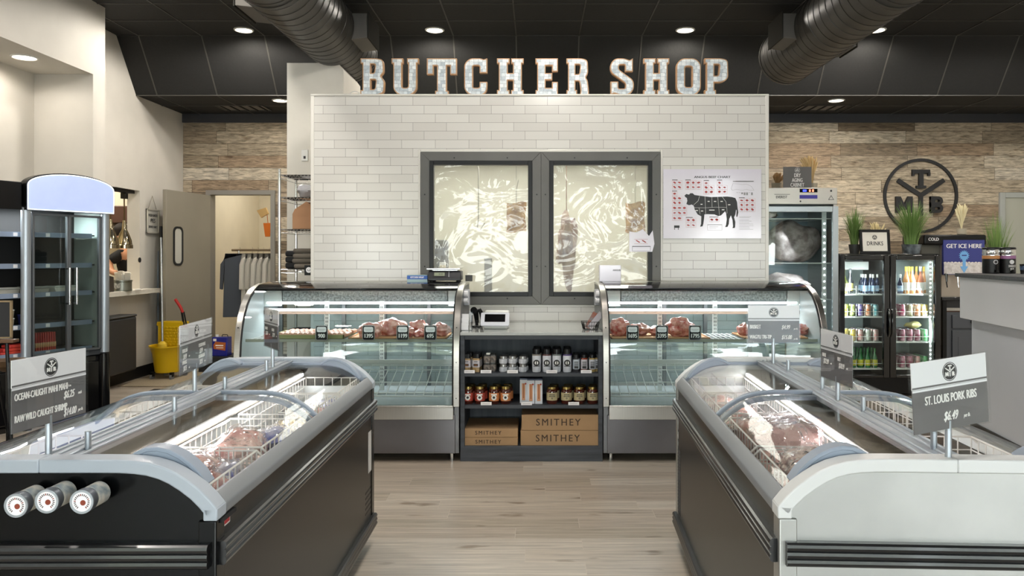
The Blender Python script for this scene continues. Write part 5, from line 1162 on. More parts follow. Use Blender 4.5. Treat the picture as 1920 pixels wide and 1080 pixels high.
for i in range(9):
    def bld(t_, i=i):
        MB().prism([(-.004, 0), (.006, 0), (.002, .16), (-.006, .16)], -.05, .05, 'y').build('pouch', redp, t_, bevel=.001)
        MB().box(-.0075, .008, -.051, .051, .035, .075).build('label_band', M('cream_band', 'd8b48a', .5, col2='c8783c', var=1, scale=18), t_)
    t_ = inm('red_pouch', 'red snack pouch standing on the lowest merchandiser shelf, %s from the left' % ORD[i], 'package', .16+i*.02, .16, .622, 'red pouches', bld); t_.rotation_euler.y = 0
for i, (x_, z_) in enumerate(((-.05, 0), (-.03, .03), (.02, .06))):
    inm('red_flat_pack', 'flat red package in the pile behind the left post, %s layer' % ('bottom', 'middle', 'top')[i], 'package', x_, .17, .622+z_*.9, 'flat red packages', lambda t_: MB().box(-.08, .08, -.06, .06, 0, .026).build('pack', redp, t_, bevel=.006))
for i, x_ in enumerate((-.32, -.24)):
    inm('snack_box', 'red blue and white snack box at the far left of the lowest shelf, %s one' % ('left', 'right')[i], 'box', x_, .15, .622, 'striped snack boxes', lambda t_: [MB().box(-.032, .032, -.04, .04, 0, .16).build('carton', M('striped_box', 'c23044', .4, col2='b9cbe6', var=1, scale=9, stretch=(1, 1, 2)), t_, bevel=.002), MB().box(-.0325, .0325, -.0405, .0405, .05, .09).build('band', M('pale_blue_band', 'a9bfe2', .5), t_)])
inm('blue_tub', 'small dark blue tub on the fourth merchandiser shelf', 'tub', .12, .2, .855, None, lambda t_: [MB().lathe([(.05, 0), (.06, .08)], n=20).build('tub', M('navy_tub', '1d2350', .4), t_), MB().lathe([(.063, .08), (.063, .09)], n=20).build('lid', M('navy_tub_lid', '2d3470', .4), t_)])
# chalkboard easel at the picture's left edge
t = thing('easel', 'black chalkboard easel with a wooden ledge at the far left', 'easel', (PX(-22, 4.9), 4.9, 0), R(10))
MB().box(-.13, .135, -.012, .0, .93, 1.15).build('board', M('chalkboard', '232427', .7), t)
fr = MB(); fr.box(.13, .14, -.016, .004, .92, 1.16).box(-.14, -.13, -.016, .004, .92, 1.16).box(-.14, .14, -.016, .004, 1.15, 1.16).box(-.14, .14, -.016, .004, .92, .93); fr.build('frame', M('tan_frame', '8d7a5c', .6), t)
MB().box(-.15, .17, -.06, .02, .895, .915).build('ledge', M('brown_ledge', '5c4028', .5), t, bevel=.003)
for q in ((-.1, -.03, -.18, -.06), (.12, -.03, .17, -.06), (0, .03, 0, .35)): MB().tube([(q[0], q[1], .9), (q[2], q[3], 0.005)], .011, 8).build('leg', black_p, t)
t = thing('wicker_bowl', 'round brown wooden bowl stand low at the far left', 'bowl', (PX(8, 5.2), 5.25, 0))
MB().lathe([(.0001, .66), (.04, .66), (.1, .70), (.115, .74), (.105, .74), (.09, .71), (.0001, .68)], n=28).build('bowl', M('wicker_brown', '5a4126', .6, var=.2, scale=30), t); MB().cyl((0, 0, 0), (0, 0, .66), .02, n=12).build('stem', black_p, t); MB().cyl((0, 0, 0), (0, 0, .015), .12, n=24).build('foot', black_p, t)

# ------------------------------------------------------------ serving hatch
def heat_lamp(y, lab):
    t = thing('heat_lamp', lab, 'lamp', (-4.765, y, 2.17), 0, 'hanging heat lamps')
    MB().box(-.03, .03, -.03, .03, -.07, .0).build('mount', black_p, t, bevel=.004)
    MB().cyl((0, 0, -.34), (0, 0, -.07), .008, n=10).build('stem', M('bronze', '6a5a40', .35, 1), t)
    MB().lathe([(.018, -.32), (.022, -.36), (.026, -.42), (.05, -.47), (.078, -.55), (.085, -.6), (.092, -.605), (.092, -.645), (.086, -.645), (.08, -.6)], n=28).build('shade', M('polished_nickel', 'a69c84', .14, 1), t)
    MB().lathe([(.0001, -.6), (.05, -.6), (.05, -.59), (.0001, -.59)], n=20).build('bulb', M('warm_bulb', 'ffffff', .5, emit='ffd08a', estr=6), t)
heat_lamp(8.95, 'right one of two polished heat lamps hanging in the serving hatch'); heat_lamp(8.66, 'left one of two polished heat lamps hanging in the serving hatch')
tag(MB().box(-4.80, -4.73, 8.1, 9.12, 2.17, 2.208).build('lamp_track', black_p, bevel=.004), 'black track under the top of the serving hatch', 'rail')
t = thing('metal_canister', 'round grey tin of napkins on the hatch ledge', 'tin', (-4.62, 8.62, 1.05), 0)
MB().lathe([(.105, 0), (.108, .01), (.105, .02), (.105, .1), (.11, .105), (.11, .12), (.1, .12), (.1, .03)], n=32).build('body', M('galvanised', '8e9188', .35, .9, var=.1, scale=12), t)
nap = MB(); rn = random.Random(11)
for i in range(14):
    a = rn.uniform(0, 6.28); rr = rn.uniform(.0, .07); T = Matrix.Translation((rr*cos(a), rr*sin(a), .06)) @ Matrix.Rotation(rn.uniform(-.35, .35), 4, 'X') @ Matrix.Rotation(rn.uniform(-.35, .35), 4, 'Y') @ Matrix.Rotation(a, 4, 'Z')
    nap.box(-.028, .028, -.006, .006, 0, rn.uniform(.13, .17), 0, T)
nap.build('paper_napkins', M('napkin', 'e9e4d6', .8), t, bevel=.003)['kind'] = 'stuff'
MB().box(-.045, .045, -.112, -.106, .03, .09).build('tin_label', M('tin_label_grey', '6a6c66', .5, col2='c9c8c0', var=1, scale=60), t)
tag(MB().prism([(-.06, 0), (.06, 0), (.05, .16), (-.05, .18)], -.05, .05, 'x').build('napkin_box', M('box_black_cream', '3a332c', .5), loc=(-4.64, 8.36, 1.05), bevel=.005), 'dark box beside the napkin tin on the hatch ledge', 'box')
tag(MB().tube([(-4.53, 8.75, 1.056), (-4.52, 8.83, 1.056), (-4.55, 8.9, 1.056), (-4.6, 8.93, 1.056)], .006, 6).build('hatch_cable', white_pl), 'short white cable lying on the hatch ledge', 'cable')
t = thing('pies_sign', 'white framed sign about pies hanging on the left wall', 'sign', (WX+.012, 9.45, 1.86), R(90))
sw, sh = .30, .30
MB().box(-sw/2, sw/2, -.006, .006, -sh/2, sh/2).build('board', M('white_sign', 'd8d4ca', .6), t)
f = MB()
for q in ((-sw/2, sw/2, sh/2-.018, sh/2), (-sw/2, sw/2, -sh/2, -sh/2+.018), (-sw/2, -sw/2+.018, -sh/2, sh/2), (sw/2-.018, sw/2, -sh/2, sh/2)): f.box(q[0], q[1], -.016, .006, q[2], q[3])
f.build('frame', M('whitewashed_wood', 'cbc5b8', .6), t, bevel=.002)
f = MB(); f.text('FRESH BAKED', .045, TL(0, -.008, .07), 0, .0005, .8, bold=.0008).text('PIES', .07, TL(0, -.008, .005), 0, .0005, .9, bold=.001).text('SERVED DAILY', .04, TL(0, -.008, -.07), 0, .0005, .8, bold=.0008); f.build('lettering', ink, t, smooth=False)
MB().tube([(-.1, 0, sh/2), (0, .0, sh/2+.16), (.1, 0, sh/2)], .003, 5).build('string', M('twine', '8a8070', .8), t)
tag(MB().prism(arc(0, 0, .03, 0, 360, 20), -.004, .004, 'x').build('oval_plate', black_m, loc=(WX+.006, 9.16, 1.39)), 'small dark oval plate on the left wall below the pies sign', 'plate')
# person working in the kitchen
def skin_body(name, edges_pts, radii, edges, mat, parent, sub=2, root=0):
    me = bpy.data.meshes.new(name); me.from_pydata(edges_pts, edges, []); o = bpy.data.objects.new(name, me); COL.objects.link(o); o.parent = parent
    o.modifiers.new('skin', 'SKIN'); me.skin_vertices.new() if not me.skin_vertices else None
    for v, r in zip(me.skin_vertices[0].data, radii): v.radius = (r, r) if not isinstance(r, tuple) else r
    for i, v in enumerate(me.skin_vertices[0].data): v.use_root = i == root
    ss = o.modifiers.new('sub', 'SUBSURF'); ss.levels = sub; ss.render_levels = sub
    me.materials.append(mat); me.polygons.foreach_set('use_smooth', [True]*len(me.polygons))
    o.modifiers['skin'].use_smooth_shade = True
    return o
skin_m = M('skin', 'c08a68', .55); shirt = M('black_shirt', '101012', .85)
P0 = thing('person', 'person in a black shirt leaning over a kitchen counter behind the hatch', 'person', (-5.02, 9.5, 0))
# x to the right of the picture, y away; leaning to the left with the forearm reaching back across
pts = [(0.05, 0, .95), (.02, 0, 1.12), (-.03, 0, 1.3), (-.07, 0, 1.45), (-.09, -.02, 1.53), (-.1, -.04, 1.62), (-.11, -.05, 1.72),
 (-.07, -.16, 1.45), (-.2, -.2, 1.36), (-.12, -.28, 1.24), (-.02, -.32, 1.22),
 (-.05, .16, 1.44), (-.05, .24, 1.2), (-.12, .22, 1.02), (-.2, .2, 1.0),
 (.08, -.09, .9), (.1, -.1, .48), (.12, -.08, .09), (.0, -.1, .04), (.08, .09, .9), (.1, .1, .48), (.12, .1, .09), (.0, .1, .04)]
ed = [(0, 1), (1, 2), (2, 3), (3, 4), (4, 5), (5, 6), (3, 7), (7, 8), (8, 9), (9, 10), (3, 11), (11, 12), (12, 13), (13, 14), (0, 15), (15, 16), (16, 17), (17, 18), (0, 19), (19, 20), (20, 21), (21, 22)]
rad = [.15, .14, .15, .13, .06, .08, .095, .065, .05, .04, .035, .065, .045, .035, .03, .1, .065, .045, .035, .1, .065, .045, .035]
skin_body('body', pts, rad, ed, skin_m, P0)
pts2 = [(0.05, 0, .93), (.02, 0, 1.12), (-.03, 0, 1.3), (-.06, 0, 1.44), (-.07, -.15, 1.455), (-.19, -.195, 1.37), (-.05, .16, 1.44), (-.05, .22, 1.24)]
skin_body('shirt', pts2, [.165, .155, .165, .14, .08, .07, .08, .065], [(0, 1), (1, 2), (2, 3), (3, 4), (4, 5), (3, 6), (6, 7)], shirt, P0)
skin_body('trousers', [(.05, 0, .95), (.08, -.09, .88), (.1, -.1, .48), (.12, -.08, .12), (.08, .09, .88), (.1, .1, .48), (.12, .1, .12)], [.16, .115, .08, .065, .115, .08, .065], [(0, 1), (1, 2), (2, 3), (0, 4), (4, 5), (5, 6)], M('dark_trousers', '1b1c20', .8), P0)
def hand(px_, side, nm):
    base = Vector(px_); vs = [tuple(base), tuple(base+Vector((.04, 0, -.005))), tuple(base+Vector((.075, 0, -.008)))]; e_ = [(0, 1), (1, 2)]; r_ = [.026, (.03, .014), (.028, .012)]
    for k in range(4):
        dy = (-.03+.02*k); n0 = len(vs); L_ = (.055, .065, .06, .048)[k]
        vs += [tuple(base+Vector((.085, dy, -.008))), tuple(base+Vector((.085+L_*.5, dy*1.1, -.02))), tuple(base+Vector((.085+L_*.8, dy*1.15, -.045)))]; e_ += [(2, n0), (n0, n0+1), (n0+1, n0+2)]; r_ += [.0095, .0085, .0075]
    n0 = len(vs); vs += [tuple(base+Vector((.03, -.035*side, -.01))), tuple(base+Vector((.06, -.055*side, -.02)))]; e_ += [(0, n0), (n0, n0+1)]; r_ += [.012, .009]
    skin_body(nm, vs, r_, e_, skin_m, P0, 1)
hand((-.02, -.32, 1.22), 1, 'hand'); 
hr = MB(); hr.blob((-.115, -.045, 1.765), (.1, .1, .085), 2, .08, 18, 12); hr.build('hair', M('dark_hair', '1c1512', .8), P0)
fc = MB(); fc.blob((-.205, -.05, 1.71), (.016, .012, .022), 1, .0, 10, 8); fc.blob((-.19, -.085, 1.735), (.008, .012, .006), 1, 0, 8, 6); fc.blob((-.19, -.015, 1.735), (.008, .012, .006), 1, 0, 8, 6); fc.blob((-.19, -.05, 1.665), (.008, .022, .006), 1, 0, 8, 6)
fc.build('face', M('face_detail', 'a9735a', .6), P0)
tag(MB().box(-5.6, -4.9, 9.1, 9.62, 1.06, 1.10).box(-5.55, -4.95, 9.15, 9.58, .2, 1.06).build('kitchen_prep_table', steel, bevel=.005), 'steel preparation table behind the serving hatch', 'table')
P0.location.y = 9.86; P0.location.x = -5.14
for o_, (x_, y_, z_, sx_, sy_, pw_, c_) in (('kitchen_light', (-5.9, 9.2, 3.15, 1.2, .6, 40, (1, .92, .78))), ('closet_light', (-3.7, 12.0, 3.2, 1.0, .8, 26, (1, .92, .78)))): area(o_, (x_, y_, z_), (0, 0, 0), sx_, sy_, pw_, c_)

# ------------------------------------------------------------ waste bin, mop bucket, mats, blue can
t = thing('waste_bin', 'dark grey box bin fixed low on the left wall under the hatch', 'bin', (WX, 8.1, .16))
MB().box(0, .2, 0, .62, 0, .6).build('body', M('bin_grey', '2f3032', .55), t, bevel=.02, seg=3); MB().box(-.0, .205, -.005, .625, .6, .625).build('lid', M('bin_lid', '3b3c3e', .5), t, bevel=.012)
tag(MB().box(WX, WX+.1, 8.05, 8.35, .86, .93).build('wall_bracket', M('bracket_grey', 'b4b1a8', .5), bevel=.006), 'pale grey bracket on the left wall above the bin', 'bracket')
yel = M('bucket_yellow', 'd9b30c', .4); 
t = thing('mop_bucket', 'yellow mop bucket with wringer and red gripped lever', 'bucket', (-4.32, 9.1, 0), R(-6))
b = MB(); prof = [(.13, .08), (.14, .09), (.165, .3), (.19, .37), (.2, .38), (.2, .395), (.185, .39), (.15, .3), (.125, .11), (.0001, .1)]
b.lathe([(.0001, .08)]+prof, n=28); 
for i, v in enumerate(b.v): b.v[i] = (v[0]*1.0, v[1]*1.25, v[2])
b.build('tub', yel, t)
w = MB(); w.prism([(-.12, .33), (.13, .33), (.15, .66), (-.16, .66), (-.17, .62), (-.14, .6)], .02, .035, 'y'); w.prism([(-.12, .33), (.13, .33), (.15, .66), (-.15, .66)], .16, .175, 'y'); w.prism([(.02, .33), (.175, .33), (.175, .66), (.02, .66)], -.15, -.13, 'x'); w.prism([(.02, .33), (.175, .33), (.175, .66), (.02, .66)], .13, .15, 'x')
w.build('wringer', yel, t, bevel=.004)
w = MB()
for i in range(7):
    for j in range(5): w.box(-.11+j*.046+(i % 2)*.012, -.075+j*.046+(i % 2)*.012, .012, .02, .38+i*.034, .402+i*.034)
w.build('wringer_ribs', yel, t, bevel=.003)['kind'] = 'stuff'
MB().tube([(.14, .06, .42), (.15, .06, .62), (.13, .05, .78)], .012, 10).tube([(.165, .08, .42), (.172, .08, .62), (.15, .06, .78)], .009, 8).build('lever', black_p, t)
MB().tube([(.14, .055, .77), (.12, .045, .83), (.06, .03, .93)], .017, 12).build('lever_grip', M('red_grip', 'b2231e', .4), t)
for sx_ in (-1, 1):
    for sy_ in (-1, 1):
        c = MB().cyl((sx_*.12-.012, sy_*.14, .035), (sx_*.12+.012, sy_*.14, .035), .034, n=18).build('caster', M('caster_grey', '77787a', .5), t); MB().box(sx_*.12-.018, sx_*.12+.018, sy_*.14-.02, sy_*.14+.02, .04, .09).build('fork', black_p, c)
t = thing('mop', 'mop with grey pole and black grip leaning in the yellow bucket', 'mop', (0, 0, 0))
a_, b_ = Vector((-4.37, 9.05, .42)), Vector((PX(302, 9.35)+.0, 9.35, 1.66))
MB().tube([tuple(a_), tuple(b_)], .0125, 12).build('pole', alu, t); e_ = b_+(b_-a_).normalized()*.14; MB().tube([tuple(b_), tuple(e_)], .017, 12).build('grip', black_p, t)
MB().lathe([(.02, 0), (.05, -.03), (.07, -.16), (.05, -.26)], c=(-4.37, 9.05, .44), n=14).build('head', M('mop_yellow_clamp', 'd9b930', .6), t)
tag(MB().tube([(PX(297, 9.5), 9.5, .02), (PX(296, 9.62), 9.62, 1.5)], .011, 10).build('broom_pole', M('blue_grey_pole', '7c8894', .5)), 'thin blue grey pole leaning behind the mop', 'pole')
tag(MB().box(-4.6, -3.4, 8.5, 9.6, 0.001, .012).build('door_mat', M('beige_mat', '9d8f78', .9, var=.1, scale=60), bevel=.004), 'beige mat under the mop bucket', 'mat'); tag(MB().box(-4.1, -2.2, 4.6, 8.3, .001, .014).build('floor_mat', M('black_rubber_mat', '161616', .8, bump=.4, scale=60), bevel=.005), 'black rubber mat on the floor behind the left freezer', 'mat')
t = thing('solvent_can', 'blue metal can with an orange label beside the left case', 'can', (PX(416, 9.6), 9.6, .2), R(-5))
tag(MB().box(-4.15, -3.6, 9.5, 9.9, 0.0, .2).build('low_black_crate', black_m, bevel=.01), 'low black crate under the blue can', 'crate')
MB().box(-.1, .1, -.06, .06, 0, .235).build('body', M('can_blue', '18268a', .3, coat=.5), t, bevel=.008); MB().prism([(-.075, .09), (.075, .07), (.08, .17), (-.05, .18), (-.078, .14)], -.062, -.06, 'y').build('label', M('orange_label', 'b5622c', .5), t)
MB().cyl((-.06, 0, .235), (-.06, 0, .26), .02, n=16).build('cap', white_pl, t); MB().tube([(.0, 0, .237), (.01, 0, .26), (.07, 0, .26), (.08, 0, .237)], .005, 6).build('handle', black_p, t)
f = MB(); f.box(-.05, .05, -.0632, -.062, .125, .14).box(-.04, .05, -.0632, -.062, .1, .108); f.box(-.08, -.04, -.0615, -.06, .185, .215).build('print', txt_w, t, smooth=False)

# ------------------------------------------------------------ wire shelving beside the tiled block
RX0, RX1, RY0, RY1 = PX(524, 6.5), PX(524, 6.5)+.36, 6.5, 6.95
t = thing('wire_shelving', 'chrome wire shelving rack beside the tiled block', 'shelves', (RX0, RY0, 0)); rw, rd = RX1-RX0, RY1-RY0
for x_ in (0, rw):
    for y_ in (0, rd):
        m = MB(); m.cyl((x_, y_, 0), (x_, y_, PZ(317, 6.5)), .0125, n=14)
        for i in range(40): m.cyl((x_, y_, .06+i*.05), (x_, y_, .064+i*.05), .0135, n=14)
        m.build('post', chrome, t)
RZ = [PZ(py, 6.5) for py in (328, 370, 430, 505)]+[.8, .25]
for z_ in RZ:
    m = MB()
    m.tube([(0, 0, z_), (rw, 0, z_), (rw, rd, z_), (0, rd, z_)], .004, 6, 0, True); m.tube([(0, 0, z_-.03), (rw, 0, z_-.03), (rw, rd, z_-.03), (0, rd, z_-.03)], .004, 6, 0, True)
    for i in range(15): y_ = rd*i/14; m.tube([(0, y_, z_), (rw, y_, z_)], .0022, 4)
    for i in range(12): x_ = rw*i/12; m.tube([(x_, 0, z_), (x_+rw/24, 0, z_-.03), (x_+rw/12, 0, z_)], .0022, 4)
    m.build('wire_shelf', chrome, t)
tag(MB().blob((RX0+.22, RY0+.2, RZ[1]+.066), (.12, .13, .055), 3, .22, 24, 14).build('plastic_bag_roll', M('clear_plastic', 'c9c8cc', .15, coat=1, bump=.5, scale=12)), 'crumpled clear plastic bag on the second shelf of the wire rack', 'bag')
t = thing('paper_carton', 'brown cardboard carton with a peaked top on the wire rack', 'box', (RX0+.21, RY0+.2, RZ[2]+.004), R(-6))
MB().prism([(-.12, 0), (.13, 0), (.13, .15), (.0, .235), (-.1, .17), (-.12, .13)], -.12, .12, 'y').build('carton', M('carton_tan', 'a67c5b', .8), t, bevel=.004)
for i in range(4):
    tag(MB().prism(rrect(-.13, .12, -.1, .13, .03), 0, .042, 'z').build('folded_shirt', M('taupe_shirt' if i % 2 else 'grey_taupe_shirt', ('6c645a', '5d564d')[i % 2], .9, bump=.3, scale=20), loc=(RX0+.22+random.uniform(-.01, .01), RY0+.15, RZ[3]+.005+i*.043), bevel=.018, seg=3), 'folded grey brown shirt on the wire rack, %s of the stack' % ('bottom', 'second', 'third', 'top')[i], 'shirt', 'folded shirts on the wire rack')
for i in range(3): tag(MB().prism(rrect(-.05, .05, -.1, .1, .02), 0, .05, 'z').build('folded_black_shirt', black_m, loc=(RX0+.055, RY0+.22, RZ[3]+.005+i*.051), bevel=.015), 'folded black shirt at the left on the wire rack, %s layer' % ('bottom', 'middle', 'top')[i], 'shirt', 'folded black shirts')
t = thing('hanging_badge', 'small black square with a pale round mark hanging on the wire rack', 'sign', (RX0+.25, RY0-.008, RZ[3]-.005))
MB().box(-.037, .037, -.003, .003, -.045, .04).build('board', black_p, t, smooth=False); q = MB(); disc(q, 0, 0, .024, -.004, -.003, 0, 20); q.box(-.014, -.006, -.0046, -.004, 0, .005, 1).box(.006, .014, -.0046, -.004, 0, .005, 1).box(-.014, .014, -.0046, -.004, -.008, -.005, 1); q.build('print', [card_w, ink], t, smooth=False)

# ------------------------------------------------------------ clothes in the closet
t = thing('clothes_rail', 'wooden clothes rail on a metal stand seen through the rear doorway', 'clothes rail', (PX(440, 11), 11, 0))
rlz = PZ(469, 11); L_ = 1.0
MB().cyl((-.04, 0, rlz), (L_, 0, rlz), .016, n=12).build('rail', M('rail_brown', '7c6a50', .5), t)
for x_ in (.06, L_-.05):
    MB().cyl((x_, 0, 0.02), (x_, 0, rlz), .014, n=10).build('upright', steel, t); MB().box(x_-.02, x_+.02, -.2, .2, 0, .03).build('foot', steel, t)
def garment(x, mat, lab, ln, wd=.21, rz=80):
    t_ = thing('hanging_shirt', lab, 'shirt', (PX(440, 11)+x, 11, rlz), R(rz), 'clothes on the rail')
    m = MB(); pf = [(.03, -.06), (wd*.9, -.12), (wd*1.15, -.2), (wd*1.2, -.55), (wd*1.02, -.56), (wd*.92, -.3), (wd, -ln)]
    pl = [(-p[0], p[1]) for p in pf[::-1]]+pf; vs = []; 
    m.prism(pl, -.03, .03, 'y'); m.build('cloth', mat, t_, bevel=.02, seg=3); MB().tube([(-.12, 0, -.09), (0, 0, -.05), (.12, 0, -.09)], .005, 6).tube([(0, 0, -.05), (0, 0, 0), (.012, 0, .028), (0, 0, .038)], .003, 6).build('hanger', steel, t_)
garment(.07, M('slate_coat', '4c525b', .85), 'long slate grey coat at the left of the clothes rail', .95, .22, 12)
for i in range(6): garment(.25+i*.08, M('white_shirt_%d' % (i % 2), ('cfccc2', 'bdbab0')[i % 2], .85), 'white shirt on the clothes rail, %s from the grey coat' % ORD[i], .8, .2, 70)
tag(MB().tube([(0, 0, 0), (.02, 0, -.2)], .006, 6).prism([(-.05, -.2), (.08, -.2), (.05, -.42), (-.02, -.42)], -.02, .02, 'y').build('orange_tool', M('orange_plastic', 'c96a1c', .5), loc=(PX(500, 12.5), 12.5, PZ(395, 12.5)), bevel=.006), 'orange object hanging in the closet doorway', 'tool')
tag(MB().prism([(-.09, 0), (.06, .05), (.1, -.05), (-.02, -.12)], -.02, .02, 'y').build('paper_scoop', M('tan_scoop', 'b99a68', .6), loc=(PX(495, 12.52), 12.46, PZ(395, 12.5)), bevel=.004), 'tan scoop hanging above the orange object in the closet', 'scoop')
# ------------------------------------------------------------ round mark on the wooden wall
DW = WD-.03
t = thing('wall_emblem', 'large black round metal emblem with letters and a Y on the wooden wall', 'emblem', (PX(1727, DW), DW, PZ(367, DW)))
m = MB(); logo(m, 0, 0, 70*DW/F, 0, .025, 0, 0, None, False); m.build('emblem', M('black_iron', '19191a', .55), t, smooth=False)

# ------------------------------------------------------------ dry ageing cabinet
AYD = 7.4; ax0, ax1 = 1.98, PX(1570, AYD); az = PZ(352, AYD); aw = ax1-ax0
t = thing('ageing_cabinet', 'tall steel dry ageing cabinet with a glass door behind the tiled block', 'cabinet', (ax0, AYD, 0))
hz = PZ(383, AYD)
MB().box(0, aw, .0, .75, hz, az).build('header', M('cabinet_header', 'c3beb6', .3, .9, var=.05, scale=2), t, bevel=.004)
MB().box(0, .03, .02, .75, .1, hz).build('side_wall', liner_b, t); MB().box(aw-.03, aw, .02, .75, .1, hz).build('side_wall', steel, t)
MB().box(0, aw, .72, .75, .1, hz).build('back_wall', M('cabinet_blue_liner', '9fb2bb', .3), t); MB().box(0, aw, .0, .75, .06, .14).build('base', steel, t)
for sx_ in (.06, aw-.06):
    for sy_ in (.08, .66): MB().cyl((sx_, sy_, 0), (sx_, sy_, .07), .02, n=12).build('foot', black_m, t)
f = MB(); w_ = .055
f.box(.0, w_, -.03, .0, .16, hz-.02).box(aw-w_, aw, -.03, .0, .16, hz-.02).box(w_, aw-w_, -.03, .0, hz-.075, hz-.02).box(w_, aw-w_, -.03, .0, .16, .22)
dr_ = f.build('glass_door', M('door_alu', 'b9c0c4', .3, .7), t, bevel=.004); MB().box(w_, aw-w_, -.02, -.014, .22, hz-.075).build('pane', case_glass, dr_)
q = MB(); q.box(aw*.60, aw*.60+.17, -.003, 0, az-.045, az-.01, 0).box(aw*.60, aw*.60+.17, -.003, 0, az-.105, az-.07, 2); q.box(aw*.6+.03, aw*.6+.065, -.004, -.003, az-.038, az-.018, 1)
q.box(aw*.6+.09, aw*.6+.105, -.004, -.003, az-.04, az-.016, 3).box(aw*.6+.12, aw*.6+.135, -.004, -.003, az-.04, az-.016, 3); q.build('display', [black_gloss, M('display_blue', '2c3cff', .3, emit='3a48ff', estr=2), M('display_violet', '3d35a0', .4), M('display_red', 'ff6040', .3, emit='ff7a5a', estr=2)], t, smooth=False)
q = MB(); q.box(.3, .45, -.003, 0, az-.065, az-.061, 0).text('EVEREST', .036, TL(.37, -.002, az-.09), 0, .0005, .8, bold=.0005); disc(q, aw-.06, az-.03, .01, -.003, 0, 0, 12); disc(q, .55, az-.13, .008, -.003, 0, 0, 12); q.tube([(aw-.085, -.002, az-.115), (aw-.035, -.002, az-.115), (aw-.06, -.002, az-.075)], .003, 4, 0, True); q.build('badge', ink, t, smooth=False)
q = MB()
for i in range(22): disc(q, aw-.10, .45+i*.062, .007, .06, .065, 0, 8)
q.box(aw-.125, aw-.08, .065, .07, .3, 1.9, 1); q.build('led_column', [led, white_en], t)
area('cabinet_light', (aw-.12, .1, 1.1), (0, R(60), 0), 1.5, .03, 9, (.88, .95, 1), t)
for z_ in (1.80, 1.37, 1.02):
    s_ = MB()
    for i in range(14): s_.tube([(.04+i*(aw-.08)/13, .06, z_), (.04+i*(aw-.08)/13, .68, z_)], .003, 4)
    s_.tube([(.03, .06, z_), (aw-.03, .06, z_)], .006, 6).tube([(.03, .68, z_), (aw-.03, .68, z_)], .005, 6); s_.build('wire_shelf', white_en, t)
aged = M('aged_beef', '6a5c58', .6, col2='b5a9a4', var=1, scale=12, bump=.5)
tag(MB().blob((ax0+.60, AYD+.34, 1.37+.21), (.25, .2, .19), 2, .12, 28, 18, fr=3).build('aged_joint', aged), 'large wrapped joint on the middle shelf of the ageing cabinet', 'meat'); tag(MB().blob((ax0+.3, AYD+.3, 1.80+.055), (.12, .12, .05), 6, .16, 28, 16, fr=4).build('aged_joint', aged), 'small dark joint on the top shelf of the ageing cabinet', 'meat'); tag(MB().blob((ax0+.48, AYD+.3, 1.02+.12), (.25, .18, .11), 9, .16, 28, 16, fr=4).build('aged_joint', aged), 'greyish joint on the lowest shelf just above the deli case', 'meat')
tag(MB().box(ax1+.03, ax1+.09, 7.7, 8.0, 0, 1.95).build('corner_post', M('post_grey', '8d9090', .4, .5), bevel=.004), 'narrow grey post standing right of the ageing cabinet', 'post')
def dried(name, lab, x, y, z, h, n, spread, lean=0, colr='c9ad7d', pot=None):
    t = thing(name, lab, 'dried plant', (x, y, z)); rn = random.Random(int(x*100)); m = MB()
    for i in range(n):
        a = rn.uniform(0, 2*pi); s_ = spread*rn.uniform(.1, 1); hh = h*rn.uniform(.7, 1.05); ex, ey = cos(a)*s_+lean*rn.uniform(.4, 1), sin(a)*s_*.6
        pts = [(ex*k*k*.9+rn.uniform(-.003, .003), ey*k*k, hh*k) for k in (0, .3, .6, .8, .93, 1)]
        m.tube(pts, [.0015, .0015, .003, .009, .009, .002], 5)
    m.build('stalks', M('dried_'+colr, colr, .85), t)
    c = MB(); c.lathe([(.03, 0), (.045, .01), (.05, .07), (.044, .07), (.04, .02)], n=20); c.build('pot', pot or M('pale_pot', 'a99f8c', .6), t)
Y_ = AYD+.2
dried('dried_grass', 'tall dried wheat bunch behind the ageing cabinet sign', PX(1530, Y_), Y_+.1, az, .33, 60, .10, -.05)
dried('dried_wreath', 'low dried grass tuft left of the ageing cabinet sign', PX(1462, Y_), Y_+.1, az, .17, 40, .09, .03, 'a8875c')
t = thing('cabinet_sign', 'grey sign reading dry aging cabinet on top of the cabinet', 'sign', (PX(1495, AYD+.1), AYD+.1, az))
sw, sh = 53*7.5/F, 41*7.5/F
MB().box(-sw/2, sw/2, 0, .004, 0, sh).build('card', M('grey_sign', '6b6866', .5), t, smooth=False); MB().box(-sw/2, sw/2, .004, .08, 0, .004).build('foot', acrylic, t)
q = MB(); logo(q, 0, sh*.84, sh*.12, -.001, 0, 0, 0, None, False)
for i, s_ in enumerate(('DRY', 'AGING', 'CABINET')): q.text(s_, sh*.25, TL(0, -.001, sh*(.6-.22*i)), 0, .0004, .62, bold=.001)
q.build('lettering', txt_w, t, smooth=False)

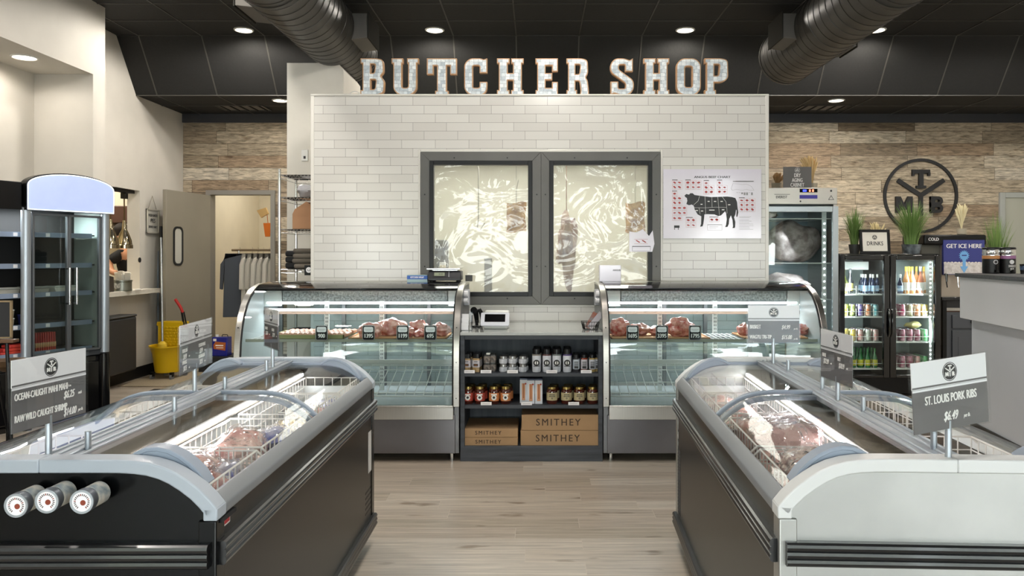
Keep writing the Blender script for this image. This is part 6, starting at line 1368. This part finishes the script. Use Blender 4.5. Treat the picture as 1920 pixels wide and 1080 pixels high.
# ------------------------------------------------------------ drinks cooler
DY_ = 7.9; dx0, dx1 = PX(1570, DY_), PX(1762, DY_); dw = dx1-dx0; dz = PZ(476, DY_)
t = thing('drinks_cooler', 'black double door glass drinks cooler full of cans and bottles', 'refrigerator', (dx0, DY_, 0))
MB().box(0, .03, .02, .6, .05, dz).build('side_wall', black_gloss, t); MB().box(dw-.03, dw, .02, .6, .05, dz).build('side_wall', black_gloss, t)
MB().box(0, dw, .02, .6, dz-.05, dz).build('top', black_gloss, t, bevel=.004); MB().box(0, dw, 0.02, .6, .03, .2).build('base_grille', black_p, t, bevel=.004)
MB().box(.03, dw-.03, .57, .6, .2, dz-.05).build('back_wall', M('cooler_liner', 'c6d3d4', .4), t); MB().box(.03, .036, .03, .57, .2, dz-.05).build('liner', MATS['cooler_liner'], t); MB().box(dw-.036, dw-.03, .03, .57, .2, dz-.05).build('liner', MATS['cooler_liner'], t); MB().box(dw/2-.02, dw/2+.02, .02, .57, .2, dz-.05).build('divider', black_p, t)
for q_ in (.05, dw-.05):
    for y_ in (.08, .52): MB().cyl((q_, y_, 0), (q_, y_, .035), .02, n=12).build('foot', black_m, t)
gp = glassmat('drinks_glass', (.95, .98, .97), .8)
zb_, zt_ = PZ(702, DY_), dz-.012
for x0, x1 in ((.004, dw/2-.002), (dw/2+.002, dw-.004)):
    f = MB(); w_ = .062
    f.box(x0, x0+w_, -.035, .01, .2, zt_).box(x1-w_, x1, -.035, .01, .2, zt_).box(x0+w_, x1-w_, -.035, .01, zt_-.05, zt_).box(x0+w_, x1-w_, -.035, .01, .2, zb_)
    fo = f.build('glass_door', black_gloss, t, bevel=.008, seg=3); MB().box(x0+w_, x1-w_, -.02, -.014, zb_, zt_-.05).build('pane', gp, fo)
    xh = x1-.012 if x0 < .1 else x0+.012
    MB().tube([(xh, -.035, .62), (xh, -.06, .66), (xh, -.06, .86), (xh, -.035, .90)], .012, 10).build('handle', black_gloss, fo)
sz = [PZ(551, DY_+.1), PZ(593, DY_+.1), PZ(640, DY_+.1), PZ(690, DY_+.1)]
for z_ in sz:
    for x0, x1 in ((.045, dw/2-.03), (dw/2+.03, dw-.045)):
        s_ = MB(); s_.box(x0, x1, .08, .09, z_-.014, z_); s_.box(x0, x1, .09, .55, z_-.006, z_)
        so = s_.build('shelf', white_en, t)
        g_ = MB(); g_.tube([(x0, .075, z_+.05), (x1, .075, z_+.05)], .003, 6); k_ = 5
        for i in range(k_+1): xx = x0+(x1-x0)*i/k_; g_.tube([(xx, .075, z_), (xx, .075, z_+.08)], .003, 5)
        g_.build('front_rail', white_en, so)
q = MB()
for i in range(26): disc(q, dw-.075, .3+i*.043, .006, .035, .04, 0, 8)
q.box(dw-.088, dw-.062, .04, .045, .28, 1.4, 1); q.build('led_strip', [led, white_en], t)
area('cooler_light', (dw-.09, .05, .85), (0, R(75), R(-20)), .9, .03, 5, (.9, .98, 1), t); area('cooler_light', (.07, .05, .85), (0, R(-75), R(20)), .9, .03, 4, (.9, .98, 1), t); area('cooler_top_light', (dw/2, .12, dz-.07), (0, 0, 0), .9, .04, 3, (.9, .98, 1), t)
MB().box(.12, .45, .3, .56, dz-.17, dz-.08).build('evaporator_cover', white_en, t, bevel=.004)
def can(col, name, seed=0):
    t_ = thing('drink_can', 'x', 'can', group='cans in the drinks cooler')
    MB().lathe([(.024, 0), (.031, .008), (.031, .108), (.0255, .12)], n=20).build('body', M('can_'+name, col[0], .3, .5, col2=col[1], scale=22), t_)
    MB().lathe([(.0001, .117), (.0235, .117), (.0255, .122), (.0262, .12)], n=20).build('lid', alu, t_); return t_
DC = {'lime': ('b9c93a', 'dfe58a'), 'pear': ('c5c98a', '5b6b3a'), 'violet': ('45308c', 'cfc3dd'), 'orange': ('d4763e', 'ecd9c8'), 'teal': ('3f97a3', 'c6e0de'), 'pink': ('c73a6c', 'e9c3cc'), 'pale': ('d4d0bd', '9b9a6a'), 'yellow': ('e2c53a', 'e8e2b4'), 'rose': ('cf8f8a', 'ddd5cf'), 'white': ('ccd0c8', 'a8b0a2'), 'plum': ('8d4058', 'd3b3bb'), 'green': ('3fa65a', 'a9dcb0')}
def canrow(shelf, px0, names, tint, dxp=14.3, rows=4, doorname='left'):
    z = sz[shelf]
    for i, nme in enumerate(names):
        pr0 = can(DC[nme], nme)
        for j in range(rows):
            o = pr0 if j == 0 else copy_tree(pr0); o.location = (PX(px0+i*dxp, DY_+.13), DY_+.13+j*.066, z+.001)
            o['label'] = '%s can, %s from the left, %s, %s door, %s shelf' % (tint[i], ORD[i], ('front', 'second row', 'third row', 'back row')[j], doorname, ORD[shelf])
canrow(1, 1584, ['lime', 'pear', 'violet', 'orange', 'teal'], ['lime green', 'pear green', 'violet', 'orange and white', 'teal'])
canrow(1, 1691, ['pink', 'pale', 'orange', 'yellow'], ['pink', 'pale', 'orange', 'yellow'], 14.3, 4, 'right')
canrow(2, 1584, ['yellow', 'yellow', 'rose', 'white', 'rose'], ['yellow', 'yellow', 'rose', 'white', 'rose'])
canrow(2, 1691, ['plum', 'plum', 'plum', 'green'], ['plum', 'plum', 'plum', 'bright green'], 14.3, 4, 'right')
canrow(3, 1691, ['plum', 'plum', 'rose', 'green'], ['plum', 'plum', 'rose', 'bright green'], 14.3, 4, 'right')
def bottle(cols, name, h, r, cat='bottle', grp='bottles in the drinks cooler'):
    t_ = thing('drink_bottle', 'x', cat, group=grp)
    MB().lathe([(r*.9, 0), (r, .006), (r, h*.5), (r*.7, h*.62), (r*.38, h*.75), (r*.34, h*.96)], n=18).build('body', M('bottle_'+name, cols[0], .08, coat=1), t_)
    MB().lathe([(r+.0006, h*.12), (r+.0006, h*.42)], n=18).build('label', M('blabel_'+name, cols[1], .5), t_); MB().lathe([(r*.4, h*.82), (r*.4, h), (.0001, h)], n=14).build('cap', M('bcap_'+name, cols[2], .4), t_); return t_
for i in range(5):
    p = bottle(('1f6b34', 'c8c23a', '2c7a3e'), 'green', .2, .029)
    for j in range(3):
        o = p if j == 0 else copy_tree(p); o.location = (PX(1586+i*13.5, DY_+.13), DY_+.13+j*.075, sz[3]+.001); o['label'] = 'green glass bottle with yellow label, %s from the left, %s, lowest shelf' % (ORD[i], ('front', 'middle row', 'back row')[j])
TS = [(1582, ('8f9a4a', 'e6e0c0', '9fa35a'), 'olive', .26, .033, 'olive wine bottle at the left of the top shelf'), (1594, ('202226', '8c8450', '5c5c60'), 'dark', .26, .034, 'dark bottle with a gold mark on the top shelf'),
 (1623, ('16213f', '9dbbd8', 'd8d8d2'), 'navy', .20, .028, 'navy bottle with white cap, left door, first of its pair'), (1637, ('16213f', '9dbbd8', 'd8d8d2'), 'navy', .20, .028, 'navy bottle with white cap, left door, second of its pair'),
 (1688, ('16213f', '9dbbd8', 'd8d8d2'), 'navy', .20, .028, 'navy bottle with white cap at the left of the right door'), (1699, ('c98e5a', 'e8e0d8', 'd8c25a'), 'amber', .28, .033, 'amber rose wine bottle, first of three in the right door'), (1710, ('d0a06a', 'e8e6e4', 'd8c25a'), 'amber2', .28, .033, 'amber wine bottle with square white label, right door'), (1726, ('c07a62', 'e8e6e4', 'd8cfd0'), 'rosewine', .28, .033, 'pink wine bottle at the right of the right door')]
for px, cl, nm, h_, r_, lb in TS: o = bottle(cl, nm, h_, r_); o.location = (PX(px, DY_+.14), DY_+.14, sz[0]+.001); o['label'] = lb
for i, (px, yy) in enumerate(((1618, .24), (1632, .24), (1645, .2), (1615, .34))): o = bottle(('16213f', '9dbbd8', 'd8d8d2'), 'navy', .2, .028); o.location = (PX(px, DY_+yy), DY_+yy, sz[0]+.001); o['label'] = 'navy bottle in the row behind, top shelf of the left door, %s' % ('left one', 'middle one', 'right one', 'back corner one')[i]
for i, px in enumerate((1704, 1718, 1732)): o = bottle(('c98e5a', 'e8e0d8', 'd8c25a'), 'amber', .28, .033); o.location = (PX(px, DY_+.24), DY_+.24, sz[0]+.001); o['label'] = 'amber wine bottle in the second row, right door, %s one' % ('left', 'middle', 'right')[i]
tag(MB().blob((PX(1712, DY_+.2), DY_+.2, sz[2]+.122+.04), (.085, .06, .035), 4, .2, 22, 12).build('snack_bag', M('snack_yellow', 'c9c06a', .4, col2='e0dca8', var=1, scale=12)), 'pale yellow snack bag lying on the plum cans in the right door', 'bag')

# ------------------------------------------------------------ on top of the cooler
blade_m = M('grass_green', '5b7a3a', .6, col2='7f9a52', var=1, scale=3)
def grass(lab, x, y, z, h, spread, n, pot_r=.07, seed=1, potm=None):
    t = thing('potted_grass', lab, 'potted plant', (x, y, z), group='potted grasses'); rn = random.Random(seed); m = MB()
    for i in range(n):
        a = rn.uniform(0, 2*pi); s_ = spread*rn.uniform(.05, 1)**.8; hh = h*rn.uniform(.55, 1.05); r0 = pot_r*.6*rn.random(); b0 = Vector((cos(a)*r0, sin(a)*r0, .08)); w = .004
        px_ = [b0+Vector((cos(a)*s_*k**1.8, sin(a)*s_*k**1.8, (hh-.08)*(k-.18*k**3*(s_/spread)))) for k in (0, .3, .6, .85, 1)]
        sd = Vector((-sin(a+rn.uniform(-1, 1)), cos(a), 0)).normalized(); vs = []
        for k_, p in enumerate(px_): ww = w*(1, 1, .8, .5, .1)[k_]; vs += [p-sd*ww, p+sd*ww, p+Vector((cos(a), sin(a), 0))*ww*.5]
        fs = []
        for k_ in range(4):
            for e in range(3): fs.append((k_*3+e, k_*3+(e+1) % 3, k_*3+3+(e+1) % 3, k_*3+3+e))
        m.add(vs, fs)
    m.build('leaves', blade_m, t, smooth=False); c = MB(); c.lathe([(pot_r*.75, 0), (pot_r, .1), (pot_r*.92, .1), (pot_r*.85, .085), (.0001, .085)], n=24); c.build('pot', potm or M('dark_pot', '3a3a38', .5), t)
gy = DY_+.25
grass('tall green grass in a pot at the left end of the cooler top', PX(1602, gy), gy, dz, .50, .12, 220, .06, 1)
grass('biggest green grass in a dark pot in the middle of the cooler top', PX(1709, gy), gy, dz, .58, .20, 340, .10, 2, M('mottled_pot', '33373a', .5, col2='7d858a', var=1, scale=14))
t = thing('drinks_sign', 'black framed sign reading drinks on top of the cooler', 'picture frame', (PX(1641, DY_+.12), DY_+.12, dz), R(0))
fw, fh = 57*8.0/F, 46*8.0/F; T = Matrix.Rotation(R(-6), 4, 'X')
f = MB()
for q_ in ((-fw/2, fw/2, fh-.028, fh), (-fw/2, fw/2, 0, .028), (-fw/2, -fw/2+.028, .028, fh-.028), (fw/2-.028, fw/2, .028, fh-.028)): f.box(q_[0], q_[1], -.012, .012, q_[2], q_[3], 0, T)
f.build('frame', black_p, t, bevel=.003); MB().box(-fw/2+.025, fw/2-.025, -.004, .004, .025, fh-.025, 0, T).build('print_sheet', M('ivory_card', 'e2ddd2', .4), t, smooth=False)
q = MB(); logo(q, 0, fh*.68, fh*.1, -.005, -.0042, 0, 1, T); q.text('DRINKS', fh*.24, T @ TL(0, -.0052, fh*.42), 0, .0004, .75, bold=.0008, spacing=1.1); q.build('lettering', [ink, MATS['ivory_card']], t, smooth=False)
dried('dried_fern', 'pale dried plumes behind the drinks sign', PX(1657, gy), gy+.14, dz, .33, 40, .11, 0, 'd2c194')

# ------------------------------------------------------------ back counter, dispenser
BY = 8.15; bx0, bx1 = PX(1768, BY), 6.0; bz = PZ(557, BY)
t = thing('back_cabinet', 'dark grey back cabinet with a drawer and door beside the cooler', 'cabinet', (bx0, BY, 0)); cw = bx1-bx0; gcab = M('slate_cabinet', '4b4e54', .5)
MB().box(.04, cw, .02, .6, .1, bz-.16).build('body', gcab, t); MB().box(.04, cw, .06, .6, 0, .1).build('toe_kick', black_m, t); MB().box(0, .04, .0, .6, 0, bz-.04).build('side_post', black_p, t)
MB().box(.04, cw, .03, .6, bz-.16, bz-.14).build('wood_rail', M('brown_rail', '5c3f32', .5), t); MB().box(.04, cw, .01, .03, bz-.145, bz-.115).build('pale_rail', M('pale_rail', 'a8a49c', .5), t); MB().box(.04, cw, .05, .6, bz-.14, bz-.035).build('upper_box', M('upper_box', '2c2b2c', .5), t)
for i in range(3):
    x0 = .10+i*.52; d_ = MB().box(x0, x0+.46, .0, .02, bz-.33, bz-.19).build('drawer', gcab, t, bevel=.004); MB().lathe([(.008, 0), (.008, .012), (.02, .018), (.016, .028)], n=16, T=Matrix.Translation((x0+.2, 0, bz-.26)) @ Matrix.Rotation(pi/2, 4, 'X')).build('knob', black_p, d_)
    d_ = MB().box(x0, x0+.46, .0, .02, .14, bz-.35).build('cabinet_door', gcab, t, bevel=.004); MB().box(x0+.06, x0+.40, -.004, .0, .2, bz-.42).build('panel', gcab, d_, bevel=.003)
tag(MB().box(bx0-.02, bx1, BY-.02, BY+.62, bz-.035, bz).build('back_countertop', M('black_stone', '1c1d20', .25, var=.2, scale=30), bevel=.004), 'black stone top of the back cabinet under the ice dispenser', 'countertop')
IY = 8.2; t = thing('ice_dispenser', 'soda and ice dispenser with a blue get ice here sign', 'dispenser', (PX(1768, IY), IY, bz)); iw = PX(1845, IY)-PX(1768, IY); iz = PZ(440, IY)-bz
MB().box(-.2, iw+.03, .0, .5, iz-.11, iz-.0).build('lid', black_p, t, bevel=.02, seg=3); MB().box(0, iw+.02, .03, .5, .0, iz-.1).build('tower', M('warm_steel', 'b3a79a', .35, .6), t)
MB().box(-.2, 0, .06, .5, .25, iz-.1).build('side_tower', M('brown_grey_panel', '4c4a42', .5), t, bevel=.004)
MB().box(-.2, 0.02, .1, .45, 0, .25).build('splash_panel', MATS['warm_steel'], t)
sh_ = PZ(450, IY)-PZ(515, IY); s0 = PZ(515, IY)-bz
MB().box(0, iw, -.01, .02, s0, s0+sh_).build('sign_panel', M('ice_sign_blue', '333a7e', .35), t)
q = MB(); q.box(.005, iw-.005, -.012, -.01, s0+.006, s0+sh_*.34, 1)
for i in range(12): q.blob((.02+i*(iw-.04)/11, -.011, s0+sh_*.34), (.018, .0012, .012), i, .2, 8, 5, 1)
q.text('GET ICE HERE', sh_*.17, TL(iw/2, -.012, s0+sh_*.82), 0, .0005, .98, bold=.0009); cx_ = iw/2; cz_ = s0+sh_*.55
disc(q, cx_, cz_, sh_*.12, -.014, -.012, 2, 24)
for a in range(16): bar2(q, (cx_, cz_), (cx_+sh_*.15*cos(a*pi/8), cz_+sh_*.15*sin(a*pi/8)), .008, -.0135, -.012, 2)
q.box(cx_-.016, cx_+.016, -.0146, -.012, s0+sh_*.2, cz_, 2); q.prism([(cx_-.042, s0+sh_*.24), (cx_+.042, s0+sh_*.24), (cx_, s0+sh_*.05)], -.0142, -.012, 'y', 2); q.box(cx_-sh_*.07, cx_+sh_*.07, -.0155, -.0148, cz_-.004, cz_+.008, 3)
q.build('sign_print', [txt_w, M('ice_print', 'b9b2ae', .5, col2='d8d3d0', var=1, scale=40), M('arrow_blue', '6fa8dc', .4), MATS['ice_sign_blue']], t, smooth=False)
for i, xx in enumerate((.02, .14, .26)): MB().tube([(xx, .03, .24), (xx, -.03, .235), (xx, -.04, .16)], [.014, .016, .009], 10).tube([(xx, -.02, .2), (xx+.01, -.03, .1)], .006, 8).build('tap', black_gloss if i == 0 else chrome, t)
MB().text('COLD', .045, TL(-.1, -.003, iz-.05), 0, .0005, .9, bold=.0006).build('lid_lettering', txt_w, t, smooth=False)
dried('dried_plumes', 'cream dried plumes on top of the ice dispenser', PX(1803, IY+.2), IY+.2, bz+iz, .33, 46, .085, 0, 'd3c7a0')
grass('green grass right of the ice dispenser', PX(1868, 8.4), 8.4, bz, .95, .17, 240, .08, 5)

# ------------------------------------------------------------ service counter on the right
CA = R(-8.4); far = Vector((PX(1822, 6.2), 6.2, 0))
t = thing('service_counter', 'pale grey service counter with a raised front at the right edge', 'counter', far, CA); cl = 3.2
cgrey = M('counter_grey', 'd2d6de', .6, var=.02, scale=2); cgrey2 = M('counter_grey_upper', 'dcdee2', .6, var=.02, scale=2)
ctz = PZ(512, 6.2)
MB().box(0, .7, -cl, 0, .12, .95).build('lower_front', cgrey, t, smooth=False); MB().box(-.09, .12, -cl, 0.0, .945, ctz-.03).build('upper_front', cgrey2, t, bevel=.004)
MB().box(-.012, .02, -cl, 0.0, 0, .12).build('kick_plate', base_m, t); MB().box(.02, .7, -cl, 0, 0, .12).build('base', base_m, t)
MB().box(-.12, .30, -cl, .02, ctz-.03, ctz).build('raised_top', M('dark_granite', '3a3a3c', .4, var=.4, scale=60), t, bevel=.003); MB().box(.12, .75, -cl, .0, .95, .98).build('work_top', MATS['dark_granite'], t)
TC = Matrix.Translation(far) @ Matrix.Rotation(CA, 4, 'Z')
def urn(px, lab, band, tx=None):
    Y = 6.12; t = thing('drink_urn', lab, 'urn', (PX(px, Y), Y, ctz), 0, 'black and steel drink urns')
    MB().lathe([(.058, 0), (.062, .004), (.062, .115)], n=28).build('base', black_p, t); MB().lathe([(.0625, .115), (.0625, .14)], n=28).build('band', band, t)
    MB().lathe([(.061, .14), (.061, .155), (.063, .16), (.061, .165), (.061, .185), (.063, .19)], n=28).build('body', chrome, t); MB().lathe([(.064, .188), (.064, .2), (.058, .206), (.0001, .206)], n=28).build('lid', black_p, t)
    q = MB(); disc(q, 0, .09, .017, -.066, -.060, 0, 16)
    if tx: q.text(tx, .026, TL(0, -.0665, .045), 0, .0012, .7, bold=.0006)
    else: disc(q, 0, .09, .012, -.068, -.064, 1, 12)
    q.build('print', [M('urn_print', 'c9c9c9', .5), ink], t, smooth=False)
    MB().tube([(0, -.06, .02), (0, -.085, .025), (0, -.09, .008)], .009, 8).build('spigot', black_p, t)
urn(1858, 'black and steel urn with orange band, left of the pair', M('orange_band', 'b07a48', .5)); urn(1888, 'black and steel urn with violet band, right of the pair', M('violet_band', '8d5f86', .5), 'SWEET\nTEA')
t = thing('cup_stack', 'small dark cup with blue print at the right end of the counter', 'cup', (PX(1908, 6.0), 5.92, ctz)); MB().lathe([(.024, 0), (.03, .075), (.027, .075), (.022, .004), (.0001, .004)], n=20).build('cup', black_gloss, t); MB().lathe([(.0268, .03), (.0292, .062)], n=20).build('print_band', M('blue_print', '4d6488', .4, col2='16181c', var=1, scale=50), t)

# ------------------------------------------------------------ trees and a car across the street, seen mirrored in the glass
leaf_m = M('sunlit_leaves', '5f6a48', .7, col2='b9b898', var=1, scale=1.6, bump=.5); bark = M('bark', '6a5644', .9)
rn = random.Random(4)
for i, (x, y, h) in enumerate(((-9, -17, 7), (-4, -15, 6), (.5, -18, 7.5), (5, -15.5, 6), (10, -17, 7))):
    t = thing('street_tree', 'leafy tree across the street, %s from the left' % ORD[i], 'tree', (x, y, -.12), 0, 'trees across the street')
    MB().cyl((0, 0, 0), (0, 0, h*.5), .22, .14, 12).build('trunk', bark, t)
    m = MB()
    for k in range(16):
        a = rn.uniform(0, 6.28); rr = rn.uniform(0, 1.7); m.blob((cos(a)*rr, sin(a)*rr, h*rn.uniform(.38, .95)), (rn.uniform(.6, 1.1),)*3, k, .4, 14, 10, fr=6)
    m.build('crown', leaf_m, t)
